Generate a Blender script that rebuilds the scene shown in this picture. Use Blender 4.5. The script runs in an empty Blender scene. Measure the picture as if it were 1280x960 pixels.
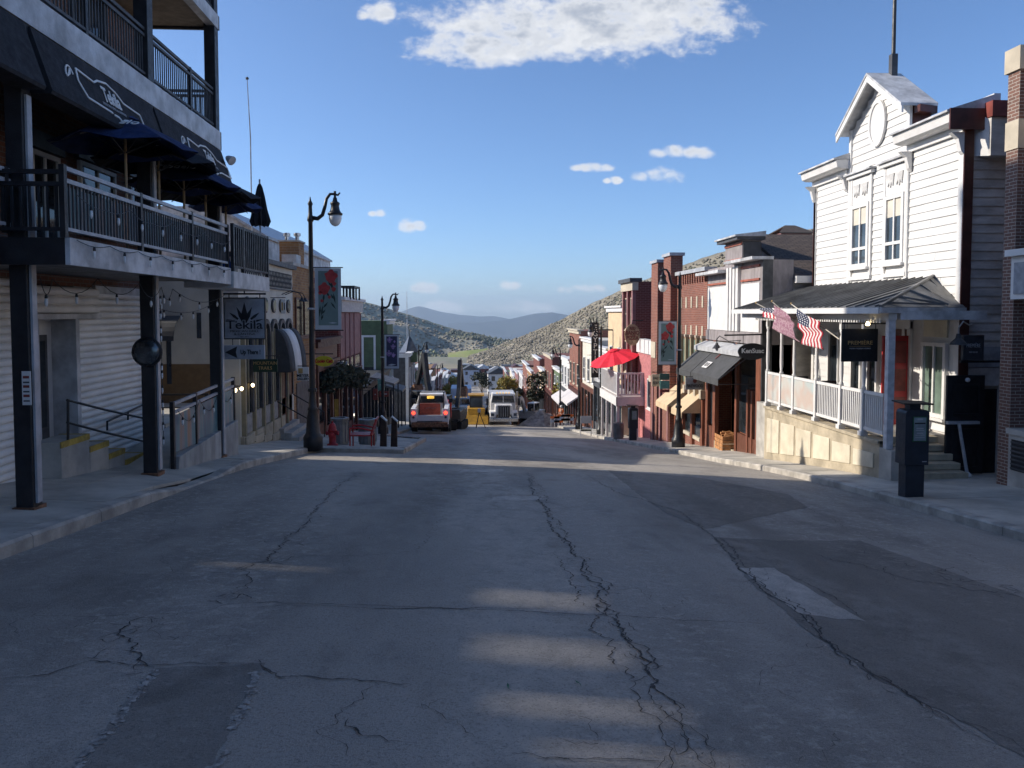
import bpy, bmesh, math, random
import numpy as np
from mathutils import Vector, Matrix
R = math.radians
random.seed(7)
S = bpy.context.scene
COL = S.collection

# ------------------------------------------------------------------ camera
FPX = 950.0; PITCH = R(2.65); YAW = math.atan(53 / 950)
cam_d = bpy.data.cameras.new('camera'); cam = bpy.data.objects.new('camera', cam_d); COL.objects.link(cam)
cam_d.sensor_width = 36; cam_d.lens = 36 * FPX / 1280
SHIFT = 392 - 480 + FPX * math.tan(PITCH)
cam_d.shift_y = SHIFT / 1280
cam_d.clip_start = 0.1; cam_d.clip_end = 60000
cam.rotation_euler = (R(90) - PITCH, 0, -YAW)
S.camera = cam

# ------------------------------------------------------------------ sun, sky, exposure
SUN_EL = R(28); SUN_FWD = R(8)          # sun on the left, slightly ahead of the camera
to_sun = Vector((-math.cos(SUN_FWD) * math.cos(SUN_EL), math.sin(SUN_FWD) * math.cos(SUN_EL), math.sin(SUN_EL)))
sun_d = bpy.data.lights.new('sun', 'SUN'); sun_d.energy = 2.45; sun_d.angle = R(0.53); sun_d.color = (1.0, .91, .79)
sun = bpy.data.objects.new('sun', sun_d); COL.objects.link(sun)
sun.rotation_euler = to_sun.to_track_quat('Z', 'Y').to_euler(); sun.location = (-30, 10, 40)
S.view_settings.view_transform = 'Standard'; S.view_settings.look = 'None'
S.view_settings.exposure = 1.18; S.view_settings.gamma = 1.0; S.view_settings.use_curve_mapping = False

def cray(u, v):
    x = (u - 640) / FPX; y = -(v - 480 - SHIFT) / FPX
    sp, cp, sy, cy = math.sin(PITCH), math.cos(PITCH), math.sin(YAW), math.cos(YAW)
    F = Vector((sy * cp, cy * cp, -sp)); U = Vector((sy * sp, cy * sp, cp)); Rr = Vector((cy, -sy, 0))
    return F + Rr * x + U * y
def PX(u, v, X): d = cray(u, v); return d * (X / d.x)
def PY(u, v, Y): d = cray(u, v); return d * (Y / d.y)
def YA(u, X, v=400): return PX(u, v, X).y
def ZA(u, v, X): return PX(u, v, X).z
def XB(u, Y, v=400): return PY(u, v, Y).x
def ZB(u, v, Y): return PY(u, v, Y).z

W = bpy.data.worlds.new('World'); S.world = W; W.use_nodes = True
nt = W.node_tree; nt.nodes.clear()
def N(nt, t, **k):
    n = nt.nodes.new(t)
    for a, b in k.items(): setattr(n, a, b)
    return n
def MATH(nt, op, a, b=None, clamp=False):
    n = N(nt, 'ShaderNodeMath', operation=op); n.use_clamp = clamp
    for i, x in enumerate((a, b)):
        if x is None: continue
        if isinstance(x, (int, float)): n.inputs[i].default_value = x
        else: nt.links.new(x, n.inputs[i])
    return n.outputs[0]
def MIXC(nt, fac, a, b, mode='MIX'):
    n = N(nt, 'ShaderNodeMix', data_type='RGBA', blend_type=mode)
    for s, x in ((0, fac), (6, a), (7, b)):
        if isinstance(x, (int, float)): n.inputs[s].default_value = x
        elif isinstance(x, (tuple, list)): n.inputs[s].default_value = (*x[:3], 1)
        else: nt.links.new(x, n.inputs[s])
    return n.outputs[2]
def RAMP(nt, x, lo, hi, a=0.0, b=1.0, smooth=True):
    n = N(nt, 'ShaderNodeMapRange', interpolation_type='SMOOTHSTEP' if smooth else 'LINEAR')
    nt.links.new(x, n.inputs[0])
    for i, q in enumerate((lo, hi, a, b)): n.inputs[i + 1].default_value = q
    return n.outputs[0]
sky = N(nt, 'ShaderNodeTexSky', sky_type='NISHITA', sun_disc=False)
sky.sun_elevation = SUN_EL; sky.sun_rotation = math.atan2(to_sun.x, to_sun.y)
sky.altitude = 2100; sky.air_density = 1.0; sky.dust_density = 4.0; sky.ozone_density = 6.0
tc = N(nt, 'ShaderNodeTexCoord'); sep = N(nt, 'ShaderNodeSeparateXYZ'); nt.links.new(tc.outputs['Generated'], sep.inputs[0])
dy = MATH(nt, 'MAXIMUM', sep.outputs[1], 0.02)
ca = MATH(nt, 'DIVIDE', sep.outputs[0], dy); ce = MATH(nt, 'DIVIDE', sep.outputs[2], dy)
cmb = N(nt, 'ShaderNodeCombineXYZ'); nt.links.new(ca, cmb.inputs[0]); nt.links.new(ce, cmb.inputs[1])
def WN(scale, detail, rough, off=(0, 0, 0), sc=(1, 1.5, 1)):
    mp = N(nt, 'ShaderNodeMapping'); nt.links.new(cmb.outputs[0], mp.inputs[0]); mp.inputs[1].default_value = off; mp.inputs[3].default_value = sc
    n = N(nt, 'ShaderNodeTexNoise'); nt.links.new(mp.outputs[0], n.inputs[0])
    n.inputs['Scale'].default_value = scale; n.inputs['Detail'].default_value = detail; n.inputs['Roughness'].default_value = rough
    return n.outputs[0]
n1 = WN(17, 9, .58); n4 = WN(26, 4, .5); n1b = WN(26, 4, .5, (.007, -.012, 0)); n2 = WN(8, 6, .55, (3, 1, 0)); n3 = WN(12, 5, .55, (.5, .2, 5)); n5 = WN(60, 8, .62, (.3, .7, 2))
clouds = [(730, 30, 150, 34), (600, 62, 78, 17), (820, 18, 88, 40), (470, 16, 26, 13), (455, -8, 20, 8), (853, 191, 40, 9), (826, 219, 36, 10), (738, 209, 28, 6), (765, 226, 12, 4),
          (514, 283, 18, 8), (531, 360, 17, 6), (638, 357, 14, 5), (707, 365, 12, 5), (640, 384, 60, 7), (560, 385, 34, 7), (735, 361, 20, 5), (470, 267, 14, 4)]
tot = None
_r = random.Random(21); puffs = []
for (u, v, w, h) in clouds:
    if w > 60 and h > 10 or h == 7: puffs.append((u, v, w, h)); continue
    n_ = 4 if w > 14 else 2      # small clouds are heaps of puffs on a flat base
    for j in range(n_):
        f = (j + .5) / n_ * 2 - 1; s_ = (1 - abs(f) * .55) * _r.uniform(.7, 1.15); puffs.append((u + f * w * .8 + _r.uniform(-.1, .1) * w, v + h * .45 - h * .75 * s_ + _r.uniform(-.1, .1) * h, w * .46 * s_ + 2, h * .85 * s_ + 1))
clouds = puffs
for i, (u, v, w, h) in enumerate(clouds):
    c = cray(u, v); a0, e0 = c.x / c.y, c.z / c.y
    ww = w / FPX * 1.3; hh = h / FPX * 1.4
    da = MATH(nt, 'DIVIDE', MATH(nt, 'SUBTRACT', ca, a0), ww); de = MATH(nt, 'DIVIDE', MATH(nt, 'SUBTRACT', ce, e0), hh)
    q = MATH(nt, 'SUBTRACT', 1.0, MATH(nt, 'ADD', MATH(nt, 'MULTIPLY', da, da), MATH(nt, 'MULTIPLY', de, de)))
    if h < 17 and h != 7 and w < 60: q = MATH(nt, 'SUBTRACT', MATH(nt, 'MULTIPLY', q, .62), .06)
    if h == 7: q = MATH(nt, 'MULTIPLY', MATH(nt, 'SUBTRACT', q, .25), .55)
    tot = q if tot is None else MATH(nt, 'MAXIMUM', tot, q)
tot = MATH(nt, 'MAXIMUM', tot, -1.2)
dens = MATH(nt, 'ADD', MATH(nt, 'MULTIPLY', tot, .7), MATH(nt, 'MULTIPLY', MATH(nt, 'SUBTRACT', MATH(nt, 'ADD', MATH(nt, 'MULTIPLY', n1, 1.0), MATH(nt, 'MULTIPLY', n2, .5)), .74), 1.75))
dens = MATH(nt, 'ADD', dens, MATH(nt, 'MULTIPLY', MATH(nt, 'SUBTRACT', n5, .5), .85))
alpha = RAMP(nt, dens, -.05, .62)
front = RAMP(nt, sep.outputs[1], .05, .3)
alpha = MATH(nt, 'MULTIPLY', alpha, front)
emb = RAMP(nt, MATH(nt, 'SUBTRACT', n4, n1b), -.06, .1)
grey = MATH(nt, 'MAXIMUM', MATH(nt, 'MULTIPLY', RAMP(nt, dens, .3, .9), RAMP(nt, n3, .36, .6)), MATH(nt, 'MULTIPLY', emb, RAMP(nt, dens, .15, .8, 0, .42)))
ccol = MIXC(nt, grey, (4.9, 4.95, 5.05), (2.5, 2.75, 3.2))
skyc = MIXC(nt, MATH(nt, 'MULTIPLY', alpha, .94), sky.outputs[0], ccol)
bg = N(nt, 'ShaderNodeBackground'); bg.inputs[1].default_value = 0.084; nt.links.new(skyc, bg.inputs[0])
wo = N(nt, 'ShaderNodeOutputWorld'); nt.links.new(bg.outputs[0], wo.inputs[0])

# ------------------------------------------------------------------ materials
MATS = {}
def mat(name, col, rough=.7, var=.12, scale=6.0, bump=.0, bscale=40.0, metal=0.0, spec=.4, dirt=0.0, dirtcol=(.06, .05, .04), brick=None, emit=None, stretch=(1, 1, 1), trans=0.0):
    """procedural principled material: colour noise, fine bump, shaped dirt"""
    if name in MATS: return MATS[name]
    m = bpy.data.materials.new(name); m.use_nodes = True; t = m.node_tree
    b = t.nodes['Principled BSDF']; tc = N(t, 'ShaderNodeTexCoord')
    mp = N(t, 'ShaderNodeMapping'); t.links.new(tc.outputs['Object'], mp.inputs[0]); mp.inputs[3].default_value = stretch
    def noise(sc, det=5, ro=.6):
        n = N(t, 'ShaderNodeTexNoise'); t.links.new(mp.outputs[0], n.inputs[0]); n.inputs['Scale'].default_value = sc
        n.inputs['Detail'].default_value = det; n.inputs['Roughness'].default_value = ro; return n.outputs[0]
    nz = noise(scale)
    lo = tuple(c * (1 - var * 1.6) for c in col); hi = tuple(min(1, c * (1 + var * 1.6)) for c in col)
    hgt = None
    if brick:
        bc, mc, bw, bh = brick
        br = N(t, 'ShaderNodeTexBrick'); t.links.new(tc.outputs['UV'], br.inputs[0])
        br.inputs['Scale'].default_value = 1.0; br.inputs['Brick Width'].default_value = bw; br.inputs['Row Height'].default_value = bh
        br.inputs['Mortar Size'].default_value = bh * .11; br.inputs['Mortar Smooth'].default_value = .3; br.inputs['Bias'].default_value = -.1
        br.inputs['Color1'].default_value = (*col, 1); br.inputs['Color2'].default_value = (*bc, 1); br.inputs['Mortar'].default_value = (*mc, 1)
        cc = MIXC(t, RAMP(t, nz, .3, .7, 0, var * 3), br.outputs[0], (.05, .035, .03), 'MIX')
        hgt = br.outputs[1]
    else:
        cc = MIXC(t, RAMP(t, nz, .3, .7), lo, hi)
    if dirt:
        d = MATH(t, 'MULTIPLY', RAMP(t, noise(scale * .35, 8, .7), .48, .68), dirt)
        cc = MIXC(t, d, cc, dirtcol)
    t.links.new(cc, b.inputs['Base Color'])
    b.inputs['Roughness'].default_value = rough; b.inputs['Metallic'].default_value = metal; b.inputs['Specular IOR Level'].default_value = spec
    if not brick and rough > .15:
        t.links.new(RAMP(t, noise(scale * 2.3), .25, .75, max(.05, rough - .12), min(1, rough + .12)), b.inputs['Roughness'])
    if bump or hgt is not None:
        bp = N(t, 'ShaderNodeBump'); bp.inputs['Strength'].default_value = .6; bp.inputs['Distance'].default_value = max(bump, .006)
        h = noise(bscale, 3) if hgt is None else MATH(t, 'SUBTRACT', MATH(t, 'MULTIPLY', noise(30, 3), .3), hgt)
        t.links.new(h, bp.inputs['Height']); t.links.new(bp.outputs[0], b.inputs['Normal'])
    if emit:
        b.inputs['Emission Color'].default_value = (*emit[0], 1); b.inputs['Emission Strength'].default_value = emit[1]
    if trans: b.inputs['Transmission Weight'].default_value = trans; b.inputs['IOR'].default_value = 1.3
    MATS[name] = m; return m

def glass(name, col=(.02, .025, .03), rough=.04):
    if name in MATS: return MATS[name]
    m = mat(name, col, rough=rough, var=.3, scale=.8, spec=.9); return m

G = {}
G['black'] = mat('black_paint', (.02, .02, .023), .45, .2, 5, .002, 60)
G['blacksteel'] = mat('black_steel', (.022, .023, .026), .4, .25, 4, .002, 50)
G['darkgrey'] = mat('dark_grey_paint', (.07, .072, .077), .55, .2, 3, .003, 30)
G['steelgrey'] = mat('grey_painted_steel', (.52, .525, .53), .5, .18, 2.5, .003, 30, dirt=.35)
G['railgrey'] = mat('grey_rail_paint', (.4, .41, .43), .42, .12, 4)
G['white'] = mat('white_paint', (.68, .67, .65), .55, .04, 3, .002, 30, dirt=.12, dirtcol=(.5, .47, .42))
G['clap'] = mat('white_clapboard_paint', (.64, .635, .62), .6, .05, 2, .003, 25, dirt=.18, dirtcol=(.5, .48, .44), stretch=(1, .4, 1))
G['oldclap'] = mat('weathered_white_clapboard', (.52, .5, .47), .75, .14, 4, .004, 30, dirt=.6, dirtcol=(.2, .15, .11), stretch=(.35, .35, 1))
G['brown'] = mat('dark_brown_trim', (.075, .025, .02), .5, .2, 3)
G['redtrim'] = mat('faded_red_trim', (.2, .045, .035), .55, .2, 3)
G['concrete'] = mat('concrete', (.42, .4, .36), .85, .14, 1.6, .006, 60, dirt=.35, dirtcol=(.14, .13, .12))
G['kerb'] = mat('kerb_concrete', (.42, .39, .34), .85, .2, 2.2, .008, 45, dirt=.5, dirtcol=(.2, .185, .16))
G['slab'] = mat('sidewalk_concrete', (.46, .43, .37), .88, .16, 1.1, .004, 70, dirt=.4, dirtcol=(.33, .31, .27))
G['cream'] = mat('cream_stucco', (.6, .565, .48), .85, .06, 1.5, .006, 60, dirt=.2, dirtcol=(.35, .3, .24))
G['tanstone'] = mat('tan_stone', (.42, .36, .26), .85, .15, 2, .01, 25, dirt=.25, dirtcol=(.3, .24, .16))
G['panelstone'] = mat('pale_render_panel', (.62, .56, .43), .85, .06, 3, .004, 50, dirt=.35, dirtcol=(.42, .35, .24))
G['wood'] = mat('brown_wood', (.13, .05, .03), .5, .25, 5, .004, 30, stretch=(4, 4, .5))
G['woodlit'] = mat('sunlit_brown_wood', (.2, .075, .045), .5, .2, 5, .004, 30, stretch=(4, 4, .5))  # brighter copy of the brown wood, sunlight put into the colour
G['crate'] = mat('pine_crate', (.42, .2, .08), .7, .25, 6, .004, 30)
G['redpaint'] = mat('red_paint', (.42, .02, .018), .4, .12, 4, .002, 40, dirt=.15)
G['hydrant'] = mat('hydrant_red', (.4, .025, .03), .38, .12, 6, .002, 40)
G['redfab'] = mat('red_canvas', (.75, .02, .045), .75, .05, 4, .003, 200, trans=0)
G['navy'] = mat('navy_canvas', (.014, .03, .1), .85, .2, 5, .003, 150)
G['blackcan'] = mat('black_canvas', (.022, .023, .028), .85, .2, 5, .003, 150)
G['awngrey'] = mat('charcoal_awning', (.07, .072, .075), .85, .1, 3, .003, 150)
G['awntop'] = mat('pale_awning_top', (.42, .43, .44), .8, .1, 3, .003, 100)  # pale grey for the strip along the awning top
G['beige'] = mat('beige_canvas', (.62, .47, .3), .85, .06, 3, .003, 150)
G['corr'] = mat('pale_painted_shutter', (.84, .82, .78), .45, .06, 1.2, .002, 40, metal=.0, dirt=.3, dirtcol=(.3, .29, .27))
G['yellow'] = mat('yellow_edge_paint', (.42, .3, .06), .7, .2, 8, dirt=.5, dirtcol=(.2, .18, .14))
G['text'] = mat('white_lettering', (.75, .75, .73), .6, .03)
G['textdim'] = mat('grey_lettering', (.38, .4, .43), .6, .03)
G['gold'] = mat('gold_lettering', (.45, .3, .12), .5, .1)
G['blacktext'] = mat('black_lettering', (.015, .015, .02), .6, .1)
G['glass'] = glass('dark_glass'); G['glassblue'] = glass('sky_glass', (.05, .065, .08)); G['glassgreen'] = glass('green_glass', (.12, .17, .14), .12)
G['brickT'] = mat('dusty_red_brick', (.23, .1, .06), .9, .1, 1.2, brick=((.15, .07, .05), (.2, .17, .15), .22, .075))
G['brickR'] = mat('red_brick', (.26, .085, .055), .9, .08, 1.2, brick=((.19, .06, .045), (.33, .25, .2), .22, .075))
G['brickD'] = mat('deep_red_brick', (.17, .05, .04), .9, .08, 1.2, brick=((.13, .04, .035), (.3, .16, .13), .3, .1))
G['brickM'] = mat('mustard_brick', (.42, .23, .09), .9, .1, 1.2, brick=((.27, .13, .06), (.36, .26, .17), .3, .1))
G['brickB'] = mat('brown_brick_pale_mortar', (.2, .105, .08), .9, .08, 1.2, brick=((.14, .08, .065), (.42, .38, .33), .2, .066))
G['limestone'] = mat('limestone_trim', (.5, .44, .34), .8, .08, 2, .004, 60)
G['shingle'] = mat('brown_shingle', (.13, .1, .08), .9, .1, 3, brick=((.09, .07, .06), (.04, .035, .03), .3, .16))
G['roofmetal'] = mat('standing_seam_roof', (.2, .198, .19), .45, .2, 1.3, .003, 20, metal=.2, dirt=.5, dirtcol=(.09, .08, .07))
G['greypanel'] = mat('grey_wood_panel', (.28, .25, .25), .7, .15, 2.5, .003, 30, stretch=(2, 2, .6))
G['orangetrim'] = mat('orange_red_trim', (.35, .11, .07), .6, .15, 3)
G['bronze'] = mat('red_metal_door', (.38, .03, .03), .4, .1, 3)
G['green'] = mat('green_siding', (.1, .14, .075), .75, .1, 2, .003, 30)
G['olive'] = mat('olive_tan_column', (.32, .27, .17), .7, .1, 3)
G['mauve'] = mat('mauve_panel', (.27, .135, .13), .7, .1, 3)
G['signal'] = mat('lit_bulb', (.9, .8, .6), .3, .02, emit=((1, .78, .45), 4))
G['taillight'] = mat('lit_tail_light', (.8, .05, .03), .3, .02, emit=((1, .06, .03), 1.6))
G['headlight'] = mat('lit_headlight', (.95, .9, .8), .3, .02, emit=((1, .9, .75), 2.5))
G['amber'] = mat('amber_beacon', (.7, .4, .04), .3, .05, emit=((1, .6, .1), .35))
G['frost'] = mat('frosted_lamp_glass', (.72, .74, .75), .25, .06, 4, spec=.6)
G['rubber'] = mat('tyre_rubber', (.018, .018, .018), .85, .2, 6)
G['chrome'] = mat('dull_chrome', (.5, .5, .5), .3, .1, 4, metal=.9)
G['truckwhite'] = mat('dirty_white_truck_paint', (.74, .73, .71), .4, .06, 2, dirt=.35, dirtcol=(.3, .25, .2))
G['rust'] = mat('rusty_bumper', (.2, .1, .055), .75, .35, 7, .006, 30)
G['machyellow'] = mat('machine_yellow', (.5, .27, .03), .5, .12, 3, dirt=.3)
G['dirt'] = mat('graded_dirt', (.2, .145, .1), .95, .2, 1.2, .03, 9)
G['bluewhite'] = mat('blue_white_truck_paint', (.36, .43, .55), .45, .1, 2)
G['skin'] = mat('skin', (.4, .24, .17), .6, .05)
G['leafdark'] = mat('dark_foliage', (.04, .046, .026), .7, .35, 5)
G['leafyel'] = mat('yellow_green_foliage', (.25, .2, .04), .7, .3, 5)
G['needle'] = mat('conifer_foliage', (.03, .045, .025), .7, .3, 5)
G['bark'] = mat('bark', (.09, .07, .05), .9, .3, 8)
G['stainless'] = mat('galvanised_bin', (.2, .21, .215), .4, .15, 3, metal=.6)

# ------------------------------------------------------------------ mesh builder
class B:
    def __init__(s): s.v = []; s.f = []
    def add(s, vs, fs):
        n = len(s.v); s.v += [tuple(p) for p in vs]; s.f += [tuple(i + n for i in f) for f in fs]; return s
    def box(s, x0, x1, y0, y1, z0, z1):
        x0, x1 = sorted((x0, x1)); y0, y1 = sorted((y0, y1)); z0, z1 = sorted((z0, z1))
        return s.add([(x0, y0, z0), (x1, y0, z0), (x1, y1, z0), (x0, y1, z0), (x0, y0, z1), (x1, y0, z1), (x1, y1, z1), (x0, y1, z1)],
                     [(0, 3, 2, 1), (4, 5, 6, 7), (0, 1, 5, 4), (1, 2, 6, 5), (2, 3, 7, 6), (3, 0, 4, 7)])
    def bar(s, p, q, w, h=None, up=(0, 0, 1)):
        p, q = Vector(p), Vector(q); d = (q - p).normalized(); h = h or w
        u = Vector(up)
        if abs(d.dot(u)) > .98: u = Vector((1, 0, 0))
        a = d.cross(u).normalized() * (w / 2); b = a.cross(d).normalized() * (h / 2)
        return s.add([p - a - b, p + a - b, p + a + b, p - a + b, q - a - b, q + a - b, q + a + b, q - a + b],
                     [(0, 1, 2, 3), (7, 6, 5, 4), (1, 0, 4, 5), (2, 1, 5, 6), (3, 2, 6, 7), (0, 3, 7, 4)])
    def tube(s, pts, r, n=8):
        pts = [Vector(p) for p in pts]; k = len(pts); rs = r if isinstance(r, (list, tuple)) else [r] * k
        vs = []; ref = None
        for i, p in enumerate(pts):
            d = (pts[min(i + 1, k - 1)] - pts[max(i - 1, 0)]).normalized()
            if ref is None: ref = d.orthogonal().normalized()
            a = (ref - d * ref.dot(d)).normalized(); b = d.cross(a); ref = a
            vs += [p + (a * math.cos(2 * math.pi * j / n) + b * math.sin(2 * math.pi * j / n)) * rs[i] for j in range(n)]
        fs = [(i * n + j, i * n + (j + 1) % n, (i + 1) * n + (j + 1) % n, (i + 1) * n + j) for i in range(k - 1) for j in range(n)]
        fs += [tuple(range(n - 1, -1, -1)), tuple((k - 1) * n + j for j in range(n))]
        return s.add(vs, fs)
    def lathe(s, c, prof, n=14, ax=(0, 0, 1)):
        c = Vector(c); q = Vector((0, 0, 1)).rotation_difference(Vector(ax)); k = len(prof); vs = []
        for r, z in prof: vs += [c + q @ Vector((r * math.cos(2 * math.pi * j / n), r * math.sin(2 * math.pi * j / n), z)) for j in range(n)]
        fs = [(i * n + j, i * n + (j + 1) % n, (i + 1) * n + (j + 1) % n, (i + 1) * n + j) for i in range(k - 1) for j in range(n)]
        fs += [tuple(range(n - 1, -1, -1)), tuple((k - 1) * n + j for j in range(n))]
        return s.add(vs, fs)
    def prism(s, poly, d):
        poly = [Vector(p) for p in poly]; d = Vector(d); n = len(poly)
        return s.add(poly + [p + d for p in poly], [tuple(range(n - 1, -1, -1)), tuple(range(n, 2 * n))] + [(i, (i + 1) % n, n + (i + 1) % n, n + i) for i in range(n)])
    def sheet(s, grid):
        m, k = len(grid), len(grid[0])
        return s.add([p for row in grid for p in row], [(i * k + j, i * k + j + 1, (i + 1) * k + j + 1, (i + 1) * k + j) for i in range(m - 1) for j in range(k - 1)])
    def xf(s, M): s.v = [tuple(M @ Vector(p)) for p in s.v]; return s
    def build(s, name, m, par=None, smooth=False, bevel=0, kind=None, uv=None, thick=0, recalc=True):
        me = bpy.data.meshes.new(name); me.from_pydata(s.v, [], s.f)
        if recalc and len(s.f) < 30000:
            bm = bmesh.new(); bm.from_mesh(me); bmesh.ops.recalc_face_normals(bm, faces=bm.faces); bm.to_mesh(me); bm.free()
        me.update()
        if len(s.f) < 30000:
            ul = me.uv_layers.new(name='UVMap'); nl = len(me.loops); co = np.empty(len(me.vertices) * 3); me.vertices.foreach_get('co', co); co = co.reshape(-1, 3)
            vi = np.empty(nl, dtype=np.int32); me.loops.foreach_get('vertex_index', vi)
            if uv is not None: uvs = np.array(uv)[vi]
            else:
                nr = np.empty(len(me.polygons) * 3); me.polygons.foreach_get('normal', nr); nr = np.abs(nr.reshape(-1, 3))
                lt = np.empty(len(me.polygons), dtype=np.int32); me.polygons.foreach_get('loop_total', lt)
                ax = np.repeat(np.argmax(nr * np.array([1, 1, 1.001]), axis=1), lt); p = co[vi]
                uvs = np.where((ax == 0)[:, None], p[:, [1, 2]], np.where((ax == 1)[:, None], p[:, [0, 2]], p[:, [0, 1]]))
            ul.data.foreach_set('uv', uvs.astype(np.float32).ravel())
        if m is not None: me.materials.append(G[m] if isinstance(m, str) else m)
        if smooth:
            me.polygons.foreach_set('use_smooth', [True] * len(me.polygons)); me.update()
        o = bpy.data.objects.new(name, me); COL.objects.link(o)
        if par is not None:
            o.parent = par; off = par.get('_w', None)
            o.location = (-Vector(par['_w'][:])) if off is not None else (0, 0, 0)
        if bevel:
            md = o.modifiers.new('bevel', 'BEVEL'); md.width = bevel; md.segments = 2; md.limit_method = 'ANGLE'; md.angle_limit = R(40)
        if thick:
            md = o.modifiers.new('solid', 'SOLIDIFY'); md.thickness = thick; md.offset = 0
        if kind: o['kind'] = kind
        return o

def thing(name, label, cat, base=(0, 0, 0), group=None, rotz=0):
    """Empty at the base of a thing; parts are modelled in world coordinates below it"""
    o = bpy.data.objects.new(name, None); COL.objects.link(o); o.location = base; o.rotation_euler.z = rotz
    o.empty_display_size = .1; o['label'] = label; o['category'] = cat; o['_w'] = list(base)
    if group: o['group'] = group
    return o
def local(name, label, cat, group=None):
    o = thing(name, label, cat, (0, 0, 0), group); return o
def tag(o, label, cat, group=None):
    o['label'] = label; o['category'] = cat
    if group: o['group'] = group
    return o
def struct(o): o['kind'] = 'structure'; return o
def dup(root, loc, rotz=0, label=None, scale=1):
    r = root.copy(); COL.objects.link(r); r.location = loc; r.rotation_euler = (0, 0, rotz); r.scale = (scale,) * 3
    if label: r['label'] = label
    for ch in list(root.children):
        c = ch.copy(); COL.objects.link(c); c.parent = r
        for g in ch.children:
            d = g.copy(); COL.objects.link(d); d.parent = c
    return r
def sub(b, name, m, part, **k):
    """sub-part below a part that already sits at -base"""
    o = b.build(name, m, None, **k); o.parent = part; return o
class FR:
    """wall frame: a along the wall, z up, n outwards. L faces +X, Rt faces -X, S faces the camera (-Y)"""
    def __init__(s, side, p): s.s = side; s.p = p
    def __call__(s, a, z, n=0):
        return (s.p + n, a, z) if s.s == 'L' else (s.p - n, a, z) if s.s == 'R' else (a, s.p - n, z)
    def box(s, b, a0, a1, z0, z1, n0, n1):
        p, q = s(a0, z0, n0), s(a1, z1, n1); return b.box(p[0], q[0], p[1], q[1], p[2], q[2])
    def N(s): return {'L': (1, 0, 0), 'R': (-1, 0, 0), 'S': (0, -1, 0)}[s.s]
    def rot(s): return {'L': (R(90), 0, R(90)), 'R': (R(90), 0, R(-90)), 'S': (R(90), 0, 0)}[s.s]
def text(par, string, size, loc, rot, m='text', name='lettering', sx=1.0, ext=.004, is_sub=False, bold=0.0):
    cu = bpy.data.curves.new('t', 'FONT'); cu.body = string; cu.size = size; cu.extrude = ext; cu.align_x = 'CENTER'; cu.align_y = 'CENTER'; cu.offset = bold; cu.resolution_u = 3
    t = bpy.data.objects.new('t', cu); COL.objects.link(t)
    me = bpy.data.meshes.new_from_object(t); bpy.data.objects.remove(t); bpy.data.curves.remove(cu)
    Mx = Matrix.Translation(loc) @ (rot.to_4x4() if isinstance(rot, Matrix) else Matrix.Rotation(rot[2], 4, 'Z') @ Matrix.Rotation(rot[1], 4, 'Y') @ Matrix.Rotation(rot[0], 4, 'X')) @ Matrix.Diagonal((sx, 1, 1, 1))
    me.transform(Mx); me.materials.clear(); me.materials.append(G[m] if isinstance(m, str) else m); me.name = name
    o = bpy.data.objects.new(name, me); COL.objects.link(o)
    if par is not None:
        o.parent = par
        if not is_sub and par.get('_w', None) is not None: o.location = -Vector(par['_w'][:])
    return o
def window(par, fr, a0, a1, z0, z1, fm='white', gm='glass', ft=.07, nx=1, nz=1, proud=.07, sill=True, n0=0.0, arch=False):
    b = B()
    fr.box(b, a0, a0 + ft, z0, z1, n0 - .02, n0 + proud); fr.box(b, a1 - ft, a1, z0, z1, n0 - .02, n0 + proud)
    fr.box(b, a0 + ft, a1 - ft, z1 - ft, z1, n0 - .02, n0 + proud); fr.box(b, a0 + ft, a1 - ft, z0, z0 + ft, n0 - .02, n0 + proud)
    for i in range(1, nx):
        a = a0 + (a1 - a0) * i / nx; fr.box(b, a - ft * .3, a + ft * .3, z0 + ft, z1 - ft, n0, n0 + proud * .8)
    for i in range(1, nz):
        z = z0 + (z1 - z0) * i / nz; fr.box(b, a0 + ft, a1 - ft, z - ft * .3, z + ft * .3, n0, n0 + proud * .78)
    w = b.build('window', fm, par)
    if sill: sub(fr.box(B(), a0 - .05, a1 + .05, z0 - .07, z0 - .005, n0 - .02, n0 + proud + .06), 'sill', fm, w)
    sub(fr.box(B(), a0 + ft * .6, a1 - ft * .6, z0 + ft * .6, z1 - ft * .6, n0 - .01, n0 + .018), 'pane', gm, w)
    return w
def railing(par, fr, a0, a1, z0, h, n=0, m='railgrey', pm='black', step=.11, posts=(), rails=(0, .14), t=.05, bt=.02, low=.08, name='railing', bm=None):
    """top rails, bottom rail, posts as parts; the balusters are too fine to pick apart"""
    for dz in rails: fr.box(B(), a0, a1, z0 + h - dz - t, z0 + h - dz, n - t / 2, n + t / 2).build('rail', m, par)
    fr.box(B(), a0, a1, z0 + low, z0 + low + t * .8, n - t / 2, n + t / 2).build('rail', m, par)
    for a in posts: fr.box(B(), a - t * .7, a + t * .7, z0, z0 + h + .01, n - t * .6, n + t * .6).build('rail_post', pm, par)
    b = B(); k = max(1, int((a1 - a0) / step)); ztop = z0 + h - max(rails) - t
    for i in range(k): a = a0 + (a1 - a0) * (i + .5) / k; fr.box(b, a - bt / 2, a + bt / 2, z0 + low + t * .8, ztop, n - bt / 2, n + bt / 2)
    b.build('baluster_row', bm or m, par, kind='stuff')

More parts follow.
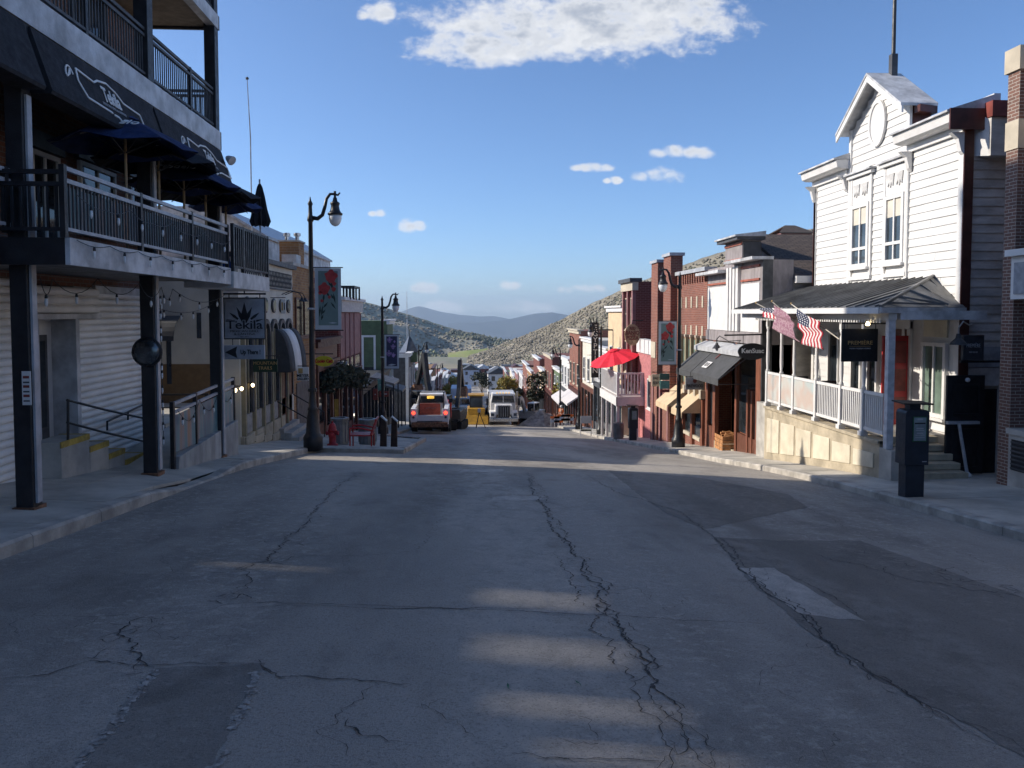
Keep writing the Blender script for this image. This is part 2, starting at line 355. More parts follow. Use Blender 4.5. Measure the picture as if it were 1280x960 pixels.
# ------------------------------------------------------------------ ground profile (z of the road at both kerbs, camera at 0)
XL, XR = -4.5, 7.8
_ys = np.arange(-20, 900, .5)
def _prof(t):
    z = np.interp(_ys, [a for a, _ in t], [b for _, b in t]); k = np.exp(-np.linspace(-2, 2, 13) ** 2); k /= k.sum()
    return np.convolve(np.pad(z, 6, 'edge'), k, 'valid')
far = [(100, -13.7), (150, -18.5), (250, -26.5), (400, -37), (700, -52), (900, -60)]
_L = _prof([(-20, -.3), (0, -1.75), (7.45, -2.36), (12, -2.77), (15, -3.05), (21.8, -3.95), (45, -7.1), (66, -9.75)] + far)
_Rr = _prof([(-20, -.9), (0, -2.35), (10.2, -3.22), (12.9, -3.45), (17, -3.85), (19.8, -4.2), (24.2, -4.8), (31, -5.65), (45, -7.5), (66, -10)] + far)
def zl(y): return float(np.interp(y, _ys, _L))
def zr(y): return float(np.interp(y, _ys, _Rr))
def road(x, y):
    t = (x - XL) / (XR - XL); return zl(y) * (1 - t) + zr(y) * t + .05 * (1 - ((x - 1.65) / 6.15) ** 2)
def kerb_h(y):   # the left kerb drops for a driveway
    d = abs(y - 13.4); return .15 - .12 * max(0, min(1, (1.75 - d) / .6))
def bulb(y):     # kerb extension on the left beyond the first lamp
    if y < 21.9: return XL
    if y < 22.4: return XL + (y - 21.9) / .5 * 2.6
    if y < 33: return XL + 2.6
    if y < 36: return XL + 2.6 - (y - 33) / 3 * 2.2
    return XL + .4
def walk_l(x, y): return road(XL, y) + .15 * (1 - .8 * max(0, (.15 - kerb_h(y)) / .15) * max(0, 1 - (XL - x) / .9)) + .055 * (XL - x)
def walk_r(x, y): return road(XR, y) + .15 + .015 * (x - XR)
def gpoint(u, v, fn=road):
    d = cray(u, v); lo, hi = 1.5, 300
    for _ in range(60):
        t = (lo + hi) / 2; p = d * t
        if p.z > fn(p.x, p.y): lo = t
        else: hi = t
    return d * lo
from mathutils import noise as mnoise
# ================================================================== setting: ground, road, sidewalks
def asphalt(name, c0, c1, streak=.5):
    m = bpy.data.materials.new(name); m.use_nodes = True; t = m.node_tree; b = t.nodes['Principled BSDF']; tc = N(t, 'ShaderNodeTexCoord')
    def noise(sc, st=(1, 1, 1), det=6, ro=.6, off=0):
        mp = N(t, 'ShaderNodeMapping'); t.links.new(tc.outputs['Object'], mp.inputs[0]); mp.inputs[3].default_value = st; mp.inputs[1].default_value = (off, off, 0)
        n = N(t, 'ShaderNodeTexNoise'); t.links.new(mp.outputs[0], n.inputs[0]); n.inputs['Scale'].default_value = sc; n.inputs['Detail'].default_value = det; n.inputs['Roughness'].default_value = ro
        return n.outputs[0]
    big = noise(.42, (1.0, .22, 1)); mid = noise(1.7, (1, .6, 1), off=4); fine = noise(55, det=4, ro=.7); gr = noise(170, det=2)
    cc = MIXC(t, RAMP(t, big, .36, .66), tuple(x * .82 for x in c0), tuple(x * 1.15 for x in c1))
    cc = MIXC(t, MATH(t, 'MULTIPLY', RAMP(t, mid, .4, .68), streak), cc, tuple(x * 1.35 for x in c1))
    lane = RAMP(t, noise(.5, (1, .12, 1), 3, .5, 9), .44, .6)
    scuff = MATH(t, 'MULTIPLY', RAMP(t, noise(11, (.8, 1, 1), 9, .78, 2), .5, .63), lane)
    cc = MIXC(t, MATH(t, 'MULTIPLY', scuff, .62), cc, tuple(x * 1.7 for x in c1))
    sx_ = N(t, 'ShaderNodeSeparateXYZ'); t.links.new(tc.outputs['Object'], sx_.inputs[0]); wob = MATH(t, 'MULTIPLY', MATH(t, 'SUBTRACT', noise(.6, (1, .5, 1), 5, .6, 3), .5), 2.2)
    for xc_, wd_, am in ((.35, .95, .55), (3.4, .7, .4), (-2.2, .6, .25)):   # tyre-polished lanes
        dx_ = MATH(t, 'ABSOLUTE', MATH(t, 'ADD', MATH(t, 'SUBTRACT', sx_.outputs[0], xc_), wob)); band = MATH(t, 'MULTIPLY', RAMP(t, dx_, wd_ * .3, wd_, am, 0), RAMP(t, noise(5, (.8, .6, 1), 8, .72, 6), .36, .62))
        cc = MIXC(t, band, cc, tuple(x * 1.75 for x in c1))
    blot = RAMP(t, noise(1.1, (1, .7, 1), 5, .6, 17), .56, .72)
    cc = MIXC(t, MATH(t, 'MULTIPLY', blot, .55), cc, tuple(x * .62 for x in c0))
    cc = MIXC(t, MATH(t, 'MULTIPLY', RAMP(t, gr, .5, .72), .55), cc, tuple(x * 1.8 for x in c1))
    cc = MIXC(t, MATH(t, 'MULTIPLY', RAMP(t, fine, .48, .7), .5), cc, tuple(x * .42 for x in c0))
    t.links.new(cc, b.inputs['Base Color']); t.links.new(RAMP(t, mid, .3, .7, .72, .92), b.inputs['Roughness']); b.inputs['Specular IOR Level'].default_value = .3
    bp = N(t, 'ShaderNodeBump'); bp.inputs['Strength'].default_value = .8; bp.inputs['Distance'].default_value = .009
    t.links.new(MATH(t, 'ADD', gr, MATH(t, 'MULTIPLY', fine, 1.5)), bp.inputs['Height']); t.links.new(bp.outputs[0], b.inputs['Normal'])
    return m
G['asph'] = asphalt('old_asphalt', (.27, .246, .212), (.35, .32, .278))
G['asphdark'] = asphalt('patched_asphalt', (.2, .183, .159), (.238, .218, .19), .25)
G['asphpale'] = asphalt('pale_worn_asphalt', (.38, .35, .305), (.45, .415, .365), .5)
G['crack'] = mat('crack_void', (.07, .066, .062), .95, .3, 20)
G['seam'] = mat('broken_seam_grit', (.38, .35, .31), .95, .3, 25, .01, 60)

ys = list(np.arange(-9, 60, .6)) + list(np.arange(60, 140, 2.5)) + list(np.arange(140, 430, 10))
xs = np.linspace(XL - .02, XR + .02, 22)
def rz0(x, y): return road(x, y) + .012 * mnoise.noise(Vector((x * .7, y * .5, 3))) * (1 if y < 60 else 0)
_RG = np.array([[rz0(x, y) for x in xs] for y in ys])
def rz(x, y):
    """height of the road mesh itself (bilinear on its grid), so that sheets lie on it"""
    fx = min(max((x - xs[0]) / (xs[1] - xs[0]), 0), len(xs) - 1.001); i = int(fx); fx -= i
    j = min(max(int(np.searchsorted(ys, y)) - 1, 0), len(ys) - 2); fy = min(max((y - ys[j]) / (ys[j + 1] - ys[j]), 0), 1)
    return float((_RG[j, i] * (1 - fx) + _RG[j, i + 1] * fx) * (1 - fy) + (_RG[j + 1, i] * (1 - fx) + _RG[j + 1, i + 1] * fx) * fy)
rd = struct(B().sheet([[(x, y, rz(x, y)) for x in xs] for y in ys]).build('road', 'asph', smooth=True, recalc=False))

def sheet_on(poly_px, lift, step=.25):
    """fill a road polygon given by photo pixels with a draped sheet"""
    pts = [gpoint(u, v) for u, v in poly_px]
    bm = bmesh.new(); vs = [bm.verts.new((p.x, p.y, 0)) for p in pts]; bm.faces.new(vs); bmesh.ops.triangulate(bm, faces=bm.faces)
    bmesh.ops.subdivide_edges(bm, edges=bm.edges, cuts=3, use_grid_fill=True)
    bmesh.ops.triangulate(bm, faces=bm.faces)
    bmesh.ops.subdivide_edges(bm, edges=bm.edges, cuts=3, use_grid_fill=True)
    edge = set()
    for e in bm.edges:
        if e.is_boundary: edge.update(e.verts)
    for v in bm.verts:
        if v in edge: v.co.x += .045 * mnoise.noise(Vector((v.co.x * 5, v.co.y * 5, 1))) + .02 * mnoise.noise(Vector((v.co.x * 13, v.co.y * 13, 4))); v.co.y += .055 * mnoise.noise(Vector((v.co.x * 5, v.co.y * 5, 7))) + .025 * mnoise.noise(Vector((v.co.x * 13, v.co.y * 13, 9)))
        v.co.z = rz(v.co.x, v.co.y) + lift
    b = B(); bm.verts.index_update()
    b.add([tuple(v.co) for v in bm.verts], [tuple(v.index for v in f.verts) for f in bm.faces]); bm.free(); return b
def up_build(b, name, m, par):
    o = b.build(name, m, par, recalc=True, smooth=True)
    me = o.data
    if me.polygons and sum(p.normal.z for p in me.polygons) < 0: me.flip_normals()
    return o
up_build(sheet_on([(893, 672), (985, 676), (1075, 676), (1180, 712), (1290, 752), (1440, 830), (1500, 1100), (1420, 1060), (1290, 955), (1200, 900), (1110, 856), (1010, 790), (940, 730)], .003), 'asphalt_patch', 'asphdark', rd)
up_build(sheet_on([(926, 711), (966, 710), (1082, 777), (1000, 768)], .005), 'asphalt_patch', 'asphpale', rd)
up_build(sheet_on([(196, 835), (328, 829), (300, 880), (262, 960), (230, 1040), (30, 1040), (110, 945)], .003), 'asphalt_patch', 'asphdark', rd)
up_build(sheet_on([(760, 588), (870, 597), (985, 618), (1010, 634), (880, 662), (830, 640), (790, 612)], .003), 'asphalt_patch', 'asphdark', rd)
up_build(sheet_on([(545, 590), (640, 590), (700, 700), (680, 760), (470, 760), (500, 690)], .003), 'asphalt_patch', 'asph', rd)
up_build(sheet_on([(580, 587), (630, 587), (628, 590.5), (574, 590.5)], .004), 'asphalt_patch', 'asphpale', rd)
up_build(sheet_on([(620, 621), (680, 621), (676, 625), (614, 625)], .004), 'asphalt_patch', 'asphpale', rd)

def crack_strip(b, px, w, lift=.007, jit=.05, seed=0, taper=True):
    rnd = random.Random(seed); P = [gpoint(u, v) for u, v in px]; out = []
    for a, c in zip(P[:-1], P[1:]):
        n = max(2, int((c - a).length / .035))
        for i in range(n):
            p = a.lerp(c, i / n); d = (c - a).normalized(); s = Vector((-d.y, d.x, 0))
            q = p.x * 3 + p.y * 3
            p = p + s * (jit * mnoise.noise(Vector((p.x * 2.2, p.y * 2.2, seed))) * 1.6 + jit * .8 * mnoise.noise(Vector((p.x * 9, p.y * 9, seed + 5))) + jit * .45 * mnoise.noise(Vector((p.x * 26, p.y * 26, seed + 9))) + rnd.gauss(0, jit * .06))
            out.append((p, s))
    k = len(out); grid = []
    for i, (p, s) in enumerate(out):
        t = i / max(1, k - 1); ww = w * .48 * (.25 + 1.2 * rnd.random() * (.6 + .8 * abs(mnoise.noise(Vector((p.x * 4, p.y * 4, 2)))))) * (min(1, 6 * min(t, 1 - t) + .15) if taper else 1)
        grid.append([(p - s * ww).to_tuple()[:2] + (rz((p - s * ww).x, (p - s * ww).y) + lift,), (p + s * ww).to_tuple()[:2] + (rz((p + s * ww).x, (p + s * ww).y) + lift,)])
    if len(grid) > 1: b.sheet(grid)
    return [p for p, _ in out]
def alligator(b, px, w, spread, seed, n=26):
    """a band of small linked cracks along a pixel path"""
    rnd = random.Random(seed); P = [gpoint(u, v) for u, v in px]
    for _ in range(n):
        i = rnd.randrange(len(P) - 1); p = P[i].lerp(P[i + 1], rnd.random()); d = (P[i + 1] - P[i]).normalized(); s = Vector((-d.y, d.x, 0))
        p = p + s * rnd.gauss(0, spread); a = rnd.uniform(-1.2, 1.2); ln = rnd.uniform(.08, .3)
        pts = [p]; dr = (d * math.cos(a) + s * math.sin(a))
        for k in range(5):
            dr = (dr + Vector((rnd.gauss(0, .45), rnd.gauss(0, .45), 0))).normalized(); pts.append(pts[-1] + dr * ln / 5)
        g = []
        for k, q in enumerate(pts):
            ww = w * rnd.uniform(.4, 1) * (1 if 0 < k < 5 else .3); e = Vector((-dr.y, dr.x, 0)) * ww
            g.append([((q - e).x, (q - e).y, rz(q.x, q.y) + .007), ((q + e).x, (q + e).y, rz(q.x, q.y) + .007)])
        b.sheet(g)
cr = B()
main = [(655, 588), (668, 615), (690, 650), (712, 690), (742, 730), (765, 775), (790, 815), (815, 860), (850, 905), (890, 965), (930, 1020)]
crack_strip(cr, main, .022, jit=.07, seed=1); crack_strip(cr, [(u + 6, v) for u, v in main], .014, jit=.1, seed=2); crack_strip(cr, [(u - 14 - (v - 600) * .06, v) for u, v in main[3:]], .012, jit=.09, seed=3)
alligator(cr, main, .004, .05, 4, 50)
right = [(730, 592), (770, 615), (850, 640), (893, 672), (926, 711), (960, 740), (1000, 768), (1045, 815), (1100, 850), (1190, 902), (1290, 955)]
crack_strip(cr, right, .02, jit=.05, seed=5); crack_strip(cr, [(u + 5, v - 3) for u, v in right[3:]], .016, jit=.07, seed=6); alligator(cr, right[3:], .004, .04, 7, 24)
left = [(455, 588), (420, 610), (385, 650), (350, 690), (322, 705), (300, 735), (285, 755)]
crack_strip(cr, left, .018, jit=.08, seed=8); alligator(cr, left, .006, .12, 9, 40)
crack_strip(cr, [(240, 768), (285, 757), (340, 754), (480, 757), (620, 763), (760, 769), (900, 779), (985, 782)], .011, jit=.03, seed=10)
crack_strip(cr, [(290, 760), (360, 758), (560, 762)], .008, jit=.04, seed=11); crack_strip(cr, [(700, 657), (800, 658), (880, 657)], .008, jit=.03, seed=12)
crack_strip(cr, [(440, 621), (560, 618), (640, 622), (760, 624)], .008, jit=.03, seed=13); crack_strip(cr, [(-30, 855), (60, 843), (110, 828), (190, 833), (330, 829)], .011, jit=.05, seed=14)
crack_strip(cr, [(320, 826), (345, 846), (430, 850), (470, 855), (525, 858)], .016, jit=.04, seed=15); crack_strip(cr, [(430, 900), (445, 920), (505, 936)], .011, jit=.06, seed=16)
crack_strip(cr, [(190, 770), (165, 790), (160, 815), (200, 838)], .018, jit=.08, seed=17); alligator(cr, [(190, 770), (165, 790), (130, 815), (200, 838)], .004, .16, 18, 16)
crack_strip(cr, [(30, 772), (140, 770), (250, 766)], .007, jit=.03, seed=19); alligator(cr, [(1060, 690), (1160, 715), (1230, 730), (1280, 745)], .006, .2, 20, 45)
crack_strip(cr, [(1010, 690), (1120, 720), (1210, 738), (1290, 745)], .014, jit=.09, seed=21); crack_strip(cr, [(990, 625), (1100, 680), (1200, 690), (1290, 725)], .008, jit=.06, seed=22)
crack_strip(cr, [(670, 948), (760, 953), (840, 950)], .009, jit=.03, seed=23); crack_strip(cr, [(640, 940), (770, 955)], .006, jit=.05, seed=24)
crack_strip(cr, [(966, 710), (1040, 745), (1082, 777)], .010, jit=.03, seed=25)
crack_strip(cr, [(470, 845), (440, 915), (425, 970)], .007, jit=.12, seed=27); crack_strip(cr, [(560, 640), (520, 690), (330, 700)], .007, jit=.1, seed=28)
for k in range(16):
    u0, v0 = random.uniform(60, 1240), random.uniform(600, 930); crack_strip(cr, [(u0, v0), (u0 + random.uniform(-60, 60), v0 + random.uniform(4, 40)), (u0 + random.uniform(-90, 120), v0 + random.uniform(10, 60))], .005, jit=.1, seed=60 + k)
cr.build('road_cracks', 'crack', rd, kind='stuff', recalc=False)
sm = B()
def chips(b, px, w, n, seed, smin=.008, smax=.035):
    rnd = random.Random(seed); P = [gpoint(u, v) for u, v in px]; L = [0]
    for a, c in zip(P[:-1], P[1:]): L.append(L[-1] + (c - a).length)
    for _ in range(n):
        d = rnd.random() * L[-1]; i = next(k for k in range(len(P) - 1) if L[k + 1] >= d); q = P[i].lerp(P[i + 1], (d - L[i]) / (L[i + 1] - L[i])); dr = (P[i + 1] - P[i]).normalized(); sd = Vector((-dr.y, dr.x, 0))
        if mnoise.noise(Vector((q.x * 1.7, q.y * 1.7, seed))) < -.25: continue
        q = q + sd * (rnd.gauss(0, w) + .05 * mnoise.noise(Vector((q.x * 2, q.y * 2, seed)))); r = rnd.uniform(smin, smax); k = rnd.randint(4, 6); a0 = rnd.random() * 6
        pts = [(q.x + r * rnd.uniform(.5, 1.2) * math.cos(a0 + 6.283 * m / k), q.y + r * rnd.uniform(.5, 1.2) * math.sin(a0 + 6.283 * m / k)) for m in range(k)]; z = rz(q.x, q.y) + .006 + rnd.random() * .002
        b.add([(x, y, z) for x, y in pts], [tuple(range(k))])
chips(sm, [(196, 838), (170, 870), (150, 895), (118, 935), (80, 985)], .014, 260, 31, .004, .02); chips(sm, [(330, 832), (312, 865), (300, 900), (275, 945), (255, 985)], .014, 260, 32, .004, .02)
chips(sm, main[3:], .05, 120, 33, .004, .012); chips(sm, right[4:], .04, 90, 34, .004, .012)
sm.build('broken_seams', 'seam', rd, kind='stuff', recalc=False)
G['greenpaint'] = mat('green_survey_paint', (.09, .2, .12), .9, .3, 30)
for px in ([(636, 856), (640, 862), (648, 868)], [(720, 853), (728, 858), (731, 866)]):
    b = B(); crack_strip(b, px, .016, .013, .02, 50); b.build('spray_mark', 'greenpaint', rd, recalc=False)

# sidewalks: a base sheet, slabs above it, kerbstones in front
def side(sgn):
    fn = walk_l if sgn < 0 else walk_r
    x_in = (lambda y: bulb(y) - .2) if sgn < 0 else (lambda y: XR + .2)
    grid = []
    for y in ys:
        xo = -10.5 if sgn < 0 else 13.5
        xi = x_in(y); grid.append([(xi + (xo - xi) * t, y, fn(xi + (xo - xi) * t, y) - .015 if t < .97 else fn(xo, y) - .1) for t in np.linspace(0, 1, 10)])
    sw = struct(B().sheet(grid).build('sidewalk', 'slab', smooth=True, recalc=False))
    return sw
sw_l, sw_r = side(-1), side(1)
def slab(sw, fn, x0, x1, y0, y1):
    g = .006; x0 += g; x1 -= g; y0 += g; y1 -= g; b = B()
    dz = random.uniform(-.002, .002)
    top = [(x0, y0), (x1, y0), (x1, y1), (x0, y1)]
    b.add([(x, y, fn(x, y) - .05) for x, y in top] + [(x, y, fn(x, y) + dz) for x, y in top], [(0, 3, 2, 1), (4, 5, 6, 7), (0, 1, 5, 4), (1, 2, 6, 5), (2, 3, 7, 6), (3, 0, 4, 7)])
    b.build('paving_slab', 'slab', sw)
y = 4.0
while y < 34:
    for x0, x1 in ((XL - 1.15, XL - .2), (XL - 2.2, XL - 1.15)):
        if not (11.5 < y < 15): slab(sw_l, walk_l, x0, x1, y, y + 1.5)
    if 22.5 <= y < 32: slab(sw_l, walk_l, XL - .2, XL + 1.1, y, y + 1.5); slab(sw_l, walk_l, XL + 1.1, XL + 2.4, y, y + 1.5)
    y += 1.5
y = 7.0
while y < 40:
    for x0, x1 in ((XR + .2, XR + 1.1), (XR + 1.1, XR + 2.05), (XR + 2.05, XR + 3.0)): slab(sw_r, walk_r, x0, x1, y, y + 1.2)
    y += 1.2
def kerbs(sw, fn, xk, sgn, y0, y1, step, hf):
    y = y0
    while y < y1:
        a, c = y + .006, min(y1, y + step) - .006; b = B()
        for q0, q1 in ((a, c),):
            xa, xb = xk(q0), xk(q1); w = -.2 * sgn * -1
            top = []
            for (q, x) in ((q0, xa), (q1, xb)):
                zt = road(max(XL, min(XR, x)), q) + hf(q)
                top += [(x, q, zt - .35), (x + sgn * .2, q, zt - .35), (x + sgn * .2, q, max(zt, fn(x + sgn * .2, q)) if hf is not kerb_h else zt + .01), (x + sgn * .025, q, zt), (x, q, zt - .03)]
            b.add(top, [(0, 1, 2, 3, 4), (9, 8, 7, 6, 5), (0, 5, 6, 1), (1, 6, 7, 2), (2, 7, 8, 3), (3, 8, 9, 4), (4, 9, 5, 0)])
        b.build('kerbstone', 'kerb', sw)
        y += step
kerbs(sw_l, walk_l, lambda y: XL, -1, 2.2, 21.9, 1.45, kerb_h)
kerbs(sw_r, walk_r, lambda y: XR, 1, 5.2, 90, 1.8, lambda y: .15)
kerbs(sw_l, walk_l, bulb, -1, 22.4, 33, 1.5, lambda y: .15); kerbs(sw_l, walk_l, bulb, -1, 36, 90, 1.8, lambda y: .15); kerbs(sw_l, walk_l, bulb, -1, 33, 36, 1.5, lambda y: .15)
b = B(); z0 = road(XL, 22) + .16
for i in range(2):
    xa, xb = XL + i * 1.3, XL + i * 1.3 + 1.29; za, zb = road(xa, 22.2) + .15, road(xb, 22.2) + .15
    B().add([(xa, 21.95, za - .3), (xb, 21.95, zb - .3), (xb, 22.4, zb - .3), (xa, 22.4, za - .3), (xa, 21.95, za), (xb, 21.95, zb), (xb, 22.4, zb), (xa, 22.4, za)],
            [(0, 3, 2, 1), (4, 5, 6, 7), (0, 1, 5, 4), (1, 2, 6, 5), (2, 3, 7, 6), (3, 0, 4, 7)]).build('kerbstone', 'kerb', sw_l)

# the ground sheet to the horizon
G['groundm'] = mat('dry_grass_and_soil', (.25, .22, .15), .95, .3, .02, .0, 40, dirt=.4, dirtcol=(.07, .08, .04))
gy = [-400, -200, -100, -60, -30] + list(range(-20, 120, 6)) + list(range(120, 420, 15)) + [420, 500, 600, 700, 850, 1100, 1500, 2200, 3500, 6000, 10000, 18000]
gx = [-14000, -8000, -4000, -2000, -1000, -500, -250, -150, -90, -60, -40, -25, -16, -9, 0, 9, 13, 16, 25, 40, 60, 90, 150, 250, 500, 1000, 2000, 4000, 8000, 14000]
def ground_z(x, y):
    z = min(zl(min(y, 890)), zr(min(y, 890))) - .35
    if y > 900: z -= (y - 900) * .06
    ax = max(0, (-x - 16) if x < 0 else (x - 16))
    f = max(0, 1 - max(0, y - 150) / 500)
    return z + min(ax * .16, 26) * f
struct(B().sheet([[(x, y, ground_z(x, y)) for x in gx] for y in gy]).build('ground', 'groundm', smooth=True, recalc=False))

# ------------------------------------------------------------------ hills
def hill_mat(name, a, b_, c, sc):
    m = bpy.data.materials.new(name); m.use_nodes = True; t = m.node_tree; bs = t.nodes['Principled BSDF']; tc = N(t, 'ShaderNodeTexCoord')
    def noise(s, det=8, ro=.65):
        n = N(t, 'ShaderNodeTexNoise'); t.links.new(tc.outputs['Object'], n.inputs[0]); n.inputs['Scale'].default_value = s; n.inputs['Detail'].default_value = det; n.inputs['Roughness'].default_value = ro; return n.outputs[0]
    cc = MIXC(t, RAMP(t, noise(sc), .4, .62), a, b_); cc = MIXC(t, RAMP(t, noise(sc * 4.2), .45, .66), cc, c)
    t.links.new(cc, bs.inputs['Base Color']); bs.inputs['Roughness'].default_value = 1; bs.inputs['Specular IOR Level'].default_value = .05
    return m
G['hillR'] = hill_mat('brown_scrub_hill', (.26, .235, .185), (.215, .195, .15), (.18, .165, .125), .012)
G['hillL'] = hill_mat('sage_hill', (.3, .29, .23), (.25, .26, .19), (.27, .25, .21), .004)
G['hillG'] = hill_mat('spring_meadow', (.28, .32, .12), (.24, .28, .1), (.3, .29, .14), .01)
G['mount'] = hill_mat('distant_mountain', (.05, .06, .065), (.035, .045, .05), (.065, .07, .075), .0006)
G['scrub1'] = mat('grey_brown_scrub', (.225, .2, .157), .95, .35, .05); G['scrub2'] = mat('dark_green_trees', (.15, .155, .105), .95, .35, .02); G['scrub3'] = mat('fresh_green_trees', (.23, .24, .14), .95, .3, .02)
def hill(name, m, ridge, depth, foot, cols=110, rows=26, rough=.06, seed=0, pw=1.25, back=None):
    pts = [PY(u, v, Y) for u, v, Y in ridge]; cum = [0]
    for a, c in zip(pts[:-1], pts[1:]): cum.append(cum[-1] + (c - a).length)
    def at(t):
        d = t * cum[-1]; i = max(0, min(len(cum) - 2, next((k for k in range(len(cum) - 1) if cum[k + 1] >= d), 0)))
        return pts[i].lerp(pts[i + 1], (d - cum[i]) / max(1e-6, cum[i + 1] - cum[i]))
    grid = []; H = max(p.z for p in pts) - foot
    for j in range(rows + 5):
        s = j / rows; row = []
        for i in range(cols + 1):
            p = at(i / cols); dirv = Vector((p.x, p.y, 0)).normalized()
            if s <= 1:
                z = foot + (p.z - foot) * (s ** pw); q = p - dirv * depth * (1 - s)
                amp = rough * H * math.sin(math.pi * min(1, s * 1.0)) ** .6
            else: z = p.z - (s - 1) * depth * .35; q = p + dirv * depth * (s - 1); amp = 0
            nz = mnoise.fractal(Vector((q.x, q.y, seed * 31)) * (5.5 / depth), 1.0, 2.0, 6)
            ridge_n = mnoise.noise(Vector((q.x, q.y, 5)) * (40 / depth)) * H * .006 * (1 if s > .8 else 0)
            row.append((q.x, q.y, z + nz * amp + ridge_n))
        grid.append(row)
    o = struct(B().sheet(grid).build(name, m, smooth=True, recalc=False)); return grid
mount = hill('mountain', 'mount', [(380, 400, 15000), (470, 396, 15000), (500, 390, 15000), (513, 385.5, 15000), (522, 382.5, 15000), (534, 385, 15000), (552, 390, 15000), (575, 393.5, 15000), (600, 395.5, 15000), (618, 395, 15000), (630, 397.5, 15000), (645, 400, 15000), (700, 404, 15000), (900, 404, 15000)], 3500, -800, rough=.05, seed=3)
hill('mountain', 'mount', [(560, 404, 12500), (600, 403, 12500), (630, 400.5, 12500), (650, 396, 12500), (668, 392, 12500), (690, 390.5, 12500), (708, 393.5, 12500), (735, 399, 12500), (800, 402, 12500), (950, 404, 12500)], 2500, -700, rough=.05, seed=4)
gl = hill('hill', 'hillL', [(300, 352, 1500), (380, 360, 1520), (430, 370, 1550), (470, 381, 1600), (520, 396, 1650), (560, 409, 1700), (600, 419, 1750), (640, 427, 1800), (700, 432, 1850), (790, 436, 1850), (900, 440, 1850)], 620, -92, rough=.13, seed=1, cols=180, rows=46)
hill('meadow', 'hillG', [(560, 441, 1180), (585, 438, 1180), (610, 435.5, 1190), (640, 434, 1200), (670, 434, 1210), (700, 438, 1220)], 170, -84, rough=.04, seed=9)
hill('hill', 'hillL', [(380, 445, 1050), (450, 442, 1050), (540, 446, 1050), (600, 447, 1050), (660, 444, 1050), (720, 446, 1050), (860, 440, 1050)], 260, -75, rough=.1, seed=6)
gr_ = hill('hill', 'hillR', [(585, 447, 1150), (620, 433, 1080), (660, 417, 1000), (700, 400, 930), (740, 379, 860), (780, 361, 800), (830, 340, 740), (880, 322, 690), (940, 303, 640), (1010, 286, 590), (1100, 275, 540), (1250, 268, 480), (1500, 268, 430)], 330, -60, rough=.06, seed=2, cols=180, rows=46)
def scrub(name, m, grid, n, size, lo, hi, c0, c1, seed, clump=0.0, flat=.75, cs=.01):
    rnd = random.Random(seed); b = B(); k = 0; rows, cols = len(grid) - 5, len(grid[0])
    while k < n:
        j = rnd.uniform(lo, hi) * (rows - 1); i = rnd.uniform(c0, c1) * (cols - 2); j0, i0 = int(j), int(i)
        p = Vector(grid[j0][i0]).lerp(Vector(grid[j0][i0 + 1]), i - i0).lerp(Vector(grid[min(j0 + 1, len(grid) - 1)][i0]).lerp(Vector(grid[min(j0 + 1, len(grid) - 1)][i0 + 1]), i - i0), j - j0)
        k += 1
        if clump and mnoise.noise(Vector((p.x * cs, p.y * cs, seed))) < clump: continue
        s = size * rnd.uniform(.5, 1.35); q = [Vector((rnd.uniform(.6, 1.2) * s * a, rnd.uniform(.6, 1.2) * s * c, rnd.uniform(.6, 1.2) * s * flat * e)) for a, c, e in ((1, 0, .5), (0, 1, .5), (-1, 0, .5), (0, -1, .5), (0, 0, 1.25), (0, 0, -.3))]
        b.add([p + x for x in q], [(0, 1, 4), (1, 2, 4), (2, 3, 4), (3, 0, 4), (1, 0, 5), (2, 1, 5), (3, 2, 5), (0, 3, 5)])
    b.build(name, m, kind='stuff', recalc=False, smooth=True)
scrub('hillside_scrub', 'scrub1', gr_, 14000, 1.9, .05, 1.0, .0, .95, 1)
scrub('hillside_scrub', 'scrub2', gr_, 4000, 1.7, .05, 1.0, .0, .75, 2, .1, cs=.02)
scrub('hillside_trees', 'scrub2', gl, 9000, 4.2, .2, 1.0, .1, .95, 3, .05, 1.1, .004)
scrub('hillside_trees', 'scrub3', gl, 4000, 4.5, .12, .8, .35, .8, 4, .05, .9, .005)
scrub('hillside_scrub', 'scrub1', gl, 3500, 4, .15, 1.0, .05, .8, 6, .0, .6)
# the air between
G['hazem'] = bpy.data.materials.new('thin_blue_air'); G['hazem'].use_nodes = True; t = G['hazem'].node_tree; t.nodes.clear()
pv = N(t, 'ShaderNodeVolumePrincipled'); pv.inputs['Color'].default_value = (.64, .81, 1.0, 1); pv.inputs['Density'].default_value = 6.5e-5; pv.inputs['Anisotropy'].default_value = .2
ou = N(t, 'ShaderNodeOutputMaterial'); t.links.new(pv.outputs[0], ou.inputs['Volume'])
hz = B().box(-14500, 14500, -450, 19500, -1200, 420).build('haze', 'hazem', kind='stuff')
# ================================================================== LEFT SIDE
XW, XP, XBAL = -6.7, -5.3, -4.6
def corrugated(fr, a0, a1, z0, z1, pitch=.115, depth=.06, n=0):
    k = max(2, int((z1 - z0) / pitch)); g = []; h = (z1 - z0) / k
    for i in range(k):
        for f, d in ((0, .0), (.07, .5), (.2, .85), (.45, 1.0), (.7, .9), (.88, .55)): z = z0 + (i + f) * h; g.append([fr(a0, z, n + depth * d), fr(a1, z, n + depth * d)])
    return B().sheet(g)
wl = FR('L', XW)
PYs = [YA(30, XP), YA(187, XP), YA(270, XP)]
Y0B, Y1B, Y2B = YA(88, XBAL, 330), YA(289, XBAL, 355), YA(334, XBAL, 355)
ZB0, ZB1 = ZA(88, 331, XBAL), ZA(88, 297, XBAL)
Z2B, Z2T = ZA(34, 37, XP), ZA(180, 102, XP)
Z3B, Z3T = ZA(266, 37, XP), ZA(266, 20, XP)
ROOF = 8.0; YEND = 16.2
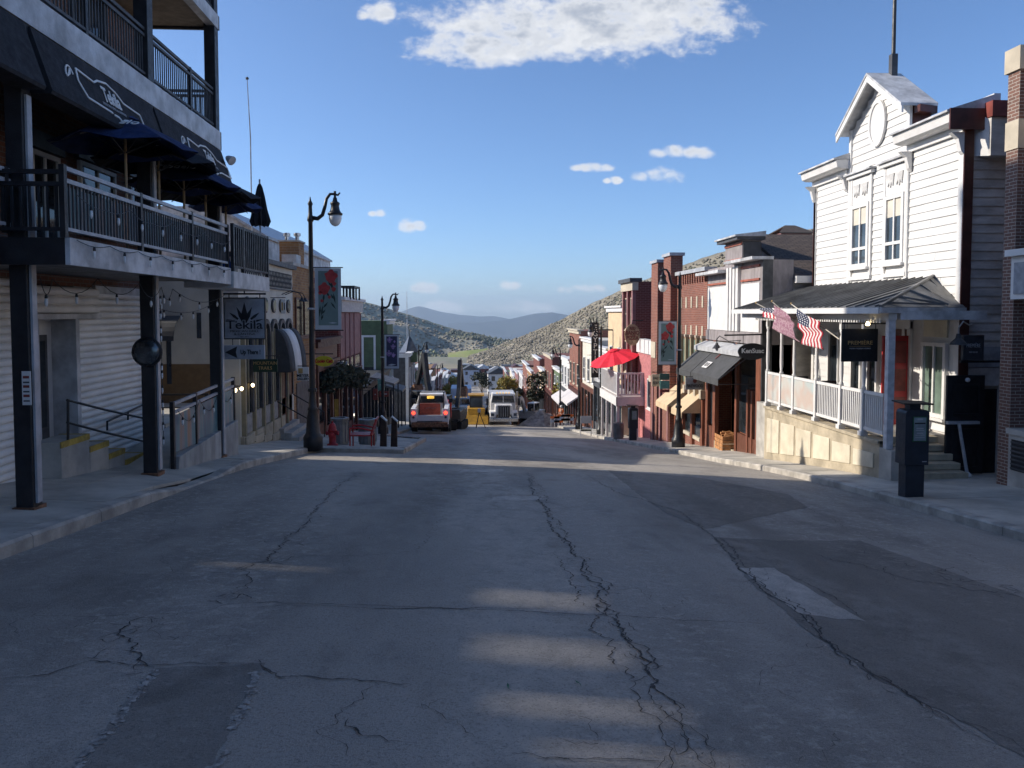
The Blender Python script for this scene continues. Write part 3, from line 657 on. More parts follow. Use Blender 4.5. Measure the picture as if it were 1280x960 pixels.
tek = thing('restaurant_building', 'four storey brick restaurant with black posts, grey balconies and metal shutters', 'building', (XW, 10, walk_l(XW, 10)))
YC = 8.3      # the restaurant ends here; an added light-shaping wall follows uphill
B().box(-14, XW, 9.95, YEND, ZB0 - .1, ROOF).build('brick_wall', 'brickT', tek); B().box(XW - .3, XW, YC, 9.94, ZB0 - .1, ROOF).build('brick_wall', 'brickT', tek)
# ground storey behind the shutters: wall pieces round the entrance recess
RY0, RY1 = YA(43, XW + .05, 500), YA(101, XW + .05, 500)
B().box(-14, XW - .02, 9.95, RY0, -5, ZB0 - .1).build('ground_storey_wall', 'steelgrey', tek); B().box(XW - .3, XW - .02, YC, 9.94, -5, ZB0 - .1).build('ground_storey_wall', 'steelgrey', tek); B().box(-14, XW - .02, RY1, YEND, -5, ZB0 - .1).build('ground_storey_wall', 'steelgrey', tek)
B().box(-14, XW - .5, RY0, RY1, -5, ZB0 - .1).build('recess_wall', 'steelgrey', tek)
ZH = ZA(60, 392, XW + .04)
corrugated(wl, YC + .02, RY0, walk_l(XW, 9) - .3, .52).build('roller_shutter', 'corr', tek)
corrugated(wl, RY1, YEND - .05, walk_l(XW, 13) - .4, ZA(120, 372, XW + .04) + .1).build('roller_shutter', 'corr', tek)
corrugated(wl, RY0 - .1, YA(124, XW + .1), ZH, .45, n=.06).build('shutter_header', 'corr', tek)
wl.box(B(), RY0 - .12, YA(124, XW + .1) + .03, ZH - .09, ZH - .005, 0, .13).build('header_bar', 'steelgrey', tek)
wl.box(B(), YA(124, XW + .1), YEND - .05, ZA(120, 372, XW + .04), .5, 0, .05).build('fascia_panel', 'steelgrey', tek)
corrugated(FR('L', XW - .48), RY0, RY1 - .55, walk_l(XW, 10) - .1, ZH - .05).build('recess_shutter', 'corr', tek)
wl.box(B(), RY0 + .0, RY0 + .09, walk_l(XW, 9.5) - .1, ZH, -.1, .1).build('shutter_guide', 'railgrey', tek)
# canted entrance door in the recess
ZS = ZA(95, 548, XW)
p0 = (XW - .95, RY1 - 1.25, 0); p1 = (XW - .1, RY1 - .75, 0)
b = B(); b.bar((XW - .38, RY1 - .95, (ZS + ZH) / 2), (XW - .38, RY1 - .13, (ZS + ZH) / 2), .08, ZH - ZS); dsur = b.build('door_surround', 'white', tek)
b = B(); b.box(XW - .335, XW - .31, RY1 - .82, RY1 - .32, ZS + .02, ZH - .35); dd = b.build('door', 'darkgrey', tek)
sub(B().box(XW - .309, XW - .3, RY1 - .74, RY1 - .4, ZS + .25, ZH - .45), 'pane', 'glass', dd); sub(B().tube([(XW - .27, RY1 - .78, ZS + .9), (XW - .27, RY1 - .78, ZS + 1.15)], .015), 'handle', 'chrome', dd)
B().box(XW - .48, XW + .06, RY1 - .12, RY1 - .004, walk_l(XW, 11) - .2, ZH - .02).build('door_jamb', 'steelgrey', tek)
B().box(XW - .46, XW - .2, RY1 - 1.3, RY1 - 1.2, walk_l(XW, 11) - .2, ZH - .02).build('door_jamb', 'steelgrey', tek)
# concrete entrance steps with yellow edges
XS = -6.2
st = thing('entrance_steps', 'concrete steps with worn yellow edges before the metal shutters', 'steps', (XS - .4, 11.5, walk_l(XS, 11.5)))
us = [76, 112, 136, 156, 180]; vs_ = [549, 558, 566, 573]; zs_ = [ZA(90, 549, XS), ZA(115, 558, XS), ZA(140, 566.5, XS), ZA(160, 574, XS)]
for i in range(4):
    ya, yb = YA(us[i], XS, 550), YA(us[i + 1], XS, 560); zb = walk_l(XS, yb) - .3
    s_ = B().box(XW + .04, XS, ya + .003, yb, zb, zs_[i]).build('step', 'concrete', st, bevel=.01)
    sub(B().box(XS - .02, XS + .006, ya + .003, yb + .006, zs_[i] - .09, zs_[i] + .004).box(XW + .04, XS, yb - .06, yb + .007, zs_[i] - .08, zs_[i] + .005), 'edge_stripe', 'yellow', s_)
    if i == 3: sub(B().box(XS - .01, XS + .008, YA(us[2], XS, 570), yb, zb + .15, zb + .32), 'edge_stripe', 'yellow', s_)
hr = thing('step_handrail', 'thin black double handrail sloping down beside the entrance steps', 'handrail', (XS, 11.5, walk_l(XS, 11.5)))
for (u0, v0, u1, v1) in ((84, 500, 181, 523), (84, 528, 181, 552)):
    B().tube([PX(u0, v0, XS - .02), PX((u0 + u1) / 2, (v0 + v1) / 2 + 1, XS - .02), PX(u1, v1, XS - .02)], .02).build('rail', 'black', hr)
B().tube([PX(134, 538, XS - .3), PX(134, 527, XS - .3), PX(181, 505, XS - .3)], .018).tube([PX(160, 525, XS - .3), PX(160, 515, XS - .3)], .018).build('rail', 'black', hr)
for u in (85, 181): B().tube([PX(u, 499 if u < 100 else 522, XS - .02), (PX(u, 552, XS - .02).x, PX(u, 552, XS - .02).y, zs_[0 if u < 100 else 3] - .02)], .02).build('rail_post', 'black', hr)
# posts
for i, y in enumerate(PYs):
    zb = walk_l(XP, y) - .03; w = .1 if i == 0 else .11
    q = B().box(XP - w, XP + w, y - w, y + w, zb, ROOF).build('post', 'black', tek, bevel=.008)
    sub(B().box(XP - w - .03, XP + w + .03, y - w - .03, y + w + .03, zb, zb + .06), 'base_plate', 'rust', q)
    sub(B().box(XP + w + .002, XP + w + .03, y - .05, y + .05, zb + .1, ZB0 + 2), 'conduit', 'railgrey', q)
# first balcony: lower deck over the sidewalk, small bay at the end
ps = [Y0B, YA(180, XBAL, 250), YA(243, XBAL, 265), Y1B - .03]
lb = FR('L', XBAL)
B().box(XW, XBAL - .06, Y0B + .05, Y1B, ZB0 + .06, ZB1 - .02).build('balcony_deck', 'darkgrey', tek)
lb.box(B(), Y0B, Y1B, ZB0, ZB1, -.055, 0).build('balcony_fascia', 'steelgrey', tek)
B().box(XW, XBAL - .057, Y0B - .003, Y0B + .045, ZB0, ZB1).build('balcony_fascia', 'black', tek)
lb.box(B(), Y1B + .004, Y2B, ZA(291, 358, XBAL) - .03, ZB1 - .06, -.9, .05).build('balcony_bay', 'steelgrey', tek)
railing(tek, lb, Y0B, Y1B, ZB1, ZA(88, 208, XBAL) - ZB1, n=-.06, posts=ps, step=.085, bt=.02, bm='darkgrey')
sfr = FR('S', Y0B + .03); railing(tek, sfr, XW + .1, XBAL - .1, ZB1, .78, m='black', step=.1, bt=.025)
G['art'] = None
def art_mat():
    m = bpy.data.materials.new('painted_art_panel'); m.use_nodes = True; t = m.node_tree; bs = t.nodes['Principled BSDF']; tc = N(t, 'ShaderNodeTexCoord')
    mp = N(t, 'ShaderNodeMapping'); t.links.new(tc.outputs['Object'], mp.inputs[0]); mp.inputs[3].default_value = (1, 2.2, .25); mp.inputs[2].default_value = (.25, 0, 0)
    n = N(t, 'ShaderNodeTexNoise'); t.links.new(mp.outputs[0], n.inputs[0]); n.inputs['Scale'].default_value = 1.7; n.inputs['Detail'].default_value = 3
    r = N(t, 'ShaderNodeValToRGB'); t.links.new(n.outputs[0], r.inputs[0]); e = r.color_ramp.elements
    e[0].position = .34; e[0].color = (.1, .14, .19, 1); e[1].position = .68; e[1].color = (.34, .19, .11, 1)
    q = e.new(.48); q.color = (.1, .23, .26, 1); q = e.new(.57); q.color = (.22, .23, .25, 1)
    t.links.new(r.outputs[0], bs.inputs['Base Color']); bs.inputs['Roughness'].default_value = .35
    return m
G['art'] = art_mat()
for a, c in zip(ps[:-1], ps[1:]): lb.box(B(), a + .06, c - .06, ZB1 + .13, ZB1 + .6, -.1, -.085).build('art_panel', 'art', tek)
sfb = FR('S', Y1B + .02)
for a, c in ((Y1B + .75, Y2B),): lb.box(B(), a + .05, c - .02, ZB1 + .05, ZB1 + .7, .0, .015).build('art_panel', 'art', tek)
railing(tek, lb, Y1B + .03, Y2B, ZB1 - .06, .92, n=.02, m='black', posts=[Y1B + .06, Y1B + .72, Y2B - .05], step=.13, bt=.05, rails=(0,))
# balcony uphill of the near post
lp = FR('L', XP)
B().box(XW, XP - .06, YC, Y0B - .4, ZB0 + .06, ZB1 - .02).build('balcony_deck', 'darkgrey', tek)
lp.box(B(), YC, Y0B - .38, ZB0 + .0, ZB1 + .06, -.055, 0).build('balcony_fascia', 'steelgrey', tek)
railing(tek, lp, YC, PYs[0] - .12, ZB1 + .06, .75, n=-.06, posts=[PYs[0] - .2], step=.085, rails=(0, .12), bm='darkgrey')
# second and third balconies
for zb, zt, hgt in ((Z2B, Z2T, .84), (Z3B, Z3T, .84)):
    B().box(XW, XP - .06, YC, PYs[2] + .1, zb + .05, zt - .02).build('balcony_deck', mat('soffit_tan', (.3, .24, .17), .8), tek)
    lp.box(B(), YC, PYs[2] + .12, zb, zt, -.055, .12).build('balcony_fascia', 'steelgrey', tek)
    FR('S', PYs[2] + .18).box(B(), XW, XP + .12, zb, zt, 0, .055).build('balcony_fascia', 'darkgrey', tek)
    railing(tek, lp, YC, PYs[2], zt, hgt, n=.04, m='darkgrey', posts=[YA(112, XP), YA(240, XP)], step=.09, bt=.018, rails=(0, .1))
    q = FR('S', PYs[2] + .05); railing(tek, q, XW + .05, XP - .12, zt, hgt, m='darkgrey', posts=[XW + .1], step=.09, bt=.018, rails=(0, .1))
B().box(-14.2, XP + .35, YC - .1, YEND + .3, ROOF, ROOF + .3).build('roof_slab', 'darkgrey', tek)
# doors and windows on the brick wall
for (u0, u1, v0, v1) in ((36, 72, 185, 300), (97, 142, 200, 262), (160, 178, 222, 268)):
    window(tek, wl, YA(u0, XW, 240), YA(u1, XW, 240), ZB1 + .02 if v1 > 290 else ZB1 + .55, ZA(u0, v0, XW), 'white', 'glass', nx=2, proud=.06, sill=v1 < 290)
    wl.box(B(), YA(u0, XW, 240) - .1, YA(u1, XW, 240) + .1, ZA(u0, v0, XW) + .03, ZA(u0, v0, XW) + .3, 0, .09).build('lintel', 'darkgrey', tek)
for y in (8.6, 11.0, 13.4): window(tek, wl, y, y + 1.2, Z2T + .05, Z2T + 1.9, 'darkgrey', 'glass', nx=2, sill=False)
for y in (8.6, 11.0, 13.4): window(tek, wl, y, y + 1.2, Z3T + .05, Z3T + 1.9, 'darkgrey', 'glass', nx=2, sill=False)
# black sign awning under the second balcony, in bays between the posts
ztop, zbot, xo = Z2B - .02, ZA(34, 104, -5.05), -5.02
def aw(y0, y1):
    return B().prism([(XP + .02, y0, ztop), (XP + .12, y0, ztop), (xo + .08, y0, zbot + .02), (xo + .06, y0, zbot - .02), (XP + .02, y0, zbot - .02)], (0, y1 - y0, 0))
aws = []
for y0, y1 in ((YC, PYs[0] - .05), (PYs[0] + .08, PYs[1] - .05), (PYs[1] + .05, PYs[2] + .15)):
    a_ = aw(y0, y1).build('sign_awning', 'blackcan', tek); aws.append(a_)
# logo on the awning: bottle outline and lettering, laid on its slope
nA = Vector((ztop - zbot, 0, 0)) + Vector((0, 0, (xo + .08) - (XP + .12))); nA.normalize()
upA = Vector((XP + .12 - xo - .08, 0, ztop - zbot)).normalized()
MA = Matrix((Vector((0, 1, 0)), upA, nA)).transposed()
def on_awning(y0, a, c): return Vector((xo + .08, y0 + a, zbot)) + upA * c + nA * .012
HA = (Vector((XP + .12, 0, ztop)) - Vector((xo + .08, 0, zbot))).length
def logo(y0, L, part):
    pts = [(.02, .30), (.10, .46), (.16, .72), (.36, .66), (.42, .74), (.55, .80), (.66, .72), (.74, .58), (.98, .54), (1.0, .26), (.76, .26)]
    low = [(.16, .72), (.14, .5), (.2, .26), (.5, .22)]; low2 = [(.52, .2), (.58, .2), (.62, .14), (.66, .2), (.76, .26)]
    b = B()
    for path in (pts[2:], low, low2):
        P = [on_awning(y0, x * L, y * HA) for x, y in path]
        for p, q in zip(P[:-1], P[1:]): b.bar(p, q, .028, .012, up=nA)
    curl = [on_awning(y0, (.045 + .05 * math.cos(t) * (1 - t / 14)) * L, (.56 + .13 * math.sin(t * 1.3) * (1 - t / 14)) * HA) for t in np.linspace(0, 9, 24)]
    for p, q in zip(curl[:-1], curl[1:]): b.bar(p, q, .02, .012, up=nA)
    sub(b, 'bottle_outline', 'text', part)
    text(part, 'Tekila', .3, on_awning(y0, .56 * L, .52 * HA), MA, 'text', is_sub=True, sx=.72, bold=.006); text(part, 'MEXICAN GRILL & CANTINA', .055, on_awning(y0, .56 * L, .33 * HA), MA, 'textdim', is_sub=True)
logo(YA(72, -5.15, 110), YA(168, -5.15, 110) - YA(72, -5.15, 110), aws[1])
logo(PYs[1] + .9, 2.6, aws[2])
# unseen hillside building, placed and sized for the shade it casts on the street
rb = thing('unseen_hillside_building', 'unseen brick block behind the restaurant, placed to shade the street', 'building', (-19, 10, 0))
B().box(-26, -13.8, 12.6, 19.95, -4, 15.6).build('wall', 'brickT', rb); B().box(-26.3, -13.5, 12.3, 20.0, 15.6, 15.95).build('roof', 'darkgrey', rb)
for y in (13.4, 17.0):
    for z in (6.5, 9.5, 12.5): window(rb, FR('L', -13.8), y, y + 1.3, z, z + 1.6, 'white', 'glass', nx=2)
# neighbour uphill, out of frame, shading the foreground
nb = thing('neighbour_building', 'brick block uphill of the restaurant beside the road', 'building', (-9, -25, 0))
B().box(-16, -6.7, -40, 2.4, -4, 7.5).build('wall', 'brickR', nb); B().box(-16.2, -6.4, -40.2, 2.45, 7.5, 7.9).build('roof', 'darkgrey', nb)
for y in (-38, -34, -30, -26, -22, -18, -14, -10, -6, -2):
    for z in (1.2, 4.0): window(nb, FR('L', -6.7), y, y + 1.4, z, z + 1.8, 'white', 'glass', nx=2)

# ---- added out-of-view wall, its louvre slits shaped to lay sun streaks on the road
cw = thing('added_slit_wall', 'added unseen timber wall with louvre slits that streak the road with sun', 'wall', (-6.85, 5, -2.3))
KS = math.tan(SUN_EL) / math.cos(SUN_FWD); KY = math.tan(SUN_FWD)
def slit_of(u0, u1, v0, v1, op):
    a, c = gpoint(u0, (v0 + v1) / 2), gpoint(u1, (v0 + v1) / 2); m0, m1 = gpoint((u0 + u1) / 2, v1), gpoint((u0 + u1) / 2, v0); xm = m0.x
    sy = lambda p: p.y + KY * (p.x + 6.85)
    return (sy(m0), sy(m1), a.z + (a.x + 6.85) * KS, c.z + (c.x + 6.85) * KS, op)
ops = sorted(slit_of(*q) for q in ((200, 440, 703, 723, .12), (330, 545, 672, 691, .2), (560, 780, 736, 764, .18), (550, 830, 794, 840, .18), (560, 900, 868, 910, .16), (620, 980, 928, 975, .14)))
y = 2.45; zg_ = -4
for (a, c, z0, z1, op) in ops:
    a = max(a, y + .02); c = max(c, a + .05)
    B().box(-7.0, -6.7, y, a, zg_, 8.0).build('wall_panel', 'wood', cw); B().box(-7.0, -6.7, a, c, zg_, z0).build('wall_panel', 'wood', cw); B().box(-7.0, -6.7, a, c, z1, 8.0).build('wall_panel', 'wood', cw)
    b = B(); k = max(1, int((c - a) / .05)); pt = (c - a) / k
    for i in range(k):      # tapered slats: the gaps are widest in the middle of each opening
        g = pt * op * 1.5 * math.sin(math.pi * (i + .5) / k) ** .8; zz = [z0, z0 + (z1 - z0) * .3, z0 + (z1 - z0) * .7, z1]; y0_, y1_ = a + i * pt, a + (i + 1) * pt
        b.prism([(-6.853, y0_ - .0005, zz[0]), (-6.853, y1_ - g * .1, zz[0]), (-6.853, y1_ - g, zz[1]), (-6.853, y1_ - g, zz[2]), (-6.853, y1_ - g * .1, zz[3]), (-6.853, y0_ - .0005, zz[3])], (.006, 0, 0))
    b.build('louvre', 'wood', cw, kind='stuff'); y = c
B().box(-7.0, -6.7, y, YC - .01, zg_, 8.0).build('wall_panel', 'wood', cw); B().box(-7.1, -6.6, 2.46, YC - .11, 8.0, 8.15).build('coping', 'darkgrey', cw)
# ---- patio umbrellas on the first balcony
def umbrella(name, label, base, h, r, m, words=None, n=8, sag=.32, group=None, tilt=(0, 0), rot=.2, polem='olive'):
    o = thing(name, label, 'umbrella', base, group); bx, by, bz = base; top = bz + h
    B().tube([(bx, by, bz), (bx, by, top)], .022).build('pole', mat('ash_pole', (.35, .25, .14), .6) if polem == 'olive' else polem, o)
    g = []; M_ = Matrix.Translation((bx, by, top)) @ Matrix.Rotation(tilt[0], 4, 'X') @ Matrix.Rotation(tilt[1], 4, 'Y')
    k = n * 4
    for ri in (0.02, .25, .5, .75, 1):
        row = []
        for j in range(k + 1):
            t = j / k * n; f = abs((t % 1) - .5) * 2      # 1 at ribs, 0 mid-gore
            rr = r * ri * (.9 + .1 * f ** 1.5); z = -sag * ri ** 1.15 - .07 * ri * (1 - f) ** .9 * ri
            an = rot + 2 * math.pi * j / k; row.append(tuple(M_ @ Vector((rr * math.cos(an), rr * math.sin(an), z))))
        g.append(row)
    cn = B().sheet(g).build('canopy', m, o, thick=.008)
    cap = B().lathe((0, 0, 0), [(.22 * r, -.05 * 1.0), (.12 * r, .01), (.02, .05), (.012, .13)], 8); cap.xf(M_); sub(cap, 'cap', m, cn)
    for j in range(n):
        an = rot + 2 * math.pi * j / n; e = M_ @ Vector((r * .98 * math.cos(an), r * .98 * math.sin(an), -sag - .02)); s_ = M_ @ Vector((0, 0, -.04))
        mid = s_.lerp(e, .5) - Vector((0, 0, .02)); B().tube([s_, mid, e - Vector((0, 0, .015))], .009, 5).tube([Vector((bx, by, top - .55)), mid], .008, 5).build('rib', 'darkgrey', o)
    if words:
        for wi, (wd, sz, dr) in enumerate(words):
            # lettering on the gore facing the camera
            fwd = Vector((-bx, -by, 0)).normalized(); fwd = Vector((.15, -1, 0)).normalized(); sl = Vector((fwd.x, fwd.y, -sag / r)).normalized(); rt = Vector((-fwd.y, fwd.x, 0)); nn = rt.cross(-sl); MM = Matrix((rt, -sl * 2.4, nn)).transposed()
            text(o, wd, sz, Vector((bx, by, top)) + sl * (r * (dr + .08)) + nn * .035, MM, 'text', sx=1.35)
    return o
uml = [(157, 146, 1.02, [('Modelo', .17, .5)], 'navy', 'near navy patio umbrella, closest to the camera on the restaurant balcony'),
       (198, 172, 1.0, [('MARCA ESPECIAL', .07, .6)], 'blackcan', 'second navy patio umbrella from the near end of the balcony'),
       (229, 200, .98, [('Modelo', .16, .5)], 'navy', 'third navy patio umbrella on the balcony with white lettering'),
       (256, 216, 1.05, [('MARCA ESPECIAL', .06, .55)], 'blackcan', 'fourth dark patio umbrella on the balcony, widest of the row'),
       (281, 232, .75, [('Modelo', .12, .5)], 'navy', 'fifth and farthest open navy umbrella on the balcony')]
for i, (u, v, r, w, m, lab) in enumerate(uml):
    x = -5.15; y = YA(u, x, 200); umbrella('patio_umbrella', lab, (x, y, ZB1 - .01), ZA(u, v, x) - ZB1, r, m, w, n=6 if i % 2 == 0 else 8, sag=.44, group='open umbrellas on the restaurant balcony', rot=.35 + i)
cu = thing('closed_umbrella', 'folded black patio umbrella at the far corner of the balcony', 'umbrella', (PX(325, 290, -4.75).x, PX(325, 290, -4.75).y, ZB1 - .06))
cx, cy = -4.75, YA(325, -4.75, 260); zt = ZA(325, 230, -4.75); zb_ = ZA(325, 283, -4.75)
b = B(); n = 20; prof = [(.02, 0), (.05, .08), (.09, .3), (.13, .6), (.19, .88), (.15, 1)]; g = []
for r, t in prof: g.append([(cx + r * (1 + .28 * (-1) ** j) * math.cos(2 * math.pi * j / n), cy + r * (1 + .28 * (-1) ** j) * math.sin(2 * math.pi * j / n), zt + (zb_ - zt) * t + (.03 if j % 2 and t > .8 else 0)) for j in range(n + 1)])
b.sheet(g).build('canopy', 'blackcan', cu); B().tube([(cx, cy, ZB1 - .06), (cx, cy, zt + .1)], .02).build('pole', 'railgrey', cu)
c2 = thing('closed_umbrella', 'folded blue umbrella behind the corner post of the balcony', 'umbrella', (-5.6, YA(281, -5.6, 270), ZB1 - .02)); cx, cy = -5.6, YA(279, -5.6, 270)
b = B(); g = []
for r, t in prof: g.append([(cx + r * (1 + .28 * (-1) ** j) * math.cos(2 * math.pi * j / n), cy + r * (1 + .28 * (-1) ** j) * math.sin(2 * math.pi * j / n), 1.55 - .75 * t) for j in range(n + 1)])
b.sheet(g).build('canopy', mat('royal_blue_canvas', (.02, .06, .22), .8), c2); B().tube([(cx, cy, ZB1 - .02), (cx, cy, 1.65)], .02).build('pole', 'railgrey', c2)
# floodlight and antenna mast
fl = thing('floodlight', 'small floodlight on an arm at the corner of the upper balcony', 'floodlight', (XP + .15, PYs[2] + .2, Z2B))
p = PX(287, 199, XP + .35); B().tube([(XP + .1, PYs[2] + .15, Z2B - .1), (p.x - .1, p.y, p.z - .08)], .015).build('arm', 'darkgrey', fl); hb = B().lathe(p, [(.03, -.09), (.06, -.05), (.1, .05), (.1, .08)], 10, (.7, -.3, -.5)).build('lamp_head', 'railgrey', fl)
am = thing('antenna_mast', 'tall thin radio mast rising behind the balcony umbrellas', 'mast', (XB(316, 24), 24, 0)); B().tube([(XB(317, 24), 24, -1), PY(313, 170, 24), PY(309, 100, 24)], [.03, .02, .012], 6).build('mast', 'steelgrey', am); B().lathe(PY(309, 100, 24), [(.01, 0), (.05, .03), (.05, .06), (.01, .1)], 8).build('finial', 'darkgrey', am)
# string lights
def bulbs(name, label, paths, spacing=.6, sag=.14, size=.03):
    o = thing(name, label, 'string lights', paths[0][0]); b = B(); first = True
    for path in paths:
        for p, q in zip(path[:-1], path[1:]):
            p, q = Vector(p), Vector(q); L = (q - p).length; k = max(4, int(L / .12)); pts = [p.lerp(q, i / k) - Vector((0, 0, sag * 4 * (i / k) * (1 - i / k))) for i in range(k + 1)]
            b.tube(pts, .0055, 5)
            m = max(1, int(L / spacing))
            for i in range(m):
                c = pts[int((i + .5) / m * k)]
                bl = B().lathe(c, [(.012, 0), (.018, -.03), (.018, -.05)], 8).build('bulb_socket', 'black', o)
                sub(B().lathe(c, [(.014, -.05), (size * .7, -.08), (size * .75, -.11), (size * .3, -.15)], 8), 'bulb', 'frost', bl, smooth=True)
    b.build('cable', 'black', o)
xs_ = -5.1
bulbs('string_lights', 'drooping string of bulbs between the posts under the balcony', [[(xs_, PYs[0], .42), (xs_ - .3, 10.2, .45), (xs_ - .2, 11.2, .5), (xs_, 12.1, .47), (xs_, PYs[1], .44), (xs_ - .3, 14.2, .45), (xs_, PYs[2], .4)]], .55, .2)
bulbs('string_lights', 'string of small bulbs looped along the balcony railing', [[(XBAL + .03, y, ZB1 + .52 - .1 * (i % 2)) for i, y in enumerate(np.linspace(Y0B + .1, Y1B - .1, 9))]], .5, .05, .026)
bulbs('string_lights', 'string of bulbs hanging below the balcony fascia edge', [[(XBAL + .03, y, ZB1 - .02) for y in np.linspace(Y0B + .1, Y1B - .1, 8)]], .6, .045, .02)
bulbs('string_lights', 'vertical string of lights wound down the middle post', [[(XP + .13, PYs[1] + .13, .3), (XP + .13, PYs[1] + .14, -2.2)]], .2, 0, .022)
bulbs('string_lights', 'short string of bulbs across the passage behind the middle post', [[(XP, PYs[1] + .5, .3), (XP - .5, 14.6, .1), (XP, PYs[2], .25)]], .4, .15)
# convex mirror on the middle post and paper notice on the near post
mr = thing('round_mirror', 'round dark convex mirror bolted to the middle black post', 'mirror', PX(177, 441, XP + .2)); c = PX(176, 441, XP); c.y = PYs[1] - .14
B().lathe(c, [(.02, .05), (.235, .04), (.25, .015), (.245, 0), (.23, -.015)], 28, (0, 1, 0)).build('rim', 'black', mr); B().lathe(c + Vector((0, -.012, 0)), [(.23, 0), (.18, .025), (.1, .045), (.01, .052)], 28, (0, -1, 0)).build('mirror_face', mat('dull_mirror', (.12, .13, .14), .25, .3, 3, metal=.7), mr, smooth=True)
nt_ = thing('notice_sign', 'small white notice with red print fixed to the near post', 'sign', PX(38, 483, XP + .1)); c = PX(39, 483, XP + .02); yy = PYs[0] - .14
B().box(c.x + .02, c.x + .12, yy - .012, yy, c.z - .2, c.z + .2).build('plate', 'white', nt_)
for k in range(6): B().box(c.x + .035, c.x + .105, yy - .016, yy - .0125, c.z - .16 + k * .055, c.z - .16 + k * .055 + (.03 if k % 2 else .018)).build('printed_line', 'redtrim' if k % 2 else 'darkgrey', nt_)
# hanging signs below the balcony bay
def sign_S(name, label, u0, v0, u1, v1, Y, m, frame=None, d=.05, cat='sign'):
    p, q = PY(u0, v0, Y), PY(u1, v1, Y); o = thing(name, label, cat, ((p.x + q.x) / 2, Y, q.z))
    B().box(p.x, q.x, Y, Y + d, q.z, p.z).build('board', m, o, bevel=.01)
    if frame:
        t = .02
        for (x0, x1, z0, z1) in ((p.x - t, q.x + t, p.z, p.z + t), (p.x - t, q.x + t, q.z - t, q.z), (p.x - t, p.x - .001, q.z + .001, p.z - .001), (q.x + .001, q.x + t, q.z + .001, p.z - .001)): B().box(x0, x1, Y - .012, Y + d + .012, z0, z1).build('frame_bar', frame, o)
    return o, p, q
YS = YA(306, -4.9, 400)
G['signgrey'] = mat('brushed_grey_sign', (.33, .35, .39), .5, .12, 3, metal=.3)
s1, p, q = sign_S('hanging_sign', 'square grey restaurant sign with a black agave emblem', 280, 373, 331, 423, YS, 'signgrey', 'black')
cx = (p.x + q.x) / 2; w = q.x - p.x; h = p.z - q.z; zc = q.z + h * .42
for ang, ln, wd in ((0, .52, .14), (24, .44, .1), (-24, .44, .1), (52, .44, .07), (-52, .44, .07), (75, .46, .05), (-75, .46, .05)):
    a = R(ang); d = Vector((math.sin(a), 0, math.cos(a))); s = Vector((math.cos(a), 0, -math.sin(a))); c = Vector((cx, YS - .006, q.z + h * .36)) + d * w * (.04 if abs(ang) < 30 else .2)
    L = ln * w - (.16 * w if abs(ang) > 30 else 0)
    B().prism([c - s * wd * w * .35, c + s * wd * w * .35, c + s * wd * w * .5 + d * L * .45, c + d * L, c - s * wd * w * .5 + d * L * .45], (0, .007, 0)).build('agave_leaf', 'blacktext', s1)
text(s1, 'Tekila', h * .3, (cx, YS - .014, q.z + h * .335), (R(90), 0, 0), 'signgrey', sx=1.25, bold=.012, name='lettering_halo'); text(s1, 'Tekila', h * .3, (cx, YS - .02, q.z + h * .335), (R(90), 0, 0), 'blacktext', sx=1.25, bold=.003)
text(s1, 'MEXICAN GRILL', h * .075, (cx, YS - .006, q.z + h * .18), (R(90), 0, 0), 'blacktext', sx=1.3); text(s1, '& CANTINA', h * .075, (cx, YS - .006, q.z + h * .11), (R(90), 0, 0), 'blacktext', sx=1.3); text(s1, 'EST. 2016', h * .04, (cx, YS - .006, q.z + h * .04), (R(90), 0, 0), 'blacktext', sx=1.3)
B().tube([(p.x - .1, YS + .025, p.z + .1), (q.x + .03, YS + .025, p.z + .1)], .02).tube([(p.x + .1, YS + .025, p.z), (p.x + .1, YS + .025, p.z + .1)], .012).tube([(q.x - .1, YS + .025, p.z), (q.x - .1, YS + .025, p.z + .1)], .012).tube([(cx, YS + .025, p.z + .1), (cx, YS + .025, p.z + .25)], .015).build('bracket', 'black', s1)
s2, p, q = sign_S('hanging_sign', 'grey arrow sign pointing left hung below the square sign', 279, 431.5, 331, 449, YS, 'signgrey'); h = p.z - q.z; zc = (p.z + q.z) / 2
B().prism([(p.x + .04, YS - .006, zc), (p.x + .3, YS - .006, zc + h * .42), (p.x + .27, YS - .006, zc), (p.x + .3, YS - .006, zc - h * .42)], (0, .007, 0)).build('arrow', 'blacktext', s2)
text(s2, 'Up There !', h * .46, (p.x + (q.x - p.x) * .66, YS - .008, zc), (R(90), 0, 0), 'blacktext', sx=.68, bold=.004); B().tube([(p.x + .2, YS + .02, p.z), (p.x + .2, YS + .02, p.z + .13)], .01).tube([(q.x - .2, YS + .02, p.z), (q.x - .2, YS + .02, p.z + .13)], .01).build('hanger', 'black', s2)
s3, p, q = sign_S('hanging_sign', 'small dark green gallery sign with gold lettering', 316, 449, 347, 465, YA(330, -5.6), mat('dark_green_board', (.012, .035, .02), .6)); h = p.z - q.z; Y = YA(330, -5.6)
text(s3, 'MOUNTAIN', h * .36, ((p.x + q.x) / 2, Y - .006, q.z + h * .68), (R(90), 0, 0), 'gold', sx=.95); text(s3, 'TRAILS', h * .36, ((p.x + q.x) / 2, Y - .006, q.z + h * .3), (R(90), 0, 0), 'gold', sx=.95)
B().tube([(p.x - .55, Y + .02, p.z + .09), (q.x + .05, Y + .02, p.z + .09)], .012).tube([(p.x + .08, Y + .02, p.z), (p.x + .08, Y + .02, p.z + .09)], .008).tube([(q.x - .08, Y + .02, p.z), (q.x - .08, Y + .02, p.z + .09)], .008).build('bracket', 'black', s3)
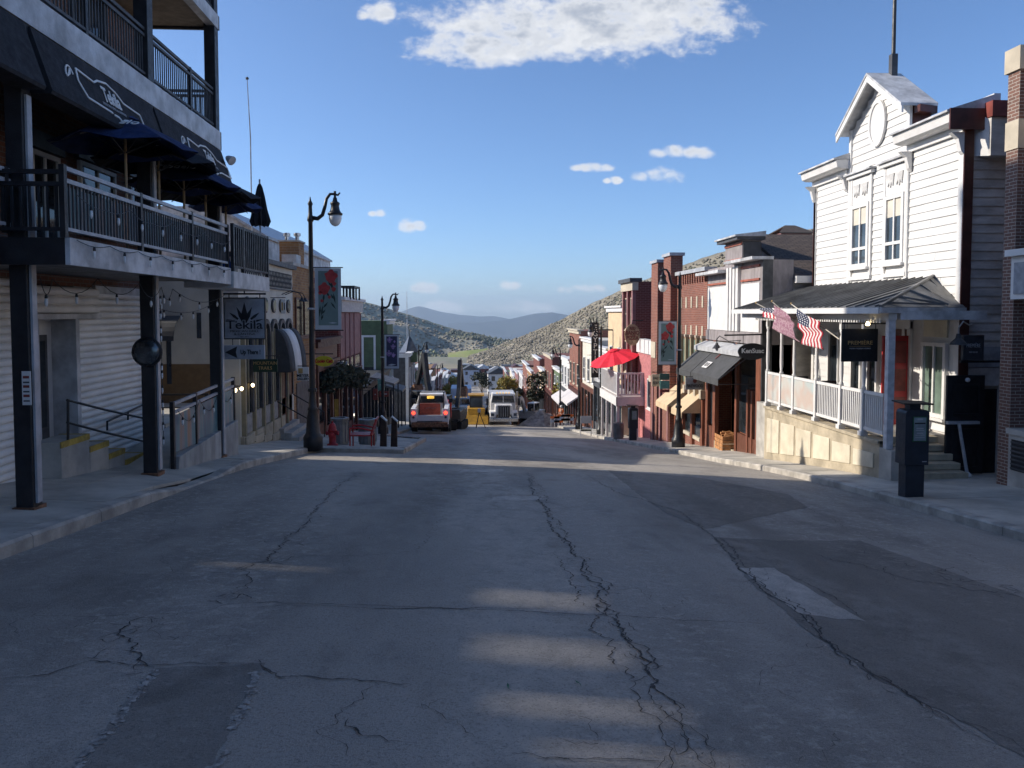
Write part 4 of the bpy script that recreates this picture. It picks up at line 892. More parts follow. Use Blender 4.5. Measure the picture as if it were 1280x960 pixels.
# concrete ramp with railing
XRm = -5.2; ya, yb = YA(222, XRm, 570), YA(298, XRm, 540)
rp = thing('access_ramp', 'concrete ramp wall with salt streaks beside the passage', 'ramp', (XRm, (ya + yb) / 2, walk_l(XRm, ya)))
G['streak'] = mat('salt_streaked_concrete', (.33, .325, .31), .85, .14, 2.5, .006, 60, dirt=.65, dirtcol=(.55, .55, .54), stretch=(1, 1.2, .5))
B().prism([(XRm, ya, walk_l(XRm, ya) - .3), (XRm, yb, walk_l(XRm, yb) - .4), (XRm, yb, ZA(297, 525, XRm)), (XRm, ya + .1, ZA(224, 574, XRm) + .04)], (-.18, 0, 0)).build('ramp_wall', 'streak', rp, bevel=.01)
B().prism([(XRm - .19, ya, walk_l(XRm, ya) - .3), (XRm - .19, yb, walk_l(XRm, yb) - .4), (XRm - .19, yb, ZA(297, 525, XRm) - .08), (XRm - .19, ya + .1, walk_l(XRm, ya) + .01)], (-1.25, 0, 0)).build('ramp_floor', 'slab', rp)
B().prism([(XW - .1, yb + .01, walk_l(XRm, yb) - .4), (XW - .1, 21.45, -4.4), (XW - .1, 21.45, ZA(297, 525, XRm) - .09), (XW - .1, yb + .01, ZA(297, 525, XRm) - .085)], (-2.4, 0, 0)).build('landing', 'slab', rp)
rr_ = thing('ramp_railing', 'sloping grey ramp railing with dark painted panels', 'railing', (XRm - .09, (ya + yb) / 2, walk_l(XRm, ya)))
def lerpz(y, za, zb): return za + (zb - za) * (y - ya) / (yb - ya)
zA0, zA1 = ZA(222, 505, XRm), ZA(290, 475, XRm)
pst = [ya + .02, YA(250, XRm, 530), YA(277, XRm, 510), yb - .05]
for y in pst:
    zt = lerpz(y, zA0, zA1); zb = lerpz(y, ZA(224, 574, XRm) + .04, ZA(297, 525, XRm)) if y > ya + .3 else walk_l(XRm, y)
    B().box(XRm - .12, XRm - .05, y - .035, y + .035, zb - .03, zt + .04).build('rail_post', 'black', rr_)
for dz in (0, -.16): B().bar((XRm - .08, ya, zA0 + dz), (XRm - .08, yb, zA1 + dz), .05).build('rail', 'railgrey', rr_)
for a, c in zip(pst[:-1], pst[1:]):
    za, zc_ = lerpz(a, zA0, zA1) - .22, lerpz(c, zA0, zA1) - .22
    B().prism([(XRm - .09, a + .05, za), (XRm - .09, c - .05, zc_), (XRm - .09, c - .05, zc_ - .72), (XRm - .09, a + .05, za - .66)], (.02, 0, 0)).build('art_panel', 'art', rr_)
bulbs('string_lights', 'string of bulbs looped along the sloping ramp railing', [[(XRm - .02, y, lerpz(y, zA0, zA1) - .12 - .3 * (i % 2)) for i, y in enumerate(np.linspace(ya + .1, yb - .1, 7))]], .4, .05)
# inner passage railing
pr = thing('passage_railing', 'black picket railing across the back of the passage', 'railing', (-7, 20.2, -3)); railing(pr, FR('S', 20.3), -9.2, -6.85, ZB(230, 585, 20.3), ZB(230, 492, 20.3) - ZB(230, 585, 20.3), m='black', step=.16, bt=.035, posts=[-9, -6.9], rails=(0, .35))
# ---- cream arcade building
def arch(fr, a0, a1, z0, zs, n0, n1, seg=10, inner=None):
    """solid arched panel (rectangle with a semicircle); inner = ring thickness"""
    c = (a0 + a1) / 2; r = (a1 - a0) / 2
    out = [(a0, z0)] + [(c - r * math.cos(math.pi * i / seg), zs + r * 1.15 * math.sin(math.pi * i / seg)) for i in range(seg + 1)] + [(a1, z0)]
    b = B(); d = Vector(fr(0, 0, n1)) - Vector(fr(0, 0, n0))
    if inner is None: return b.prism([fr(a, z, n0) for a, z in out], d)
    r2 = r - inner
    inn = [(a0 + inner, z0)] + [(c - r2 * math.cos(math.pi * i / seg), zs + r2 * 1.15 * math.sin(math.pi * i / seg)) for i in range(seg + 1)] + [(a1 - inner, z0)]
    for i in range(len(out) - 1): b.prism([fr(*out[i], n0), fr(*out[i + 1], n0), fr(*inn[i + 1], n0), fr(*inn[i], n0)], d)
    return b
XC = -6.4; lc = FR('L', XC); CY0, CY1 = 21.5, YA(366, XC); CT = ZA(350, 331, XC)
cb = thing('arcade_building', 'cream stucco gallery building with tall arched windows and a lattice parapet', 'building', (XC, 25, walk_l(XC, 25)))
B().box(-16, XC, CY0, CY1, -6.5, CT - .08).build('stucco_wall', 'cream', cb)
B().box(-16, XC - .6, CY0 - .012, CY0 - .002, -6, ZB(250, 455, 21.5)).build('brown_dado', mat('brown_dado', (.2, .125, .06), .8, .08), cb)
lc.box(B(), CY0 - .1, CY1 + .02, CT - .08, CT + .06, -.6, .16).build('cornice', 'darkgrey', cb); lc.box(B(), CY0, CY1, ZA(350, 361, XC) - .05, ZA(350, 361, XC), 0, .06).build('string_course', 'darkgrey', cb)
# lattice band
z0, z1 = ZA(350, 360, XC), ZA(350, 341, XC); lat = B(); a = CY0 + .1
while a < CY1 - .3:
    lat.bar(lc(a, z0, .03), lc(a + .3, z1, .03), .02, .02, up=(1, 0, 0)); lat.bar(lc(a + .3, z0, .035), lc(a, z1, .035), .02, .02, up=(1, 0, 0)); a += .19
lat.build('lattice', 'darkgrey', cb, kind='stuff')
ak = [CY0 + .25 + i * 1.0 for i in range(6)]
zs_a = ZA(340, 418, XC); zbase = ZA(320, 512, XC)
for i, a in enumerate(ak):
    zg = walk_l(XC, a + .4); zb = max(zbase - .08 * i * .0, zg + .6)
    ring = arch(lc, a, a + .88, zb, zs_a, .0, .09, inner=.12).build('arch_trim', 'darkgrey', cb)
    w = arch(lc, a + .12, a + .76, zb, zs_a, .0, .02).build('window', 'glass', cb); sub(lc.box(B(), a + .42, a + .46, zb, zs_a + .2, .02, .06), 'mullion', 'olive', w); sub(lc.box(B(), a + .12, a + .76, zb - .55, zb - .01, .0, .05), 'apron_panel', mat('grey_apron', (.3, .29, .27), .7), w)
    c = lc(a + .44, ZA(338, 382, XC), 0)
    B().lathe(c, [(.2, -.01), (.24, .03), (.24, .06), (.2, .07)], 16, (1, 0, 0)).build('oculus', 'darkgrey', cb); B().lathe(Vector(c), [(.19, 0), (.19, .072)], 16, (1, 0, 0)).build('oculus_pane', 'glassgreen', cb)
    lc.box(B(), a - .12, a, zg - .2, zs_a + .1, 0, .12).build('pilaster', 'olive', cb)
lc.box(B(), CY0, CY1 - 1.7, -5.6, zbase - .58, 0, .1).build('stone_base', 'tanstone', cb)
for i in range(5):
    for j in range(2):
        a = CY0 + .05 + i * .95 + j * .4; lc.box(B(), a, a + .88, zbase - .85 - .3 * j - .13 * i, zbase - .59 - .3 * j - .13 * i, .1, .14 + .02 * random.random()).build('stone_block', 'tanstone', cb, bevel=.02)
for u, v in ((294, 488), (302, 486), (316, 481.5)):
    p = PX(u, v, XC + .18); s_ = B().lathe(p, [(.02, -.05), (.045, -.015), (.048, .02), (.02, .05)], 10).build('sconce', 'signal', cb, smooth=True); sub(B().box(XC, XC + .18, p.y - .03, p.y + .03, p.z + .06, p.z + .09), 'bracket', 'black', s_)
# side wall features seen through the passage
sc = FR('S', CY0)
b = B(); p = PY(214, 400, CY0); q = PY(230, 425, CY0); g = []
for i in range(9): t = R(90) * i / 8; g.append([(p.x - .5, CY0 - .75 * math.sin(t), q.z + (ZB(215, 395, CY0) - q.z) * math.cos(t)), (q.x, CY0 - .75 * math.sin(t), q.z + (ZB(215, 395, CY0) - q.z) * math.cos(t))])
b.sheet(g).build('barrel_awning', 'awngrey', cb, thick=.02); p, q = PY(246, 391, CY0), PY(252, 423, CY0); B().box(p.x, q.x, CY0 - .02, CY0 + .1, q.z, p.z).build('slot_window', 'glass', cb); p, q = PY(208, 425, CY0), PY(215, 480, CY0); B().box(p.x, q.x, CY0 - .02, CY0 + .1, q.z, p.z).build('side_door', 'glass', cb)
# striped barrel awning over the far door, steps
a0, a1 = CY1 - 2.7, CY1 - .2; zt, zb = ZA(352, 411, XC), ZA(352, 463, XC); dep = .5
def awn_strip(f0, f1, m):
    g = []
    for i in range(11):
        t = R(90) * i / 10; g.append([lc(a0 + (a1 - a0) * f, zb + (zt - zb) * math.cos(t), dep * math.sin(t) + .01) for f in (f0, f1)])
    B().sheet(g).build('awning_strip', m, cb, thick=.02, smooth=True)
for f0, f1, m in ((0, .3, 'awngrey'), (.3, .7, 'white'), (.7, 1, 'awngrey')): awn_strip(f0, f1, m)
for a in (a0, a1): B().prism([lc(a, zb, .01)] + [lc(a, zb + (zt - zb) * math.cos(R(90) * i / 8), dep * math.sin(R(90) * i / 8)) for i in range(9)], (0, .02, 0)).build('awning_cheek', 'awngrey', cb)
lc.box(B(), a0 + .3, a1 - .3, zb - 2.0, zb + .3, 0, .05).build('door', 'wood', cb)
for i in range(4): lc.box(B(), a0 + .1, a1 - .1, -6, walk_l(XC, 27) + .15 * (4 - i), 0.02 + .25 * i, .26 + .25 * i).build('step', 'concrete', cb)
for a in (a0 + .12, a1 - .12): B().tube([lc(a, walk_l(XC, 27) + 1.5, .05), lc(a, walk_l(XC, 27) + .85, 1.15), lc(a, walk_l(XC, 27) - .05, 1.15)], .022).build('handrail', 'black', cb)
ls = thing('wall_lamps', 'black gooseneck lamps above a small gallery plaque', 'lamp', PX(355, 365, XC)); p = PX(352, 368, XC)
for dy in (0, .5): B().tube([(XC, p.y + dy, p.z), (XC + .3, p.y + dy, p.z + .12), (XC + .6, p.y + dy, p.z + .05), (XC + .68, p.y + dy, p.z - .1)], .015).lathe((XC + .68, p.y + dy, p.z - .1), [(.03, 0), (.05, -.06), (.12, -.14)], 10).build('gooseneck', 'black', ls)
sg, p, q = sign_S('hanging_sign', 'small white plaque with dark squares above the arches', 351, 374, 357, 392, YA(354, XC + .4), 'white'); B().box(p.x + .02, p.x + .07, YA(354, XC + .4) - .01, YA(354, XC + .4), q.z + .1, p.z - .1).build('print', 'gold', sg); B().box(p.x + .1, q.x - .02, YA(354, XC + .4) - .01, YA(354, XC + .4), q.z + .12, p.z - .12).build('print', 'blacktext', sg)
B().tube([(XC, YA(354, XC + .4) + .02, p.z + .05), (q.x, YA(354, XC + .4) + .02, p.z + .05)], .012).build('bracket', 'black', sg)
# grey metal building behind the cream one
gm = thing('metal_building', 'grey metal sided building rising behind the cream gallery', 'building', (-13, 30, -4)); Yg = 30
p0 = PY(205, 262, Yg); p1 = PY(267, 258, Yg); p2 = PY(330, 296, Yg)
B().prism([(p0.x - 4, Yg, -6), (p2.x, Yg, -6), (p2.x, Yg, p2.z), (p1.x, Yg, p1.z), (p0.x - 4, Yg, p1.z)], (0, 14, 0)).build('siding', 'steelgrey', gm)
B().prism([(p1.x, Yg - .1, p1.z), (p2.x + .1, Yg - .1, p2.z - .05), (p2.x + .1, Yg - .1, p2.z + .06), (p1.x, Yg - .1, p1.z + .12)], (0, 14.2, 0)).build('roof_edge', 'railgrey', gm); b = B()
k = 0
while p1.x + k * .18 < p2.x: x = p1.x + k * .18; b.box(x, x + .03, Yg - .03, Yg, -3, p1.z + (p2.z - p1.z) * (x - p1.x) / (p2.x - p1.x) - .02); k += 1
b.build('siding_ribs', 'steelgrey', gm, kind='stuff')
p = PY(227, 252, Yg); B().lathe((p.x, Yg + .5, p.z - .3), [(.13, 0), (.13, .55), (.17, .56), (.17, .68), (.1, .7)], 10).build('vent_pipe', 'railgrey', gm)
# ---- mustard brick
XM = -6.45; lm = FR('L', XM); MY0, MY1 = CY1 + .02, YA(394, XM); MT = ZA(370, 333, XM)
mb = thing('mustard_brick_building', 'yellow brick building with a tall chimney past the cream gallery', 'building', (XM, MY0 + 2, walk_l(XM, 30)))
B().box(-16, XM, MY0, MY1, -7, MT).build('brick_wall', 'brickM', mb); lm.box(B(), MY0 - .02, MY1 + .02, MT, MT + .12, -.4, .08).build('coping', 'concrete', mb)
p, q = PY(349, 302, MY0 + 2), PY(374, 334, MY0 + 2); ch = B().box(p.x, q.x, MY0 + 2, MY0 + 2.9, MT - .5, p.z).build('chimney', 'brickM', mb)
sub(B().box(p.x - .05, q.x + .05, MY0 + 1.95, MY0 + 2.95, p.z, p.z + .06), 'chimney_cap', 'concrete', ch)
for dx in (.2, .6): sub(B().lathe((p.x + dx, MY0 + 2.4, p.z + .06), [(.08, 0), (.08, .18), (.14, .2), (.14, .3), (.08, .32)], 10), 'flue', 'chrome', ch)
q2 = PY(352, 318, MY0 + 1.2); B().box(q2.x, q2.x + .55, MY0 + 1.2, MY0 + 1.9, MT, q2.z).build('roof_unit', 'railgrey', mb)
for k in range(14): lm.box(B(), MY1 - .5, MY1 - .12, MT - .5 - k * .42, MT - .5 - k * .42 + .21, 0, .03).build('quoin', 'brickD', mb)
lm.box(B(), MY0 + .6, MY1 - .8, -5.2, -2.6, -.02, .03).build('shop_window', 'darkgrey', mb); window(mb, lm, MY0 + .5, MY1 - .7, -.9, .6, 'wood', 'glass', nx=2)
sg, p, q = sign_S('hanging_sign', 'white gallery sign with black lettering beside the brick wall', 371, 459, 386, 476, YA(378, -5.7), 'white'); Yq = YA(378, -5.7); h = p.z - q.z
text(sg, 'MEYER', h * .3, ((p.x + q.x) / 2, Yq - .006, q.z + h * .38), (R(90), 0, 0), 'blacktext', bold=.003); text(sg, 'GALLERY', h * .22, ((p.x + q.x) / 2, Yq - .006, q.z + h * .14), (R(90), 0, 0), 'blacktext', bold=.003); B().box(p.x + .05, p.x + .2, Yq - .006, Yq, q.z + h * .55, p.z - .04).build('print', 'gold', sg); B().tube([(XM, Yq + .02, p.z + .04), (q.x, Yq + .02, p.z + .04)], .015).build('bracket', 'black', sg)

# ---- generic street buildings
def shop(side, X, y0, y1, ztop, name, label, wall, cat='building', depth=9, trim='white', glassm='glass', upper=1, nwin=3, store='wood', corn=True, cornm=None, awn=None, parapet=0, zbase=None, winz=None, seed=0):
    fr = FR(side, X); ym = (y0 + y1) / 2; wf = walk_l if side == 'L' else walk_r; zg = wf(X, ym)
    o = thing(name, label, cat, (X, ym, zg)); sx = -1 if side == 'L' else 1
    B().box(X, X + sx * depth, y0 + .01, y1 - .01, min(wf(X, y1), zg) - 1.2, ztop).build('wall', wall, o)
    if corn:
        fr.box(B(), y0 - .05, y1 + .05, ztop - .28, ztop - .02, -.05, .16).build('cornice', cornm or trim, o); fr.box(B(), y0 - .1, y1 + .1, ztop - .02, ztop + .1, -.3, .28).build('cornice_cap', cornm or trim, o)
    W_ = y1 - y0; zs = zg + 3.0
    # shopfront: bulkhead, glazing bays, transom, door
    fr.box(B(), y0 + .02, y1 - .02, zs, zs + .35, 0, .14).build('sign_band', store, o)
    nb_ = max(2, int(W_ / 1.7))
    for i in range(nb_ + 1):
        a = y0 + .15 + (W_ - .3) * i / nb_; fr.box(B(), a - .12, a + .12, wf(X, a) - .1, zs, 0, .12).build('pilaster', store, o)
    for i in range(nb_):
        a = y0 + .15 + (W_ - .3) * i / nb_ + .14; c = y0 + .15 + (W_ - .3) * (i + 1) / nb_ - .14; zz = wf(X, c)
        if i == nb_ // 2:
            d = fr.box(B(), a, c, zz + .02, zs - .5, .0, .03).build('door', store, o); sub(fr.box(B(), a + .15, c - .15, zz + .5, zs - .65, .03, .04), 'pane', glassm, d); fr.box(B(), a, c, zs - .45, zs - .02, .0, .03).build('transom', glassm, o)
        else:
            fr.box(B(), a, c, zz - .3, zz + .6, 0, .08).build('bulkhead', store, o); fr.box(B(), a, c, zz + .62, zs - .02, .0, .025).build('shop_window', glassm, o)
    hgt = ztop - .5 - (zs + .5)
    if upper and hgt > 1.0:
        for s_ in range(upper):
            zz = zs + .75 + s_ * hgt / upper; ht = min(1.9, hgt / upper - .55)
            for i in range(nwin):
                a = y0 + W_ * (i + .5) / nwin; w = min(1.0, W_ / nwin * .55); window(o, fr, a - w / 2, a + w / 2, zz, zz + ht, trim, glassm, nx=1, nz=2)
    if awn:
        za = zs - .05; b = B().prism([fr(y0 + .2, za, .1), fr(y0 + .2, za - .65, 1.1), fr(y0 + .2, za - .85, 1.1), fr(y0 + .2, za - .82, 1.05), fr(y0 + .2, za - .12, .1)], (0, y1 - y0 - .4, 0)); b.build('awning', awn, o)
    return o, fr, zg, zs
# left row beyond the mustard brick
XD = -6.5
shop('L', XD, MY1 + .05, YA(421, XD), ZA(405, 425, XD), 'low_shop', 'low dark wood shop front behind the first lamp post', 'wood', trim='brown', store='wood', upper=0)
q0, q1 = YA(423, XD), YA(449.5, XD)
o, fr, zg, zs = shop('L', XD, q0, q1, ZA(430, 372, XD) - .45, 'quoined_brick_building', 'brick and mauve panel building with striped quoins and white cornice', 'brickD', trim='white', upper=0, store='brown', corn=False)
zt = ZA(430, 372, XD); fr.box(B(), q0 - .1, q1 + .1, zt - .75, zt - .15, -1.2, .2).build('cornice', mat('pale_grey_cornice', (.5, .48, .45), .7), o); fr.box(B(), q0 - .2, q1 + .2, zt - .15, zt, -1.4, .35).build('cornice_cap', 'white', o)
B().box(XD - 9, XD - .05, q0, q1, ZA(430, 372, XD) - .5, zt - .1).build('parapet', 'brickD', o)
for k in range(12): FR('S', q0).box(B(), XD - .5, XD - .0, zt - 1.15 - k * .62, zt - 1.15 - k * .62 + .31, 0.012, .04).build('quoin', 'redtrim', o)
for a, c in ((q0 + .3, q0 + 1.6), (q0 + 1.75, q0 + 3.1), (q0 + 3.25, q0 + 4.6), (q0 + 4.75, q1 - .2)):
    if c - a > .3: fr.box(B(), a, c, zt - 3.1, zt - .8, 0, .05).build('panel', 'mauve', o); fr.box(B(), a + .1, c - .1, zs + .4, zt - 3.2, 0, .05).build('window', 'glass', o)
    fr.box(B(), c, c + .15, zs, zt - .8, 0, .1).build('pilaster', 'mauve', o)
dr = thing('roof_railing', 'small black railed deck on the roof of the striped brick building', 'railing', (XD - 1.5, q0 + 3, zt)); p, q = PY(424, 357, q0 + 1.5), PY(443, 371, q0 + 1.5)
B().box(p.x, q.x, q0 + 1.5, q0 + 3.6, p.z - .1, p.z).build('canopy', 'black', dr)
for x in np.linspace(p.x + .04, q.x - .04, 5):
    for y in (q0 + 1.5, q0 + 3.5): B().box(x - .04, x + .04, y, y + .08, zt - .1, p.z - .1).build('post', 'black', dr)
# green building
g0, g1 = YA(484, XD), YA(491, XD); zt = ZA(484, 401, XD)
o, fr, zg, zs = shop('L', XD, g0, g1, zt, 'green_building', 'green sided building with a white framed side window', 'green', trim='white', upper=1, nwin=2, store='darkgrey', depth=7)
sfr = FR('S', g0 + .01); p, q = PY(452, 419, g0), PY(470, 480, g0); window(o, sfr, p.x, q.x, q.z, p.z, 'white', 'glass', ft=.16)
for k in range(18): sfr.box(B(), XD - 7, XD, zt - .25 - k * .2, zt - .25 - k * .2 + .19, 0.012, .03).build('siding_board', 'green', o)
shop('L', XD, q1 + .1, g0 - .1, ZA(470, 470, XD) - .1, 'low_shop', 'low dark shop with a white sloping awning before the green building', 'darkgrey', trim='black', store='black', upper=0)
# metal canopies
for (u0, v0, u1, v1, Y) in ((458, 477, 493, 490, 50), (482, 486, 503, 497, 58)):
    p, q = PY(u0, v0, Y), PY(u1, v1, Y); o = thing('metal_canopy', 'ribbed grey metal canopy over the shop fronts, %s one' % ('nearer' if Y == 50 else 'farther'), 'canopy', (p.x, Y, q.z)); xr = XD
    B().prism([(xr, Y, p.z + .3), (q.x, Y, p.z - .15), (q.x, Y, p.z - .3), (xr, Y, p.z + .15)], (0, 3.4, 0)).build('roof', 'roofmetal', o)
    for k in range(6): B().bar((xr, Y + .1 + k * .62, p.z + .32), (q.x, Y + .1 + k * .62, p.z - .13), .05).build('seam', 'railgrey', o)
    B().box(q.x - .1, q.x - .02, Y, Y + .08, p.z - 3, p.z - .2).build('post', 'black', o); B().box(q.x - .1, q.x - .02, Y + 3.2, Y + 3.28, p.z - 3.6, p.z - .2).build('post', 'black', o)
# grey building with white corner boards and the small turret
h0 = YA(510, XD + .6); X2 = XD + .6; zt = ZA(508, 444, X2)
o, fr, zg, zs = shop('L', X2, h0, h0 + 9, zt, 'grey_building', 'dark grey building with white corner boards and flat roof', 'darkgrey', trim='white', upper=1, nwin=3, store='darkgrey', depth=8)
sfr = FR('S', h0 + .01); p = PY(490, 444, h0)
sfr.box(B(), X2 - .28, X2 + .02, zg - 1, zt, 0, .05).build('corner_board', 'white', o); sfr.box(B(), p.x, X2 - .28, zt - .35, zt, 0.0, .05).build('frieze', 'white', o)
tw = thing('turret', 'small steep roofed turret behind the grey building', 'turret', (XB(511, h0 + 4), h0 + 4, zt)); p = PY(512, 440, h0 + 4); B().box(p.x - .75, p.x + .75, h0 + 3.3, h0 + 4.8, zt - 1, p.z).build('base', 'green', tw)
B().add([(p.x - .95, h0 + 3.2, p.z), (p.x + .95, h0 + 3.2, p.z), (p.x + .95, h0 + 4.9, p.z), (p.x - .95, h0 + 4.9, p.z), (p.x, h0 + 4, p.z + 1.7)], [(0, 1, 4), (1, 2, 4), (2, 3, 4), (3, 0, 4), (3, 2, 1, 0)]).build('roof', 'darkgrey', tw); B().add([(p.x - .97, h0 + 3.18, p.z), (p.x - .3, h0 + 3.18, p.z), (p.x - .05, h0 + 3.96, p.z + 1.65)], [(0, 1, 2)]).build('gable_face', 'white', tw, thick=.03); B().tube([(p.x, h0 + 4, p.z + 1.6), (p.x, h0 + 4, p.z + 2.3)], .04, 5).build('finial', 'black', tw)
fp = thing('flag_pole', 'bare thin flagpole above the grey roof', 'flagpole', (XB(510, h0 + 6), h0 + 6, zt)); B().tube([(XB(509, h0 + 6), h0 + 6, zt - 1), PY(508.5, 364, h0 + 6)], [.05, .025], 6).build('pole', 'steelgrey', fp)
# farther left row
prev = h0 + 9.1
specs = [(7, 'brickD', 'wood', 'brown', 'dark brown brick'), (8, 'green', 'darkgrey', 'white', 'green'), (9, 'beige', 'darkgrey', 'white', 'tan'), (8, 'brickR', 'brown', 'white', 'red brick'), (10, 'cream', 'wood', 'white', 'cream'), (9, 'steelgrey', 'black', 'white', 'slate grey'), (12, 'brickM', 'wood', 'brown', 'yellow brick'), (12, 'mauve', 'brown', 'white', 'mauve'), (14, 'brickD', 'wood', 'white', 'dark brick'), (14, 'green', 'darkgrey', 'white', 'olive green'), (13, 'cream', 'wood', 'white', 'ivory'), (13, 'bluewhite', 'darkgrey', 'white', 'pale blue'), (13, 'brickR', 'brown', 'white', 'rust brick')]
for i, (L, wl_, st_, tr, nm) in enumerate(specs):
    zg = walk_l(XD, prev + L / 2); shop('L', XD + .2 * (i % 3), prev, prev + L, zg + [5.2, 6.3, 5.0, 7.2, 6.0, 5.2, 7.6, 6.2, 7.0, 5.4, 6.5, 5.8, 7][i], 'street_building', '%s shop building just beyond the %s one on the left' % (nm, ['grey', 'dark brown brick', 'green', 'tan', 'red brick', 'cream', 'slate grey', 'yellow brick', 'mauve', 'dark brick', 'olive green', 'ivory', 'pale blue'][i]), wl_, store=st_, trim=tr, nwin=3, depth=10); prev += L + .05
# ================================================================== RIGHT SIDE
def clapboards(par, fr, a0, a1, z0, z1, m, pitch=.2, name='clapboard', n=0.0, clip=None):
    k = int((z1 - z0) / pitch + .01)
    for i in range(k):
        za = z0 + i * pitch; zb = za + pitch + .012; l, r = a0, a1
        if clip: l, r = clip(za + pitch / 2)
        if r - l < .05: continue
        P = [fr(l, za, n), fr(l, za, n + .032), fr(l, zb, n + .008), fr(l, zb, n)]
        cuts = [l] + sorted(random.uniform(l + .5, r - .5) for _ in range(2 if r - l > 5 else 1)) + [r] if r - l > 2.2 else [l, r]
        for c0, c1 in zip(cuts[:-1], cuts[1:]):
            if c1 - c0 < .15: continue
            dn = random.uniform(-.0025, .0025); P = [fr(c0 + .002, za, n), fr(c0 + .002, za, n + .032 + dn), fr(c0 + .002, zb, n + .008 + dn), fr(c0 + .002, zb, n)]
            B().prism(P, Vector(fr(c1 - .002, za + random.uniform(-.004, .004), n)) - Vector(fr(c0 + .002, za, n))).build(name, m, par)
XF = 11.0; rf = FR('R', XF); WY0, WY1 = 16.46, 23.75; ZE = 4.05
zgr = walk_r(11, 17)
wh = thing('white_clapboard_building', 'white clapboard false front building with a gabled parapet and covered porch', 'building', (XF, 20, zgr))
B().box(XF, XF + 9, WY0 + .03, WY1 - .03, -5.5, 4.2).build('wall_core', 'oldclap', wh)
B().box(XF, XF + .5, 18.63, 21.5, 4.2, 5.2).build('gable_core', 'clap', wh)
clapboards(wh, rf, WY0 + .16, WY1 - .1, -2.75, ZE, 'clap', .2)
def gclip(z):
    if z < 5.2: return 18.63, 21.52
    t = (z - 5.2) / (6.15 - 5.2); return 18.63 + t * 1.44, 21.52 - t * 1.45
B().prism([(XF, 18.63, 5.2), (XF, 21.52, 5.2), (XF, 20.07, 6.15)], (.5, 0, 0)).build('gable_core', 'clap', wh)
clapboards(wh, rf, 18.63, 21.52, ZE + .0, 6.1, 'clap', .2, clip=gclip)
# corner boards, window bay boards
for a, w in ((WY0 - .02, .17), (WY1 - .12, .14)): rf.box(B(), a, a + w, -2.8, ZE + .2, -.04, .06).build('corner_board', 'white', wh)
FR('S', WY0).box(B(), XF - .055, XF + .16, -2.8, ZE + .25, .0, .05).build('corner_board', 'brown', wh); B().box(XF - .06, XF + .12, WY1 - .1, WY1 + .05, -1, ZE + .2).build('corner_board', 'brown', wh)
for a in (18.55, 21.45): rf.box(B(), a, a + .12, -1, 5.25, 0, .07).build('pilaster_board', 'white', wh)
for (a0, a1) in ((18.69, 19.58), (20.38, 21.33)):
    rf.box(B(), a0 - .1, a0 - .002, 1.05, 3.95, .03, .075).build('casing', 'white', wh); rf.box(B(), a1 + .002, a1 + .1, 1.05, 3.95, .03, .075).build('casing', 'white', wh)
    rf.box(B(), a0 - .1, a1 + .1, .95, 1.05, .03, .09).build('casing', 'white', wh); rf.box(B(), a0, a1, 3.08, 3.8, .03, .06).build('frieze_panel', 'white', wh)
    for k in range(2):
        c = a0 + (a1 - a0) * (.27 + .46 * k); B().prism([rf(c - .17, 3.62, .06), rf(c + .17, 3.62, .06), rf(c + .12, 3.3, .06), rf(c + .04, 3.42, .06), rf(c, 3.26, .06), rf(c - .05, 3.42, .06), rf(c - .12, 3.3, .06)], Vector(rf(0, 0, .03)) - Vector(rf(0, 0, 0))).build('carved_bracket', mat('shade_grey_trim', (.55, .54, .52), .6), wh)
    rf.box(B(), a0 - .2, a1 + .2, 3.83, 3.92, .03, .15).build('hood', 'white', wh); rf.box(B(), a0 - .24, a1 + .24, 3.93, 3.98, .03, .22).build('hood_cap', 'steelgrey', wh)
    w = window(wh, rf, a0, a1, 1.3, 3.06, 'white', 'glassblue', ft=.1, nx=2, proud=.07, n0=.036)
    sub(rf.box(B(), a0 + .08, a1 - .08, 2.5, 2.97, .0545, .06), 'blind', 'cream', w); sub(rf.box(B(), a0 + .1, a1 - .1, 1.78, 1.86, .056, .1), 'meeting_rail', 'white', w)
# eave cornices on both sides of the gable
for a0, a1 in ((WY0 - .12, 18.62), (21.53, WY1 + .12)):
    z = 4.02
    B().prism([rf(a0, z + .16, .03), rf(a0, z + .16, .3), rf(a0, z + .2, .42), rf(a0, z + .36, .46), rf(a0, z + .4, .46), rf(a0, z + .42, .03)], (0, a1 - a0, 0)).build('cornice', 'white', wh); rf.box(B(), a0 + .1, a1 - .02, z - .02, z + .155, .03, .1).build('cornice_bed', 'white', wh); B().prism([rf(a0 - .02, z + .405, .54), rf(a0 - .02, z + .45, .54), rf(a0 - .02, z + .8, -.55), rf(a0 - .02, z + .44, -.55)], (0, a1 - a0 + .04, 0)).build('cornice_roof', 'steelgrey', wh)
    for a in (a0 + .08, a1 - .2):
        B().prism([rf(a, z - .5, .06), rf(a, z - .42, .13), rf(a, z - .15, .2), rf(a, z - .02, .36), rf(a, z - .002, .06)], (0, .12, 0)).build('bracket', 'white', wh)
B().box(XF - .48, XF + .45, WY0 - .17, WY0 - .125, 4.04, 4.5).build('cornice_end', 'brown', wh); B().box(XF + .1, XF + .65, WY1 + .125, WY1 + .5, 3.6, 4.4).build('parapet_end', 'clap', wh); B().box(XF + .05, XF + .7, WY1 + .1, WY1 + .55, 4.4, 4.65).build('parapet_cap', 'redtrim', wh)
